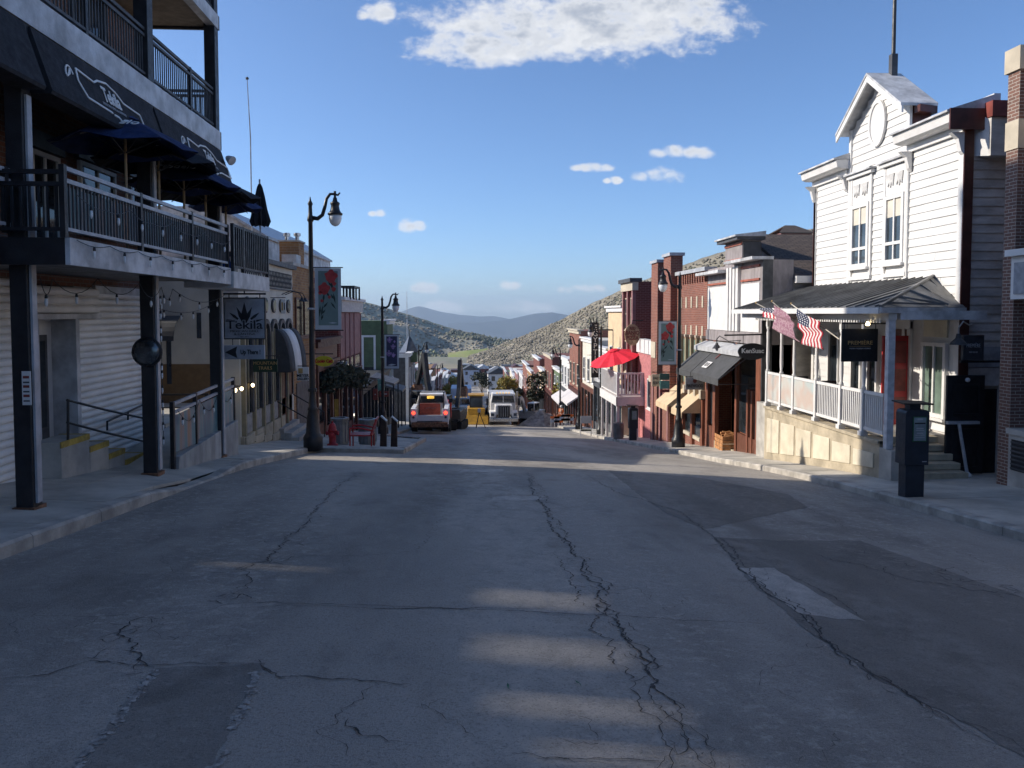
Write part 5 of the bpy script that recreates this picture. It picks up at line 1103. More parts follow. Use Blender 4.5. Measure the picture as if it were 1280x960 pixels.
# gable roof of the parapet
gz, ga = 5.12, [(18.38, 5.12), (20.07, 6.36), (21.75, 5.12)]
for (a0, z0), (a1, z1) in ((ga[0], ga[1]), (ga[1], ga[2])):
    B().prism([rf(a0, z0, .4), rf(a1, z1, .4), rf(a1, z1 + .07, .4), rf(a0, z0 + .07, .4)], (.95, 0, 0)).build('gable_roof', 'steelgrey', wh)
    B().prism([rf(a0, z0 - .17, .38), rf(a1, z1 - .17, .38), rf(a1, z1 - .005, .38), rf(a0, z0 - .005, .38)], (.05, 0, 0)).build('bargeboard', 'white', wh)
B().box(XF + .03, XF + .5, 18.58, 18.625, 4.3, 5.25).build('gable_side', 'brown', wh)
B().prism([(XF + .0, 18.22, 4.95), (XF + .55, 18.4, 4.95), (XF + .55, 18.4, 5.12), (XF, 18.22, 5.12)], (0, .25, 0)).build('eave_soffit', 'brown', wh)
ov = [rf(20.07 + .42 * math.sin(t), 5.1 + .62 * math.cos(t), .04) for t in np.linspace(0, 2 * math.pi, 25)[:-1]]; ov2 = [rf(20.07 + .34 * math.sin(t), 5.1 + .53 * math.cos(t), .04) for t in np.linspace(0, 2 * math.pi, 25)[:-1]]
b = B()
for i in range(24): j = (i + 1) % 24; b.prism([ov[i], ov[j], ov2[j], ov2[i]], (-.06, 0, 0))
b.build('oval_moulding', 'white', wh); B().prism(ov2, (-.03, 0, 0)).build('oval_panel', 'clap', wh)
# flagpole on the gable
B().tube([(XF + .3, 20.0, 6.2), (XF + .3, 20.0, 9.8)], [.055, .045], 8).build('rooftop_pole', 'blacksteel', wh); B().box(XF + .22, XF + .38, 19.92, 20.08, 6.2, 6.9).build('pole_foot', 'darkgrey', wh)
# weathered side wall with boards, brown parapet
ws = FR('S', WY0 + .03); clapboards(wh, ws, XF + .17, XF + 4.5, -1.2, 3.6, 'oldclap', .2); ws.box(B(), XF + .35, XF + 4.5, 3.45, 4.28, 0, .35).build('side_cornice_box', 'oldclap', wh); ws.box(B(), XF + .32, XF + 4.5, 4.28, 4.62, -.05, .42).build('side_cornice_cap', 'redtrim', wh); B().prism([ws(XF + .2, 3.5, .0), ws(XF + .36, 3.45, .3), ws(XF + .36, 4.3, .3), ws(XF + .2, 4.3, 0)], (0, .1, 0)).build('side_bracket', 'white', wh)
ws.box(B(), XF + .17, XF + 4.5, -1.62, -1.22, 0, .1).build('side_shelf_trim', 'steelgrey', wh); ws.box(B(), XF + .17, XF + 4.5, -1.2, -.75, .04, .06).build('side_siding_panel', mat('blue_grey_siding', (.32, .35, .39), .7), wh)
ws.box(B(), XF + .9, XF + 1.0, -3.9, -1.62, -.02, .12).build('side_door_jamb', 'white', wh); ws.box(B(), XF + .4, XF + .9, -3.9, -1.7, 0.0, .012).build('dark_doorway', 'black', wh)
# roof behind
B().prism([(XF + .9, WY0 + .05, 4.1), (XF + .9, WY1, 4.1), (XF + 9, WY1, 5.2), (XF + 9, WY0 + .05, 5.2)], (0, 0, .12)).build('main_roof', 'steelgrey', wh)
B().box(XF + .55, XF + .7, WY0 - .1, 18.6, 4.2, 4.85).build('parapet_back', 'steelgrey', wh)

# ---- porch
por = thing('porch', 'white porch with turned posts, pale railing panels and a standing seam roof', 'porch', (8.9, 19, walk_r(8.9, 19)))
XPw = 8.9; PY0, PY1 = 15.95, 22.4; ZF = -2.78
rp_ = FR('R', XPw)
B().prism([(XPw, PY0, walk_r(XPw, PY0) - .3), (XPw, PY1, walk_r(XPw, PY1) - .3), (XPw, PY1, ZF), (XPw, PY0, ZF)], (.25, 0, 0)).build('porch_wall', 'tanstone', por)
B().box(XPw + .25, XF, 16.9, PY1 + 1.3, -5, ZF - .02).build('porch_floor', 'concrete', por)
n = 6
for i in range(n):
    a0 = PY0 + .22 + (PY1 - PY0 - .3) * i / n; a1 = PY0 + .22 + (PY1 - PY0 - .3) * (i + 1) / n - .14
    zt = ZF - .3; B().prism([rp_(a0, walk_r(XPw, a0) + .2, -.02), rp_(a1, walk_r(XPw, a1) + .2, -.02), rp_(a1, zt - .04, -.02), rp_(a0, zt, -.02)], (-.045, 0, 0)).build('render_panel', 'panelstone', por, bevel=.01)
rp_.box(B(), PY0, PY1, ZF - .06, ZF + .012, -.28, .05).build('coping', 'tanstone', por)
B().box(XPw - .02, XPw + .5, PY0 - .5, PY0 - .02, walk_r(XPw, PY0) - .2, ZF - .12).build('end_pier', 'concrete', por, bevel=.01)
pposts = [22.27, 21.27, 20.41, 19.06, 17.75, 16.71]
def turned(y, x, z0, z1, m='white'):
    s = .05; q = B().box(x - s, x + s, y - s, y + s, z0, z0 + 1.05).build('post', m, por)
    sub(B().lathe((x, y, z0 + 1.05), [(.05, 0), (.06, .03), (.035, .08), (.05, .3), (.042, .9), (.05, 1.15), (.03, 1.22), (.055, 1.28), (.055, 1.34)], 10), 'turning', m, q, smooth=True); sub(B().box(x - s, x + s, y - s, y + s, z0 + 2.385, z1), 'post_head', m, q); sub(B().box(x - .08, x + .08, y - .08, y + .08, z0, z0 + .1), 'post_foot', m, q)
for y in pposts: turned(y, XPw + .02, ZF + .013, .02)
b = B().box(XPw - .03, XPw + .12, PY0 - .32, PY0 - .18, ZF - .118, -.02).build('main_post', mat('grey_white_post', (.55, .56, .58), .6), por, bevel=.01)
for y0, y1, pale in ((21.27, 22.27, 0), (20.41, 21.27, 0), (19.06, 20.41, 0), (17.75, 19.06, 1), (16.71, 17.75, 1), (PY0 - .15, 16.71, 1)):
    for z in (-1.8, -2.62): rp_.box(B(), y0 + .055, y1 - .055, z, z + .07, -.06, 0).build('rail', 'white', por)
    b = B(); k = int((y1 - y0) / .095)
    for i in range(k): a = y0 + .08 + (y1 - y0 - .16) * (i + .5) / k; rp_.box(b, a - .018, a + .018, -2.55, -1.8, -.045, -.012)
    b.build('baluster_row', 'white', por, kind='stuff')
def pastel():
    m = bpy.data.materials.new('pastel_painted_panel'); m.use_nodes = True; t = m.node_tree; bs = t.nodes['Principled BSDF']; tc = N(t, 'ShaderNodeTexCoord'); mp = N(t, 'ShaderNodeMapping'); t.links.new(tc.outputs['Object'], mp.inputs[0]); mp.inputs[3].default_value = (1, .8, .8); mp.inputs[2].default_value = (.6, 0, 0)
    n = N(t, 'ShaderNodeTexNoise'); t.links.new(mp.outputs[0], n.inputs[0]); n.inputs['Scale'].default_value = 1.3; n.inputs['Detail'].default_value = 2
    r = N(t, 'ShaderNodeValToRGB'); t.links.new(n.outputs[0], r.inputs[0]); e = r.color_ramp.elements; e[0].position = .36; e[0].color = (.36, .45, .46, 1); e[1].position = .7; e[1].color = (.4, .5, .5, 1); q = e.new(.47); q.color = (.5, .5, .46, 1); q = e.new(.56); q.color = (.5, .4, .34, 1)
    t.links.new(r.outputs[0], bs.inputs['Base Color']); bs.inputs['Roughness'].default_value = .6; return m
G['pastel'] = pastel()
for y0, y1 in ((21.27, 22.27), (20.41, 21.27), (19.06, 20.41)): rp_.box(B(), y0 + .06, y1 - .06, -2.54, -1.81, -.01, .004).build('art_panel', 'pastel', por)
# porch roof: eave beam, standing seam slopes with a hip at the near end
EX, EZ, RZ = 8.55, .10, .84; EY0, EY1 = 15.42, 24.3
rp_.box(B(), PY0 - .35, EY1, -.13, .06, -.12, .06).build('eave_beam', 'white', por); FR('S', PY0 - .3).box(B(), XPw + .2, XF, -.13, .06, -.1, .05).build('eave_beam', 'steelgrey', por)
fm_ = B().prism([(EX, EY0, EZ), (EX, EY1, EZ), (XF, EY1, RZ), (XF, 17.5, RZ)], (0, 0, .04)).build('roof_slope', 'roofmetal', por); B().prism([(EX, EY0 - .003, EZ), (XF, 17.497, RZ), (XF, EY0 + .9, EZ)], (0, 0, .04)).build('roof_slope', 'roofmetal', por)
rp_.box(B(), EY0, EY1, EZ - .1, EZ + .03, .36, .4).build('fascia', 'white', por); B().bar((EX, EY0 - .02, EZ - .03), (XF, EY0 + .88, EZ - .03), .03, .12).build('fascia', 'steelgrey', por)
b = B()
for k in range(22):
    y = 17.6 + k * .31
    if y < EY1: b.bar((EX, y - .0, EZ + .055), (XF, y, RZ + .055), .025, .04)
for k in range(5):
    t = (k + .5) / 5; y = EY0 + (17.5 - EY0) * t; x = EX + (XF - EX) * t; b.bar((EX, y, EZ + .055), (x, y, EZ + (RZ - EZ) * t + .055), .025, .04)
    b.bar((x, y, EZ + (RZ - EZ) * t + .055), (x + (XF - x) * .6, EY0 + .9 * t + .3, EZ + .1), .025, .04)
b.build('roof_seams', 'roofmetal', por, kind='stuff'); B().bar((EX, EY0, EZ + .06), (XF, 17.5, RZ + .07), .06, .05).build('hip_cap', 'roofmetal', por)
b = B()
for k in range(60): y = EY0 + .4 + k * .12; b.box(8.78, 8.8, y, y + .06, -.2, -.13)
b.build('scalloped_trim', 'white', por, kind='stuff')
# steps up to the porch
ps_ = thing('porch_steps', 'pale stone steps rising to the porch behind the parking kiosk', 'steps', (9.9, 15.6, walk_r(9.9, 15.6)))
zb = walk_r(10, 15.6)
for i in range(5): y = 15.5 + i * .27; B().box(9.42, 10.62, y, 16.895, zb - .2 if i == 0 else zb + (ZF - zb) * i / 5 + .003, zb + (ZF - zb) * (i + 1) / 5 - .01).build('step', 'tanstone', ps_, bevel=.008)
# facade behind the porch: openings
dr_ = thing('red_door', 'open red panel door on the porch', 'door', (10.6, 18.6, ZF)); B().box(10.25, 10.98, 18.32, 18.37, ZF + .01, -.55).build('leaf', 'bronze', dr_)
for k in range(3): B().box(10.4, 10.85, 18.312, 18.32, ZF + .15 + .7 * k, ZF + .7 + .7 * k).build('panel', 'redtrim', dr_)
B().lathe((10.35, 18.3, ZF + 1.05), [(.02, 0), (.04, .03), (.03, .06)], 8, (0, -1, 0)).build('knob', 'chrome', dr_)
rf.box(B(), 18.4, 19.25, ZF, -.4, .033, .05).build('doorway', 'wood', wh); rf.box(B(), 18.25, 18.4, ZF, -.2, .03, .1).build('door_casing', 'white', wh); rf.box(B(), 19.25, 19.4, ZF, -.2, .03, .1).build('door_casing', 'white', wh); rf.box(B(), 18.25, 19.4, -.38, -.15, .035, .12).build('transom', 'white', wh)
window(wh, rf, 16.83, 17.77, ZF + .35, -.68, 'white', 'glassgreen', ft=.09, nx=2, proud=.08, n0=.036); rf.box(B(), 16.85, 17.75, -.55, -.15, .03, .07).build('frieze_panel', 'panelstone', wh)
for a0, a1 in ((19.75, 20.3), (20.6, 21.2), (21.9, 22.6)): window(wh, rf, a0, a1, ZF + .2, -.55, 'white', 'glass', ft=.08, nx=1, proud=.08, n0=.036)
tb = thing('porch_table', 'white topped table with dark chairs on the porch', 'table', (9.9, 20.6, ZF)); B().lathe((9.9, 20.8, ZF + .8), [(.55, 0), (.57, .03), (.55, .05)], 20).build('table_top', 'white', tb); B().tube([(9.9, 20.8, ZF), (9.9, 20.8, ZF + .8)], .04).build('pedestal', 'black', tb); B().lathe((9.9, 20.8, ZF), [(.3, 0), (.28, .03), (.05, .05)], 14).build('foot', 'black', tb)
def stool(x, y, lab):
    o = thing('porch_chair', lab, 'chair', (x, y, ZF), 'chairs on the porch')
    for sx in (-.18, .18):
        for sy in (-.18, .18): B().tube([(x + sx, y + sy, ZF), (x + sx * .9, y + sy * .9, ZF + .48)], .015, 6).build('leg', 'black', o)
    B().box(x - .2, x + .2, y - .2, y + .2, ZF + .48, ZF + .52).build('seat', 'black', o); B().box(x - .2, x + .2, y + .17, y + .2, ZF + .53, ZF + .95).build('backrest', 'black', o)
stool(9.8, 20.0, 'dark chair on the porch nearer the steps'); stool(9.7, 21.5, 'dark chair at the far end of the porch')
# black gate-door standing open, brace leaning on it
bd = thing('black_door', 'open black panelled door beside the porch steps', 'door', (10.9, 16.15, walk_r(10.9, 16.1))); zb = walk_r(10.9, 16.1) + .02
B().box(10.5, 11.36, 16.12, 16.18, zb, -1.36).build('leaf', 'black', bd, bevel=.006)
for z0, z1 in ((zb + .12, zb + 1.02), (zb + 1.3, -1.55)):
    for q in (('t', z1 - .05, z1), ('b', z0, z0 + .05)): B().box(10.62, 11.24, 16.1, 16.12, q[1], q[2]).build('panel_moulding', 'blacksteel', bd)
    for x in (10.62, 11.2): B().box(x, x + .04, 16.1, 16.12, z0 + .05, z1 - .05).build('panel_moulding', 'blacksteel', bd)
B().box(10.48, 11.2, 16.02, 16.12, zb + 1.12, zb + 1.18).build('lock_rail', 'railgrey', bd); B().lathe((10.95, 16.12, -1.46), [(.05, 0), (.05, .03), (.01, .05)], 10, (0, -1, 0)).build('light', 'frost', bd)
lb_ = thing('leaning_brace', 'grey pole brace leaning against the open black door', 'pole', (10.8, 15.9, zb)); B().tube([(10.82, 15.85, zb + .08), (10.74, 16.05, zb + 1.14)], .035).build('pole', 'railgrey', lb_); B().lathe((10.82, 15.85, zb), [(.1, 0), (.09, .05), (.04, .1)], 10).build('foot', 'white', lb_)
# hanging signs of the white building
sg, p, q = sign_S('hanging_sign', 'large black square sign lit by a small lamp under the porch roof', 1053, 411, 1097, 452, 16.3, mat('matt_black_sign', (.008, .009, .012), .6)); Ysn = 16.3; h = p.z - q.z; cx = (p.x + q.x) / 2
text(sg, 'PREMIÈRE', h * .165, (cx, Ysn - .006, q.z + h * .57), (R(90), 0, 0), 'gold', sx=1.12); text(sg, 'VODKA TEQUILA LOUNGE', h * .05, (cx, Ysn - .006, q.z + h * .4), (R(90), 0, 0), 'textdim', sx=1.1); B().box(cx - .33 * h, cx + .33 * h, Ysn - .006, Ysn, q.z + h * .465, q.z + h * .472).build('rule', 'gold', sg)
B().tube([(p.x, Ysn + .02, p.z + .12), (q.x + .3, Ysn + .02, p.z + .12)], .018).tube([(p.x + .05, Ysn + .02, p.z), (p.x + .05, Ysn + .02, p.z + .12)], .01).tube([(q.x - .05, Ysn + .02, p.z), (q.x - .05, Ysn + .02, p.z + .12)], .01).build('bracket', 'black', sg); B().lathe((cx + .1, Ysn - .12, p.z + .1), [(.02, .06), (.05, 0), (.03, -.03)], 10).build('sign_lamp', 'signal', sg); B().tube([(cx + .1, Ysn - .12, p.z + .15), (cx + .1, Ysn + .02, p.z + .13)], .01).build('lamp_arm', 'black', sg)
Yb = 15.9; sg, p, q = sign_S('hanging_sign', 'smaller grey lounge sign on the side wall by the brick corner', 1205, 420, 1228, 449, Yb, mat('slate_sign', (.05, .055, .065), .6), 'darkgrey'); h = p.z - q.z
text(sg, 'PREMIÈRE', h * .24, ((p.x + q.x) / 2, Yb - .006, q.z + h * .58), (R(90), 0, 0), 'textdim', sx=.62); text(sg, 'THE CELLAR', h * .1, ((p.x + q.x) / 2, Yb - .006, q.z + h * .3), (R(90), 0, 0), 'textdim', sx=.7); B().box(p.x - .02, q.x + .7, Yb + .05, Yb + .1, q.z - .08, q.z - .03).build('shelf_bracket', 'blacksteel', sg)
gn = thing('wall_lamp', 'black gooseneck barn lamp above the smaller lounge sign', 'lamp', (11.2, WY0, -.6)); p = PY(1198, 424, 15.8); B().tube([(p.x + .75, WY0, p.z + .32), (p.x + .5, 16.2, p.z + .3), (p.x + .2, 15.95, p.z + .38), (p.x, 15.8, p.z + .25), (p.x, 15.8, p.z + .1)], .015).build('gooseneck', 'steelgrey', gn); B().lathe((p.x, 15.8, p.z), [(.17, -.12), (.15, -.07), (.06, .02), (.04, .12)], 16).build('shade', 'darkgrey', gn)
# flags
def flag_mat(kind):
    m = bpy.data.materials.new(kind); m.use_nodes = True; t = m.node_tree; bs = t.nodes['Principled BSDF']; tc = N(t, 'ShaderNodeTexCoord'); sp = N(t, 'ShaderNodeSeparateXYZ'); t.links.new(tc.outputs['UV'], sp.inputs[0]); u, v = sp.outputs[0], sp.outputs[1]
    if kind == 'stars_and_stripes':
        st = MATH(t, 'LESS_THAN', MATH(t, 'FRACT', MATH(t, 'MULTIPLY', v, 6.5)), .5); c = MIXC(t, st, (.7, .66, .64), (.42, .02, .035))
        can = MATH(t, 'MULTIPLY', MATH(t, 'LESS_THAN', u, .4), MATH(t, 'GREATER_THAN', v, .46)); vo = N(t, 'ShaderNodeTexVoronoi'); mp = N(t, 'ShaderNodeMapping'); t.links.new(tc.outputs['UV'], mp.inputs[0]); mp.inputs[3].default_value = (15, 9, 1); t.links.new(mp.outputs[0], vo.inputs[0]); vo.inputs['Scale'].default_value = 1; vo.inputs['Randomness'].default_value = 0
        c = MIXC(t, can, c, MIXC(t, MATH(t, 'LESS_THAN', vo.outputs[0], .25), (.012, .018, .06), (.6, .6, .6)))
    else:
        n = N(t, 'ShaderNodeTexNoise'); t.links.new(tc.outputs['UV'], n.inputs[0]); n.inputs['Scale'].default_value = 7; n.inputs['Distortion'].default_value = 3
        c = MIXC(t, RAMP(t, n.outputs[0], .46, .56), (.26, .12, .17), (.4, .26, .29))
    t.links.new(c, bs.inputs['Base Color']); bs.inputs['Roughness'].default_value = .8; return m
G['us'] = flag_mat('stars_and_stripes'); G['pinkflag'] = flag_mat('mauve_banner')
def flag(label, tip, foot, corners, m, seed):
    """pole from foot to tip; corners: top-hoist, bottom-hoist, bottom-fly, top-fly"""
    o = thing('flag', label, 'flag', foot, 'flags on the porch posts'); B().tube([foot, tip], .014, 6).build('staff', mat('flag_staff', (.55, .5, .42), .5), o); B().lathe(tip, [(.01, -.02), (.03, .01), (.01, .04)], 8).build('finial', 'gold', o)
    a, b_, c, d = [Vector(x) for x in corners]; g = []; uv = []
    for i in range(17):
        row = []
        for j in range(15):
            s, t_ = i / 16, j / 14; p = a.lerp(d, s).lerp(b_.lerp(c, s), t_); wv = .07 * s ** .7 * math.sin(9 * s + 3.0 * t_ + seed) + .03 * math.sin(17 * s + seed * 2 + 5 * t_)
            row.append(p + Vector((.35 * wv, -wv, .1 * wv))); uv.append((s, 1 - t_))
        g.append(row)
    bb = B().sheet(g); bb.build('cloth', m, o, smooth=True, uv=uv, thick=.004)
def P8(u, v, x): return PX(u, v, x)
flag('american flag hanging from the porch nearest the black sign', P8(989, 380, 8.45), P8(1049, 424, 8.88), [P8(995, 386, 8.45), P8(1024, 402, 8.6), P8(1030, 437, 8.7), P8(1003, 430, 8.5)], 'us', 1)
flag('pink patterned banner flag between two american flags on the porch', P8(965, 377, 8.4), P8(992, 400, 8.88), [P8(968, 381, 8.4), P8(989, 397, 8.5), P8(997, 429, 8.6), P8(967, 410, 8.4)], 'pinkflag', 2.4)
flag('american flag at the far corner of the porch', P8(945, 379, 8.35), P8(978, 396, 8.88), [P8(950, 385, 8.35), P8(980, 385, 8.6), P8(986, 408, 8.6), P8(956, 397, 8.4)], 'us', 4)

# ---- brick corner building
XK = 10.6; bk = thing('brick_corner_building', 'brown brick corner building with limestone bands at the right edge', 'building', (XK, 12, walk_r(XK, 12)))
K0, K1 = YA(1266, XK), 14.62; KT = 5.15
B().box(XK, XK + 8, K0, K1, -4.5, KT - .45).build('brick_pier', 'brickB', bk); B().box(XK - .05, XK + 8, K0 - .05, K1 + .05, KT - .45, KT).build('limestone_cap', 'limestone', bk); B().box(XK - .02, XK + .5, K0 - .02, K1 + .02, 3.2, 3.75).build('limestone_band', 'limestone', bk)
B().box(XK + .4, XK + 8, -8, K0 - .005, -4.5, KT - .5).build('brick_wall', 'brickB', bk); B().box(XK + .3, XK + 8, -8, K0 - .06, KT - .5, KT - .1).build('limestone_cap', 'limestone', bk)
for z in (3.4, 1.7): B().box(XK + .33, XK + .6, -8, K0 - .02, z, z + .45).build('limestone_band', 'limestone', bk)
for y in (-6, -3.5, -1, 1.5, 4, 6.5, 9, 11.5):
    window(bk, FR('R', XK + .4), y, y + 1.4, 2.2, 3.3, 'white', 'glass', nx=2); window(bk, FR('R', XK + .4), y, y + 1.4, -2.2, 0.1, 'darkgrey', 'glass', nx=2)
B().box(XK - .02, XK + .6, 5, K0 - .01, -4.2, -2.35).build('concrete_base', 'concrete', bk); B().box(XK - .06, XK + .6, 5, K0 + .02, -2.35, -2.25).build('base_cap', 'concrete', bk); v_ = B().box(XK - .03, XK, 13.0, K0 - .1, -3.05, -2.45).build('vent', 'black', bk)
for k in range(7): sub(B().box(XK - .045, XK - .03, 13.0, K0 - .1, -3.03 + k * .085, -3.0 + k * .085), 'louvre', 'darkgrey', v_)
zt, zb = ZA(1270, 312, XK - .1), ZA(1270, 374, XK - .1); sg = thing('shop_sign', 'white framed grey shop sign on the brick corner', 'sign', (XK, 13, zb)); fk = FR('R', XK); ye = YA(1262, XK - .1)
fk.box(B(), 8, ye, zb, zt - .13, .0, .1).build('board', 'white', sg); fk.box(B(), 8, ye - .1, zb + .1, zt - .25, .1, .12).build('face', mat('sign_face_grey', (.3, .31, .33), .6), sg); fk.box(B(), 7.9, ye + .06, zt - .125, zt, .0, .2).build('ledge', 'white', sg)
text(sg, 'SUNSET', .34, (XK - .13, ye - 1.0, (zb + zt) / 2 - .06), (R(90), 0, R(-90)), 'blacktext', sx=.9, bold=.01)

# ---- grey false-front with charcoal awning
XG = 9.5; rg = FR('R', XG); GY0, GY1 = 24.2, 29.95
gb = thing('grey_false_front', 'grey and white panelled false front shop with a charcoal awning', 'building', (XG, 27, walk_r(XG, 27)))
ZG1 = 1.75; zpan0, zpan1 = -.62, 1.02
B().box(XG, XG + 1.0, GY0, GY1, zpan0 - .4, ZG1).build('front_wall', 'greypanel', gb); B().box(XG + 1, XG + 11, GY0 + .1, GY1 - .1, -6, 1.3).build('rear_wall', 'oldclap', gb)
y0, y1 = YA(928, XG), YA(907, XG); B().box(XG - .04, XG + .6, y0, y1, ZG1 - .1, 2.55).build('tower_block', 'greypanel', gb); B().box(XG + .0, XG + .62, y0 - .03, y0 - .002, ZG1, 2.5).build('tower_side', 'darkgrey', gb)
rg.box(B(), y0 - .2, y1 + .2, 2.55, 2.66, -.7, .3).build('tower_cornice', 'darkgrey', gb); B().prism([rg(y0 - .25, 2.662, .38), rg(y0 - .25, 2.72, .38), rg(y0 - .25, 2.85, -.7), rg(y0 - .25, 2.665, -.7)], (0, y1 - y0 + .5, 0)).build('tower_roof', 'steelgrey', gb)
for z in (1.85, 2.4): rg.box(B(), y0 + .0, y1, z, z + .09, .04, .08).build('orange_band', 'orangetrim', gb)
rg.box(B(), GY0 - .1, y0 + .8, ZG1, ZG1 + .1, -.3, .42).build('cornice', 'steelgrey', gb); rg.box(B(), y1 - .3, GY1 + .3, ZG1 - .25, ZG1 - .14, -.3, .42).build('cornice', 'steelgrey', gb)
pa, pb = YA(926, XG), YA(910, XG)
for a0, a1 in ((GY0 + .25, pa - .05), (pb + .05, GY1 - .12)):
    rg.box(B(), a0, a1, zpan0, zpan1, 0, .03).build('white_panel', 'white', gb); rg.box(B(), a0, a1, 1.1, 1.17, 0, .05).build('orange_band', 'orangetrim', gb); rg.box(B(), a0, a1, 1.55, 1.63, 0, .05).build('orange_band', 'orangetrim', gb)
for k in range(4): a = pa + (pb - pa) * k / 4; rg.box(B(), a + .03, a + (pb - pa) / 4 - .08, zpan0, ZG1 - .1, 0, .12).build('fluted_pilaster', 'white', gb)
B().box(XG - .03, XG + .3, GY0 - .05, GY0 - .002, -5, ZG1).build('corner_strip', 'darkgrey', gb); rg.box(B(), GY0, GY1, zpan0 - .4, zpan0 - .02, 0, .06).build('sign_band', 'greypanel', gb)
# shopfront: recessed wood
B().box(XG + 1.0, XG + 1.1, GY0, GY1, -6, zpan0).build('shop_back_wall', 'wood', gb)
for a in (GY0 + .05, GY0 + .55): pass
zg = walk_r(XG, 27)
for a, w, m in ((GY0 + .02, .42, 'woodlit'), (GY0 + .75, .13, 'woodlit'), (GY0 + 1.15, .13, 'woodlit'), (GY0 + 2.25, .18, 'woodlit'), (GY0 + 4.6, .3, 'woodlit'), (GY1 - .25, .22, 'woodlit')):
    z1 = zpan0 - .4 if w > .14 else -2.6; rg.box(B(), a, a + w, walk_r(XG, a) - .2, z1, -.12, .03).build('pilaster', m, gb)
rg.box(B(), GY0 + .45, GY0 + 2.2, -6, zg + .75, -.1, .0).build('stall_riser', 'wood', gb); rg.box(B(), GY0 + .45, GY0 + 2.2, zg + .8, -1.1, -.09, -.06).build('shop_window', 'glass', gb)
for a0, a1 in ((GY0 + 2.6, GY0 + 3.5), (GY0 + 3.55, GY0 + 4.5)):
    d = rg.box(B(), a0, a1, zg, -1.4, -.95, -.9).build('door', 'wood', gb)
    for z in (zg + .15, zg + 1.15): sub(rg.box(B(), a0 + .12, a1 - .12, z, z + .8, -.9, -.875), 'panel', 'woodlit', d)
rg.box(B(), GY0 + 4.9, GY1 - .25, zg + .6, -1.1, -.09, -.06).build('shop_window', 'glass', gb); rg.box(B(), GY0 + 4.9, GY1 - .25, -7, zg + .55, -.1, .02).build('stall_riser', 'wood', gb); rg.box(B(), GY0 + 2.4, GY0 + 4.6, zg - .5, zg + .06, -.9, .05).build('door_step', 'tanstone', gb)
# awning
at, ab = ZA(905, 437, XG - .2), ZA(900, 475, 8.35); a0, a1 = GY0 + .75, GY1 + .1; xo = 8.3
an = thing('charcoal_awning', 'charcoal fabric awning with a pale top edge', 'awning', (XG, 27, ab))
mid = (a0 + a1) / 2 + .6
for c0, c1 in ((a0, mid - .03), (mid + .03, a1)):
    B().prism([(XG - .15, c0, at + .03), (xo, c0, ab), (xo, c0, ab + .03), (XG - .15, c0, at + .07)], (0, c1 - c0, 0)).build('canopy', 'awngrey', an); B().prism([(xo - .005, c0, ab + .03), (xo + .015, c0, ab + .03), (xo + .015, c0, ab - .2), (xo - .005, c0, ab - .2)], (0, c1 - c0, 0)).build('valance', 'awngrey', an)
B().prism([(XG + .0, a0, at + .25), (XG - .5, a0, at + .05), (XG - .5, a0, at - .12), (XG, a0, at - .05)], (0, a1 - a0, 0)).build('pale_top', 'awntop', an)
for a in (a0, a1): B().tube([(XG, a, ab - .15), (xo + .02, a, ab - .15)], .02).tube([(XG, a, at), (xo + .02, a, ab)], .02).build('frame', 'black', an)
sl = Vector((xo - XG + .15, 0, ab - at)).normalized(); nn = Vector((-1, 0, 0)); upv = -sl; rt = Vector((0, -1, 0)); nA2 = rt.cross(upv); MM = Matrix((rt, upv, nA2)).transposed()
pc = Vector((XG - .15, mid - .95, at + .07)) + sl * .95 + nA2 * .012; b = B()
for s0, s1, m in ((-.28, .28, 'textdim'),):
    q = [pc + rt * s0 - upv * .16, pc + rt * s1 - upv * .16, pc + rt * s1 + upv * .16, pc + rt * s0 + upv * .16]; B().prism(q, nA2 * .006).build('printed_label', 'white', an)
text(an, 'SE II', .24, pc + nA2 * .012, MM, 'blacktext', sx=.9); q = pc + rt * .1 + upv * .55; B().prism([q - rt * .03 - upv * .2, q + rt * .05 - upv * .2, q + rt * .06 + upv * .2, q - rt * .02 + upv * .2], nA2 * .006).build('red_bottle_print', 'redtrim', an)
# oval sign on a bracket
Yo = YA(940, 8.9, 438); p, q = PY(923, 429, Yo), PY(958.5, 450, Yo); os_ = thing('oval_sign', 'black oval shop sign with curly white lettering on an iron bracket', 'sign', ((p.x + q.x) / 2, Yo, q.z)); cx, cz = (p.x + q.x) / 2, (p.z + q.z) / 2; rx, rz_ = (q.x - p.x) / 2, (p.z - q.z) / 2
B().prism([(cx + rx * math.cos(t), Yo, cz + rz_ * math.sin(t)) for t in np.linspace(0, 2 * math.pi, 33)[:-1]], (0, .06, 0)).build('board', 'black', os_)
text(os_, 'KenSuac', rz_ * .75, (cx, Yo - .008, cz + .02), (R(90), 0, 0), 'text', sx=1.05, bold=.006); B().tube([(cx - .9, Yo + .03, cz + rz_ + .25), (XG, Yo + .03, cz + rz_ + .28)], .025).tube([(cx - .3, Yo + .03, cz + rz_ * .8), (cx - .3, Yo + .03, cz + rz_ + .26)], .012).tube([(cx + .35, Yo + .03, cz + rz_ * .7), (cx + .35, Yo + .03, cz + rz_ + .26)], .012).build('bracket', 'black', os_)
gl_ = thing('wall_lamp', 'small black gooseneck lamp above the charcoal awning', 'lamp', (XG, 28, at + .4)); p = PX(896, 434, XG - .5); B().tube([(XG, p.y - 1.3, p.z + .3), (XG - .35, p.y - .8, p.z + .25), (XG - .5, p.y - .3, p.z + .42), (XG - .5, p.y, p.z + .3), (XG - .5, p.y, p.z + .12)], .018).build('gooseneck', 'black', gl_); B().lathe((XG - .5, p.y, p.z), [(.17, -.05), (.06, .1), (.04, .16)], 12).build('shade', 'black', gl_)
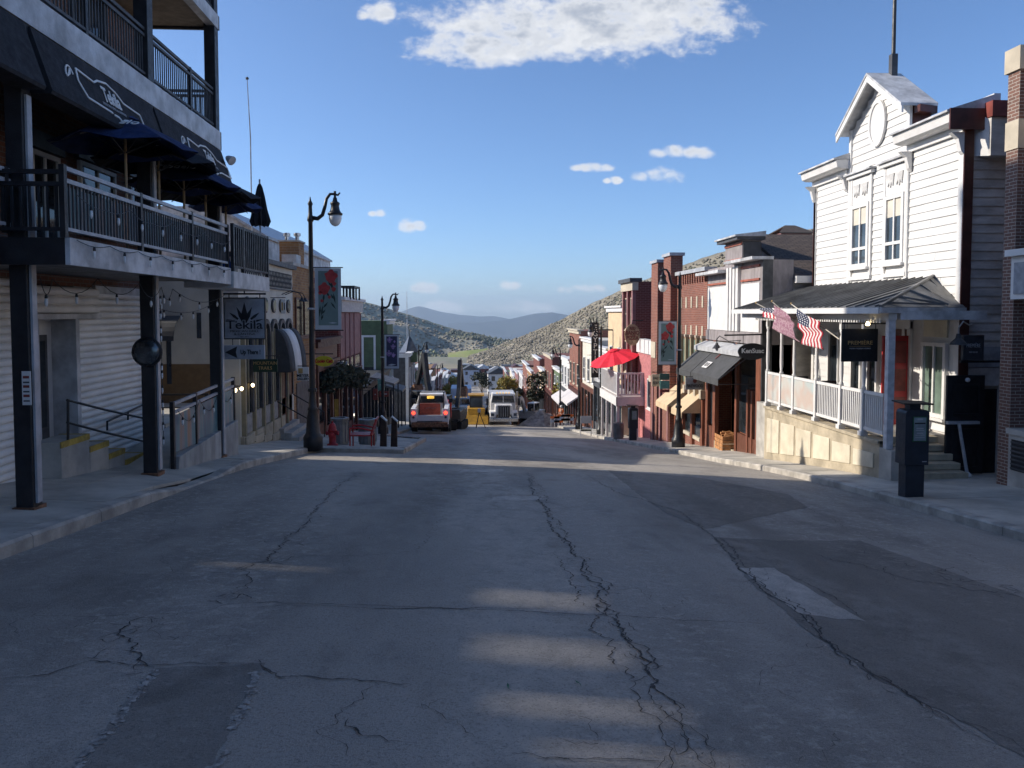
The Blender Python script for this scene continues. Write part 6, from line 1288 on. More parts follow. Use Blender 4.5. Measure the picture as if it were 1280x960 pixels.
cr_ = thing('wooden_crate', 'orange wooden crate of firewood by the brown shop door', 'crate', PX(908, 553, 9.3)); yc = GY0 + 2.75; z = zg - .08; x0 = 9.15
for k in range(4): B().box(x0, x0 + .03, yc, yc + .85, z + .05 + k * .14, z + .17 + k * .14).build('slat', 'crate', cr_); B().box(x0, x0 + .6, yc - .03, yc, z + .05 + k * .14, z + .17 + k * .14).build('slat', 'crate', cr_)
for k in range(9): B().tube([(x0 + .1 + .05 * (k % 5), yc + .1 + .075 * k, z + .55 + .05 * (k % 3)), (x0 + .5, yc + .15 + .07 * k, z + .62 + .05 * (k % 2))], .05, 6).build('log', 'crate', cr_)

# ---- red brick with green windows, twin piers
XH = 9.5; rh = FR('R', XH); HY0, HY1 = 30.0, 34.4; HT = 1.72
hb_ = thing('red_brick_building', 'red brick building with small pale windows above tall green ones', 'building', (XH, 32, walk_r(XH, 32)))
B().box(XH, XH + 11, HY0, HY1, -7.5, HT).build('brick_wall', 'brickR', hb_); rh.box(B(), HY0, HY1, HT, HT + .16, -.4, .12).build('coping', 'railgrey', hb_)
for k in range(12): a = HY0 + .2 + k * .35; rh.box(B(), a, a + .12, HT - .42, HT - .02, 0, .06).build('corbel', 'brickR', hb_)
for i in range(5):
    a = HY0 + .45 + i * .78
    for z0, z1 in ((.0 + .25, .72), (-1.05, -.5)): rh.box(B(), a, a + .18, z0, z1, 0, .03).build('slot_window', 'limestone', hb_)
    rh.box(B(), a - .18, a + .42, -3.0, -1.1, 0, .03).build('window', 'glassgreen', hb_); rh.box(B(), a - .3, a - .18, -3.1, -1.0, 0, .14).build('column', 'olive', hb_); rh.box(B(), a + .1, a + .14, -3.0, -1.1, .03, .06).build('mullion', 'olive', hb_); rh.box(B(), a - .32, a - .16, -1.0, -.9, 0, .18).build('column_cap', 'limestone', hb_); rh.box(B(), a - .36, a - .1, -3.45, -3.1, 0, .2).build('column_base', 'limestone', hb_)
zg = walk_r(XH, 32)
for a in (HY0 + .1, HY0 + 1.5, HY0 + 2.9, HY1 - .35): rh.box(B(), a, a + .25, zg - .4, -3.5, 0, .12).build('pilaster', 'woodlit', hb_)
for a in (HY0 + .45, HY0 + 1.85, HY0 + 3.2): rh.box(B(), a, a + .95, zg + .5, -3.7, 0, .03).build('shop_window', 'glass', hb_); rh.box(B(), a, a + .95, zg + .36, zg + .5, 0, .12).build('sill', 'limestone', hb_)
aw1 = thing('beige_awning', 'beige canvas awning nearer the charcoal one', 'awning', (XH, 31, -4)); aw2 = thing('beige_awning', 'beige canvas awning farther along the red brick building', 'awning', (XH, 33, -4))
for o, a0, a1 in ((aw1, HY0 + .3, HY0 + 1.9), (aw2, HY0 + 2.6, HY1 + .2)):
    B().prism([(XH, a0, -3.3), (8.6, a0, -4.05), (8.6, a0, -4.01), (XH, a0, -3.26)], (0, a1 - a0, 0)).build('canopy', 'beige', o); B().box(8.59, 8.605, a0, a1, -4.25, -4.05).build('valance', 'beige', o); B().prism([(XH, a0 - .005, -3.3), (8.6, a0 - .005, -4.05), (XH, a0 - .005, -4.05)], (0, .012, 0)).build('cheek', 'beige', o)
Yf = HY0 + .9; sg, p, q = sign_S('hanging_sign', 'grey restaurant sign with a red flame mark below the beige awning', 857, 472, 880, 487, YA(868, 8.35, 480), mat('pale_grey_sign', (.3, .29, .28), .6)); Yf = YA(868, 8.35, 480); h = p.z - q.z; text(sg, 'FIREWOOD', h * .34, ((p.x + q.x) / 2, Yf - .008, q.z + h * .3), (R(90), 0, 0), 'blacktext', sx=.78, bold=.004); B().lathe(((p.x + q.x) / 2, Yf - .004, q.z + h * .72), [(h * .17, 0), (h * .17, .006)], 12, (0, -1, 0)).build('flame_mark', 'redtrim', sg); B().tube([(p.x, Yf + .02, p.z + .03), (XH, Yf + .02, p.z + .03)], .015).build('bracket', 'black', sg)
TY0, TY1 = 34.45, 38.9; tp = thing('twin_pier_building', 'brick building with two tall arched brick piers and pale caps', 'building', (XH, 36.5, walk_r(XH, 36)))
B().box(XH + .2, XH + 11, TY0, TY1, -8, 1.3).build('brick_wall', 'brickR', tp)
for a0, a1, zt in ((TY0, TY0 + 1.3, 2.65), (TY0 + 2.4, TY0 + 3.7, 2.5)):
    B().box(XH - .3, XH + .25, a0, a1, -8, zt).build('brick_pier', 'brickR', tp); B().box(XH - .38, XH + .33, a0 - .08, a1 + .08, zt, zt + .14).build('pier_cap', 'railgrey', tp); FR('R', XH - .3).box(B(), a0 + .2, a1 - .2, -2.2, -1.4, 0, .05).build('pale_stone', 'limestone', tp)
arch(FR('R', XH + .2), TY0 + 1.4, TY0 + 2.3, -3.5, .3, 0, .03).build('arched_window', 'glass', tp)
for k in range(3): FR('R', XH - .05).box(B(), TY0 + .1 + k * 1.45, TY0 + .35 + k * 1.45, walk_r(XH, 36) - .3, -3.3, 0, .3).build('pilaster', 'mauve', tp)
window(tp, FR('R', XH + .2), TY0 + 1.45, TY0 + 2.3, -5.2, -3.8, 'white', 'glass'); FR('R', XH + .2).box(B(), TY0 + .05, TY1 - .05, -3.5, -3.2, 0, .45).build('sign_band', 'limestone', tp)
# ---- pink low building with scalloped parapet, deep red brick, balcony
pk = thing('pink_building', 'low pink front with white scalloped parapet behind the balcony', 'building', (XH, 41, walk_r(XH, 41))); B().box(XH + .1, XH + 10, 38.95, 42.9, -9, ZB(808, 437, 39)).build('wall', mat('pink_stucco', (.45, .17, .17), .8, .25, 12), pk); zt = ZB(808, 437, 39)
for k in range(4): B().box(XH, XH + .5, 38.95 + k, 39.85 + k, zt - .3, zt + .45).build('scalloped_cap', 'white', pk)
B().box(XH + .05, XH + 2.2, 38.93, 38.945, zt - .35, zt + .3).build('white_frieze', 'white', pk); window(pk, FR('R', XH + .1), 39.3, 40.3, zt - 3.2, zt - 1.6, 'white', 'glass')
dy0, dy1 = YA(795, XH), YA(781, XH); zt = ZA(795, 352, XH); o, fr, zg, zs = shop('R', XH, dy0, dy1, zt, 'deep_red_brick_building', 'tall deep red brick building with a dark and white cornice', 'brickD', trim='limestone', upper=2, nwin=2, store='brown', corn=False)
fr.box(B(), dy0 - .1, dy1 + .1, zt - .5, zt - .02, -.1, .25).build('cornice', 'limestone', o); fr.box(B(), dy0 - .15, dy1 + .15, zt - .02, zt + .2, -.3, .4).build('cornice_cap', 'darkgrey', o)
for a in (dy0 + .05, (dy0 + dy1) / 2 - .15, dy1 - .4): fr.box(B(), a, a + .3, zs + .3, zt - .5, 0, .2).build('pilaster', 'mauve', o)
Yb0, Yb1 = 41.3, 46.4; bx0 = XB(772, Yb0); bl = thing('timber_balcony', 'white timber balcony on slim posts over the sidewalk', 'balcony', (bx0, 44, walk_r(bx0, 44))); zf0, zf1, zr_ = ZB(795, 507, Yb0), ZB(795, 496, Yb0), ZB(795, 466, Yb0)
G['offwhite'] = mat('off_white_timber', (.6, .57, .56), .65, .05, 3)
B().box(bx0, XH + .3, Yb0, Yb1, zf0 + .1, zf1 - .02).build('deck', 'offwhite', bl); FR('S', Yb0).box(B(), bx0 - .05, XH + .3, zf0, zf1, .005, .1).build('fascia', 'offwhite', bl); FR('R', bx0).box(B(), Yb0 - .1, Yb1, zf0, zf1, .005, .08).build('fascia', 'white', bl)
railing(bl, FR('S', Yb0 + .05), bx0, XH + .2, zf1, zr_ - zf1, m='offwhite', pm='offwhite', step=.17, bt=.07, posts=[bx0 + .05, XH], rails=(0,), t=.09); railing(bl, FR('R', bx0 + .05), Yb0, Yb1, zf1, zr_ - zf1, m='white', pm='white', step=.2, bt=.07, posts=[Yb1 - .1], rails=(0,), t=.09)
for y in np.linspace(Yb0 + .1, Yb1 - .1, 4): B().box(bx0 + .0, bx0 + .14, y - .07, y + .07, walk_r(bx0, y) - .05, zf0 + .1).build('post', 'offwhite', bl)
B().box(XH - .3, XH - .16, Yb0 + .2, Yb0 + .34, walk_r(XH, Yb0) - .05, zf0 + .1).build('post', 'offwhite', bl); B().box(XH - .9, XH - .1, Yb0 + 1.2, Yb0 + 1.26, walk_r(XH, Yb0) - .05, zf0 - .2).build('lattice_door', 'limestone', bl)
pu = PY(768, 437, 43.4); umbrella('red_umbrella', 'big red patio umbrella tilted over the white balcony', (pu.x - .1, 43.4, zf1 - .02), pu.z - zf1 + .02, 1.55, 'redfab', None, n=10, sag=.55, tilt=(R(8), R(-17)), rot=.1, polem='offwhite')
bt_ = thing('balcony_table', 'dark red table behind the balcony railing', 'table', (9.2, 43, zf1)); B().box(8.9, 10.0, 42.4, 43.0, zf1 + .72, zf1 + .78).build('table_top', 'redtrim', bt_)
for x in (8.95, 9.95):
    for y in (42.45, 42.95): B().box(x - .03, x + .03, y - .03, y + .03, zf1 - .02, zf1 + .72).build('leg', 'redtrim', bt_)
for k, lab in ((0, 'folded maroon umbrella on the balcony, nearer the pink front'), (1, 'folded maroon umbrella on the balcony, beside the deep red building')):
    p = PY(806 + k * 7, 468, 42 + k); o = thing('closed_umbrella', lab, 'umbrella', (p.x, p.y, zf1)); B().lathe((p.x, p.y, zf1 + .3), [(.1, 0), (.2, .1), (.13, 1.0), (.05, 1.5), (.02, 1.6)], 9).build('canopy', 'mauve', o); B().tube([(p.x, p.y, zf1 - .02), (p.x, p.y, zf1 + 2)], .03, 6).build('pole', 'wood', o)
Yr = 42; p, q = PY(781, 405, Yr), PY(800, 432, Yr); rs = thing('oval_sign', 'round wooden pizza sign with red carved lettering', 'sign', ((p.x + q.x) / 2, Yr, q.z)); cx, cz = (p.x + q.x) / 2, (p.z + q.z) / 2
B().prism([(cx + (q.x - p.x) / 2 * math.cos(t), Yr, cz + (p.z - q.z) / 2 * math.sin(t)) for t in np.linspace(0, 2 * math.pi, 25)[:-1]], (0, .08, 0)).build('board', mat('weathered_wood_disc', (.4, .26, .15), .7, .25, 4), rs)
for s_, dz, sz in (('RED', .36, .22), ('BANJO', .1, .3), ('PIZZA', -.18, .3)): text(rs, s_, sz, (cx, Yr - .008, cz + dz), (R(90), 0, 0), 'redtrim', sx=.85, bold=.01)
B().tube([(cx, Yr + .04, p.z), (cx, Yr + .04, p.z + .2), (XH + .2, Yr + .04, p.z + .2)], .03).build('bracket', 'black', rs)
Yd = 33.6; sg, p, q = sign_S('hanging_sign', 'cream cafe sign with spaced black letters behind the lamp banner', 815, 468, 826, 483, Yd, 'limestone'); h = p.z - q.z; text(sg, 'DAILY', h * .32, ((p.x + q.x) / 2, Yd - .008, q.z + h * .68), (R(90), 0, 0), 'blacktext', sx=.62); text(sg, 'BEAN', h * .36, ((p.x + q.x) / 2, Yd - .008, q.z + h * .28), (R(90), 0, 0), 'blacktext', sx=.62); B().tube([(p.x, Yd + .02, p.z + .1), (XH, Yd + .02, p.z + .1)], .02).build('bracket', 'black', sg)
for k, (v0, v1, m) in enumerate(((467, 475, mat('dark_sign_green', (.05, .1, .08), .6)), (476, 486, mat('teal_sign', (.12, .28, .24), .6)), (487, 490.5, 'redtrim'))):
    o, p, q = sign_S('street_plate', ['dark green plate uppermost of three on the lamp post', 'teal plate in the middle of three on the lamp post', 'thin red plate lowest of three on the lamp post'][k], 825, v0, 837, v1, 29.8, m); B().tube([(q.x, 29.82, (p.z + q.z) / 2), (8.34, 29.82, (p.z + q.z) / 2)], .012, 6).build('clamp_arm', 'black', o)
# ---- farther right row
prev = dy1 + .05; specs = [(5.5, 'beige', 'darkgrey', 'white', 'peach', 8.2), (6, 'steelgrey', 'darkgrey', 'white', 'grey wood', 6.0), (7, 'cream', 'wood', 'white', 'cream', 7.2), (7, 'brickR', 'brown', 'limestone', 'orange brick', 8.6), (7, 'clap', 'darkgrey', 'white', 'white clapboard', 6.4), (8, 'green', 'wood', 'white', 'dark green', 5.6), (9, 'brickD', 'brown', 'limestone', 'maroon brick', 7.6), (9, 'beige', 'darkgrey', 'white', 'sand coloured', 6.2), (10, 'brickD', 'wood', 'white', 'dark brick', 8.2), (10, 'brickM', 'wood', 'white', 'yellow brick', 6.6), (12, 'brickR', 'brown', 'white', 'red brick', 8.0), (12, 'clap', 'darkgrey', 'white', 'pale', 6.5), (11, 'mauve', 'wood', 'white', 'rose', 7.0), (11, 'steelgrey', 'darkgrey', 'white', 'slate', 6.2), (12, 'cream', 'wood', 'white', 'ivory', 7.4), (12, 'brickM', 'wood', 'brown', 'ochre brick', 6.4), (13, 'green', 'darkgrey', 'white', 'sage', 7.0), (13, 'brickD', 'brown', 'white', 'burgundy brick', 8.0)]
last = 'deep red brick'
for i, (L, wl_, st_, tr, nm, hh) in enumerate(specs):
    X = XH + .1 * (i % 3); zg = walk_r(X, prev + L / 2); shop('R', X, prev, prev + L, zg + hh, 'street_building', '%s shop building just beyond the %s one on the right' % (nm, last), wl_, store=st_, trim=tr, nwin=2 if L < 7 else 3, depth=10, awn='offwhite' if i in (3, 4) else None); prev += L + .05; last = nm
vs = thing('theatre_sign', 'tall black vertical theatre sign with pale letters past the red umbrella', 'sign', (8.7, 50, -4)); Yv = 50; p, q = PY(738, 403, Yv), PY(750, 472, Yv); B().box(p.x + .1, q.x - .1, Yv, Yv + .25, q.z, p.z).build('board', 'black', vs)
for k, ch_ in enumerate('EGYPTIAN'): text(vs, ch_, .5, ((p.x + q.x) / 2, Yv - .01, p.z - .35 - k * (p.z - q.z - .4) / 8), (R(90), 0, 0), 'text')
for k in range(3): B().tube([(p.x + .1 + k * .15, Yv + .1, p.z), (p.x - .05 + k * .25, Yv + .1, p.z + .35)], .03, 6).build('crest_spike', 'black', vs)
B().tube([(q.x - .1, Yv + .1, p.z - .5), (XH + .3, Yv + .1, p.z - .5)], .05).build('bracket', 'black', vs)
# shingle roof house between the white building and the false front
sh = thing('shingle_roof_house', 'house with a brown shingle roof behind the grey false front', 'house', (14, 28, -4)); p, q = PY(932, 297, 30), PY(1022, 351, 24)
B().box(10.6, 19, 24.25, 30, -5, .75).build('siding', 'oldclap', sh); zr0 = ZB(990, 350, 24.2); zr1 = ZB(990, 297, 28.5)
B().prism([(10.5, 24.0, zr0), (19, 24.0, zr0), (19, 28.5, zr1), (10.5, 28.5, zr1)], (0, 0, .12)).build('roof', 'shingle', sh); B().prism([(10.5, 28.5, zr1 + .003), (19, 28.5, zr1 + .003), (19, 33, zr0), (10.5, 33, zr0)], (0, 0, .12)).build('roof', 'shingle', sh); B().prism([(10.52, 24.2, zr0), (10.52, 32.8, zr0), (10.52, 28.5, zr1)], (.1, 0, 0)).build('gable_wall', 'oldclap', sh); B().box(10.45, 12.5, 23.85, 23.99, zr0 - .1, zr0 + .12).build('eave_board', 'white', sh)
hh = thing('hill_house', 'small brown roofed house on the hill above the shingle roof', 'house', PY(995, 297, 140)); p, q = PY(973, 292, 140), PY(1018, 310, 140)
B().box(p.x + .5, q.x - .5, 140, 146, q.z - 8, p.z + .1).build('wall', 'mauve', hh); B().prism([(p.x, 139.6, p.z), (q.x, 139.6, p.z), ((p.x + q.x) / 2 + 1, 143, p.z + 1.7), ((p.x + q.x) / 2 - 1, 143, p.z + 1.7)], (0, 0, .2)).prism([(p.x, 146.4, p.z), (q.x, 146.4, p.z), ((p.x + q.x) / 2 + 1, 143, p.z + 1.702), ((p.x + q.x) / 2 - 1, 143, p.z + 1.702)], (0, 0, .2)).build('roof', 'shingle', hh); window(hh, FR('S', 140), p.x + 2, p.x + 3.5, p.z - 2, p.z - .4)
# ================================================================== STREET FURNITURE
def make_lamp():
    o = local('street_lamp', 'x', 'street lamp', 'black street lamps along the kerbs')
    B().lathe((0, 0, 0), [(.27, -.06), (.27, .3), (.24, .36), (.2, .42), (.16, .9), (.13, 1.05), (.15, 1.1), (.11, 1.16), (.085, 1.5), (.075, 3.5), (.06, 6.3), (.09, 6.34), (.09, 6.4), (.06, 6.5), (.05, 6.75), (.075, 6.8), (.03, 6.9), (.01, 7.0)], 14).build('pole', 'blacksteel', o, smooth=True)
    B().lathe((0, 0, 1.6), [(.12, -.02), (.13, 0), (.13, .06), (.1, .08)], 12).build('collar', 'blacksteel', o)
    P = [(.05, 0, 6.42), (.2, 0, 6.4), (.33, 0, 6.5), (.4, 0, 6.72), (.45, 0, 6.95), (.55, 0, 7.08), (.68, 0, 7.08), (.76, 0, 7.05), (.82, 0, 7.12)]
    B().tube(P, [.06, .06, .055, .05, .045, .04, .035, .03, .02], 8).build('scroll_arm', 'blacksteel', o, smooth=True); B().tube([(.68, 0, 7.16), (.68, 0, 6.95)], .035, 8).build('hanger', 'blacksteel', o)
    h = B().lathe((.68, 0, 6.5), [(.2, 0), (.21, .04), (.16, .08), (.13, .14), (.11, .26), (.13, .3), (.13, .34), (.07, .38), (.05, .48)], 14).build('lantern_hood', 'blacksteel', o, smooth=True)
    sub(B().lathe((.68, 0, 6.5), [(.17, 0), (.18, -.08), (.15, -.2), (.09, -.28), (.02, -.31)], 14), 'globe', 'frost', h, smooth=True)
    for z in (3.3, 5.05): B().tube([(.05, 0, z), (.88, 0, z)], .015, 6).build('banner_arm', 'blacksteel', o)
    B().lathe((0, 0, 3.9), [(.1, -.03), (.12, 0), (.1, .03)], 10).build('band', 'railgrey', o)
    return o
lamp0 = make_lamp()
lamps = [(-4.75 + .35, 21.5, 0, 'tall black street lamp with a red poppy banner on the left kerb'), (-4.4, 38.7, 0, 'black street lamp with the purple flower banner on the left'), (-4.4, 66, 0, 'third black street lamp along the left kerb, past the white truck'), (-4.4, 104, 0, 'farthest black street lamp on the left, above the excavators'),
         (8.33, 29.8, math.pi, 'tall black street lamp with a poppy banner before the brick shops on the right'), (8.33, 47.8, math.pi, 'black street lamp beside the vertical theatre sign'), (8.33, 57.5, math.pi, 'black street lamp just past the theatre sign on the right'), (8.33, 69.5, math.pi, 'slim black street lamp by the orange worker on the right')]
for i, (x, y, r, lab) in enumerate(lamps):
    z = (walk_l if x < 0 else walk_r)(x, y)
    if i == 0: lamp0.location = (x, y, z); lamp0['label'] = lab
    else: dup(lamp0, (x, y, z), r, lab)
G['bannerbg'] = mat('sage_banner', (.16, .23, .22), .8, .05, 3); G['bannerpale'] = mat('pale_banner_border', (.46, .5, .53), .8, .05, 3); G['petal'] = mat('poppy_red_print', (.4, .05, .05), .8, .15, 9); G['leafp'] = mat('dark_leaf_print', (.03, .045, .04), .8, .2, 6); G['purple'] = mat('purple_print', (.3, .2, .4), .8, .2, 6); G['bannernavy'] = mat('dark_indigo_banner', (.04, .045, .09), .8, .1, 3)
def banner(label, x0, x1, y, z0, z1, kind):
    o = thing('banner', label, 'banner', ((x0 + x1) / 2, y, z0)); w, h = x1 - x0, z1 - z0
    def P(a, c, d): return (x0 + a * w, y - d, z0 + c * h)
    B().box(x0, x1, y, y + .012, z0, z1).build('cloth', 'bannerpale', o); B().add([P(.13, .07, .004), P(.88, .07, .004), P(.88, .955, .004), P(.13, .955, .004)], [(0, 1, 2, 3)]).build('printed_field', 'bannerbg' if kind == 'poppy' else 'bannernavy', o, thick=.002)
    def blob(c, a, r, m, n=14, wob=.18, sx=1):
        rnd = random.Random(int(c * 999 + a * 77)); pts = [P(c + r * sx * (1 + wob * math.sin(5 * t + rnd.random())) * math.cos(t), a + r * w / h * (1 + wob * math.cos(4 * t)) * math.sin(t), .008) for t in np.linspace(0, 2 * math.pi, n + 1)[:-1]]
        B().prism(pts, (0, .002, 0)).build('printed_flower' if m in ('petal', 'purple') else 'printed_leaf', m, o)
    def leaf(a, c, b_, d, wd, m='leafp'):
        p, q = Vector(P(a, c, .0075)), Vector(P(b_, d, .0075)); s = Vector((-(q - p).z, 0, (q - p).x)).normalized() * wd; mid = p.lerp(q, .45); B().prism([p, mid - s, q, mid + s], (0, .002, 0)).build('printed_leaf', m, o)
    if kind == 'poppy':
        for c, a, r in ((.62, .87, .24), (.36, .67, .22), (.72, .66, .09), (.2, .6, .07), (.74, .75, .08), (.26, .47, .06), (.55, .53, .06)): blob(c, a, r, 'petal')
        for a in ((.62, .8, .7, .6), (.36, .62, .3, .4), (.7, .6, .78, .42), (.3, .4, .22, .2), (.3, .35, .5, .45), (.25, .25, .4, .33), (.2, .4, .16, .2), (.6, .45, .8, .33), (.66, .7, .5, .78), (.22, .15, .32, .26), (.7, .5, .62, .58), (.45, .62, .55, .52)): leaf(*a, .028)
        leaf(.5, .11, .86, .11, .02, 'bannerpale')
    else:
        for c, a, r in ((.35, .85, .17), (.6, .65, .15), (.3, .45, .18), (.62, .4, .14), (.7, .8, .08)): blob(c, a, r, 'purple', wob=.4); blob(c, a, r * .3, 'bannerpale')
        leaf(.2, .1, .8, .12, .05, 'bannerpale')
zl0 = walk_l(-4.4, 21.5); banner('poppy banner on the left lamp post', -4.3, -3.58, 21.5, zl0 + 3.32, zl0 + 5.03, 'poppy')
zr0_ = walk_r(8.3, 29.8); banner('poppy banner on the right lamp post', 7.5, 8.22, 29.8, zr0_ + 3.32, zr0_ + 5.03, 'poppy')
zl1 = walk_l(-4.4, 38.7); banner('dark banner with purple flowers on the second left lamp', -4.3, -3.58, 38.7, zl1 + 3.32, zl1 + 5.03, 'purple')
zl2 = walk_l(-4.4, 66); banner('greenish banner on the third lamp along the left kerb', -4.3, -3.58, 66, zl2 + 3.32, zl2 + 5.03, 'poppy')

def kiosk(label, x, y, z, s=1.0, detail=True):
    o = thing('parking_kiosk', label, 'parking meter', (x, y, z)); G['kiosk'] = mat('dark_navy_powder_coat', (.018, .026, .04), .42, .12, 4, .001, 80)
    B().box(x - .17 * s, x + .17 * s, y - .12, y + .12, z - .02, z + .58 * s).build('pedestal', 'kiosk', o, bevel=.01)
    w = .215 * s; z0, z1 = z + .585 * s, z + 1.56 * s; P = [(x - w, y - .16, z0), (x + w, y - .16, z0)] + [(x + w - .07 + .07 * math.cos(t), y - .16, z1 - .07 + .07 * math.sin(t)) for t in np.linspace(0, R(90), 5)] + [(x - w + .07 - .07 * math.cos(t), y - .16, z1 - .07 + .07 * math.sin(t)) for t in np.linspace(R(90), 0, 5)]
    B().prism(P, (0, .32, 0)).build('cabinet', 'kiosk', o, bevel=.006)
    B().box(x - .1 * s, x + .1 * s, y - .08, y + .08, z1, z1 + .09 * s).build('neck', 'kiosk', o); B().prism([(x - .28 * s, y - .2, z1 + .1 * s), (x + .26 * s, y - .2, z1 + .09 * s), (x + .26 * s, y + .2, z1 + .1 * s), (x - .28 * s, y + .2, z1 + .12 * s)], (0, 0, .025)).build('solar_panel', 'black', o)
    gp = B().box(x - .09 * s, x + .16 * s, y - .172, y - .161, z0 + .42 * s, z0 + .86 * s).build('notice_frame', mat('green_notice_border', (.03, .12, .05), .6), o); sub(B().box(x - .075 * s, x + .145 * s, y - .178, y - .1725, z0 + .435 * s, z0 + .845 * s), 'notice_face', mat('notice_face', (.2, .26, .28), .4), gp)
    if detail:
        for k, (za, zb, ww, m) in enumerate(((.8, .83, .1, 'textdim'), (.73, .755, .2, 'black'), (.64, .665, .13, 'textdim'), (.61, .625, .15, 'textdim'), (.56, .58, .12, 'textdim'), (.53, .54, .17, 'textdim'), (.49, .5, .17, 'textdim'))): sub(B().box(x + .035 - ww / 2, x + .035 + ww / 2, y - .181, y - .1785, z0 + za * s, z0 + zb * s), 'printed_line', m, gp)
        B().box(x + .1, x + .18, y - .168, y - .161, z0 + .06, z0 + .075).build('lock_plate', 'railgrey', o)
kiosk('dark navy parking pay kiosk on the right kerb in the foreground', 8.07, 13.37, walk_r(8.07, 13.37), 1.03)
xk = XB(792, 37.5); kiosk('small dark parking pay kiosk under the far balcony', xk, 37.5, walk_r(xk, 37.5), 1.05, False)
def bin_(label, x, y, z, r=.28, h=.85, m='stainless'):
    o = thing('litter_bin', label, 'bin', (x, y, z)); B().lathe((x, y, z), [(r * .95, -.02), (r, .04), (r, h - .08), (r * 1.04, h - .06), (r * 1.04, h), (r * .7, h + .005), (r * .66, h - .1)], 18).build('drum', m, o, smooth=False)
    for k in range(9): t = k / 9 * 2 * math.pi; B().bar((x + r * 1.01 * math.cos(t), y + r * 1.01 * math.sin(t), z + .1), (x + r * 1.01 * math.cos(t), y + r * 1.01 * math.sin(t), z + h - .12), .03).build('rib', m, o)
p = gpoint(423, 552, walk_l); bin_('metal litter bin right behind the fire hydrant', XB(423, 24.4), 24.4, walk_l(XB(423, 24.4), 24.4)); bin_('metal litter bin behind the red armchair', XB(458, 25.2), 25.2, walk_l(XB(458, 25.2), 25.2)); bin_('grey litter bin by the white balcony posts', XB(774, 40), 40, walk_r(XB(774, 40), 40), .27, .85)
# hydrant
x, y = XB(414, 23.4), 23.4; z = walk_l(x, y); o = thing('fire_hydrant', 'red fire hydrant on the left kerb extension', 'fire hydrant', (x, y, z))
B().lathe((x, y, z), [(.17, -.02), (.17, .04), (.11, .06), (.105, .42), (.14, .44), (.14, .48), (.12, .5), (.115, .58), (.08, .66), (.03, .7)], 16).build('barrel', 'hydrant', o, smooth=True); B().lathe((x, y, z + .7), [(.03, 0), (.03, .05)], 5).build('operating_nut', 'hydrant', o)
for d in ((1, 0, 0), (-1, 0, 0)): B().lathe((x, y, z + .38), [(.055, .08), (.055, .15), (.07, .15), (.07, .19), (.03, .2)], 12, d).build('hose_cap', 'hydrant', o)
B().lathe((x, y, z + .33), [(.08, .08), (.08, .14), (.095, .14), (.095, .18), (.03, .2)], 12, (0, -1, 0)).build('pumper_cap', 'hydrant', o)
# red armchair, faces left
x, y = XB(453, 23.2), 23.2; z = walk_l(x, y); o = thing('red_armchair', 'red painted metal armchair facing away from the road', 'chair', (x, y, z))
for dx, dy, h in ((-.36, -.3, .62), (-.36, .3, .62), (.28, -.3, .42), (.28, .3, .42)): B().bar((x + dx, y + dy, z - .01), (x + dx, y + dy, z + h), .04).build('leg', 'redpaint', o)
B().box(x - .38, x + .3, y - .32, y + .32, z + .38, z + .42).build('seat', 'redpaint', o)
for k in range(6): a = y - .28 + k * .112; B().bar((x + .24, a, z + .4), (x + .42, a, z + .88), .03, .09, up=(0, 1, 0)).build('back_slat', 'redpaint', o)
B().bar((x + .41, y - .34, z + .87), (x + .41, y + .34, z + .87), .05).build('back_rail', 'redpaint', o)
for dy in (-.3, .3): B().tube([(x - .37, y + dy, z + .62), (x - .1, y + dy, z + .63), (x + .33, y + dy, z + .54)], .025, 8).build('arm', 'redpaint', o)
# slanted bollards
for u, lab, yy in ((477.5, 'dark wood bollard with slanted top, nearer the red armchair', 23.0), (491, 'dark wood bollard with slanted top, nearer the road', 23.1)):
    x = XB(u, yy); z = walk_l(x, yy); o = thing('bollard', lab, 'bollard', (x, yy, z)); B().prism([(x - .1, yy, z - .03), (x + .1, yy, z - .03), (x + .1, yy, z + .82), (x - .06, yy, z + .95)], (0, .18, 0)).build('post', mat('tarred_wood', (.03, .016, .012), .6, .3, 6), o, bevel=.008); B().prism([(x + .112, yy - .01, z + .8), (x + .12, yy - .01, z + .83), (x - .05, yy - .01, z + .985), (x - .08, yy - .01, z + .965)], (0, .2, 0)).build('metal_cap', 'railgrey', o)
# dark hanging garland over the left shops
def leaves(b, c, r, n, rnd, size):
    for _ in range(n):
        d = Vector((rnd.gauss(0, 1), rnd.gauss(0, 1), rnd.gauss(0, 1))).normalized() * rnd.random() ** .4; p = Vector(c) + Vector((d.x * r[0], d.y * r[1], d.z * r[2])); s = size * rnd.uniform(.5, 1.3)
        a = Vector((rnd.gauss(0, 1), rnd.gauss(0, 1), rnd.gauss(0, 1))).normalized() * s; e = a.orthogonal().normalized() * s * .5; b.add([p - a, p + e, p + a, p - e], [(0, 1, 2, 3)])
def tree(label, base, h, rx, m, seed, name='tree', n=900, size=.25, trunk=.14, group=None):
    rnd = random.Random(seed); o = thing(name, label, 'tree', base, group); bx, by, bz = base; t = B().tube([(bx, by, bz - .1), (bx + .1, by, bz + h * .3), (bx, by, bz + h * .75)], [trunk, trunk * .7, trunk * .2], 8)
    cr = B()
    for k in range(9):
        a = rnd.uniform(0, 6.28); rr = rnd.uniform(.2, .8) * rx; zz = bz + h * rnd.uniform(.4, .95); e = (bx + rr * math.cos(a), by + rr * math.sin(a), zz); t.tube([(bx, by, bz + h * .3), e], [trunk * .4, trunk * .1], 5)
        leaves(cr, e, (rx * .45, rx * .45, h * .16), n // 9, rnd, size)
    t.build('trunk', 'bark', o); cr.build('crown', m, o, kind='stuff', recalc=False)
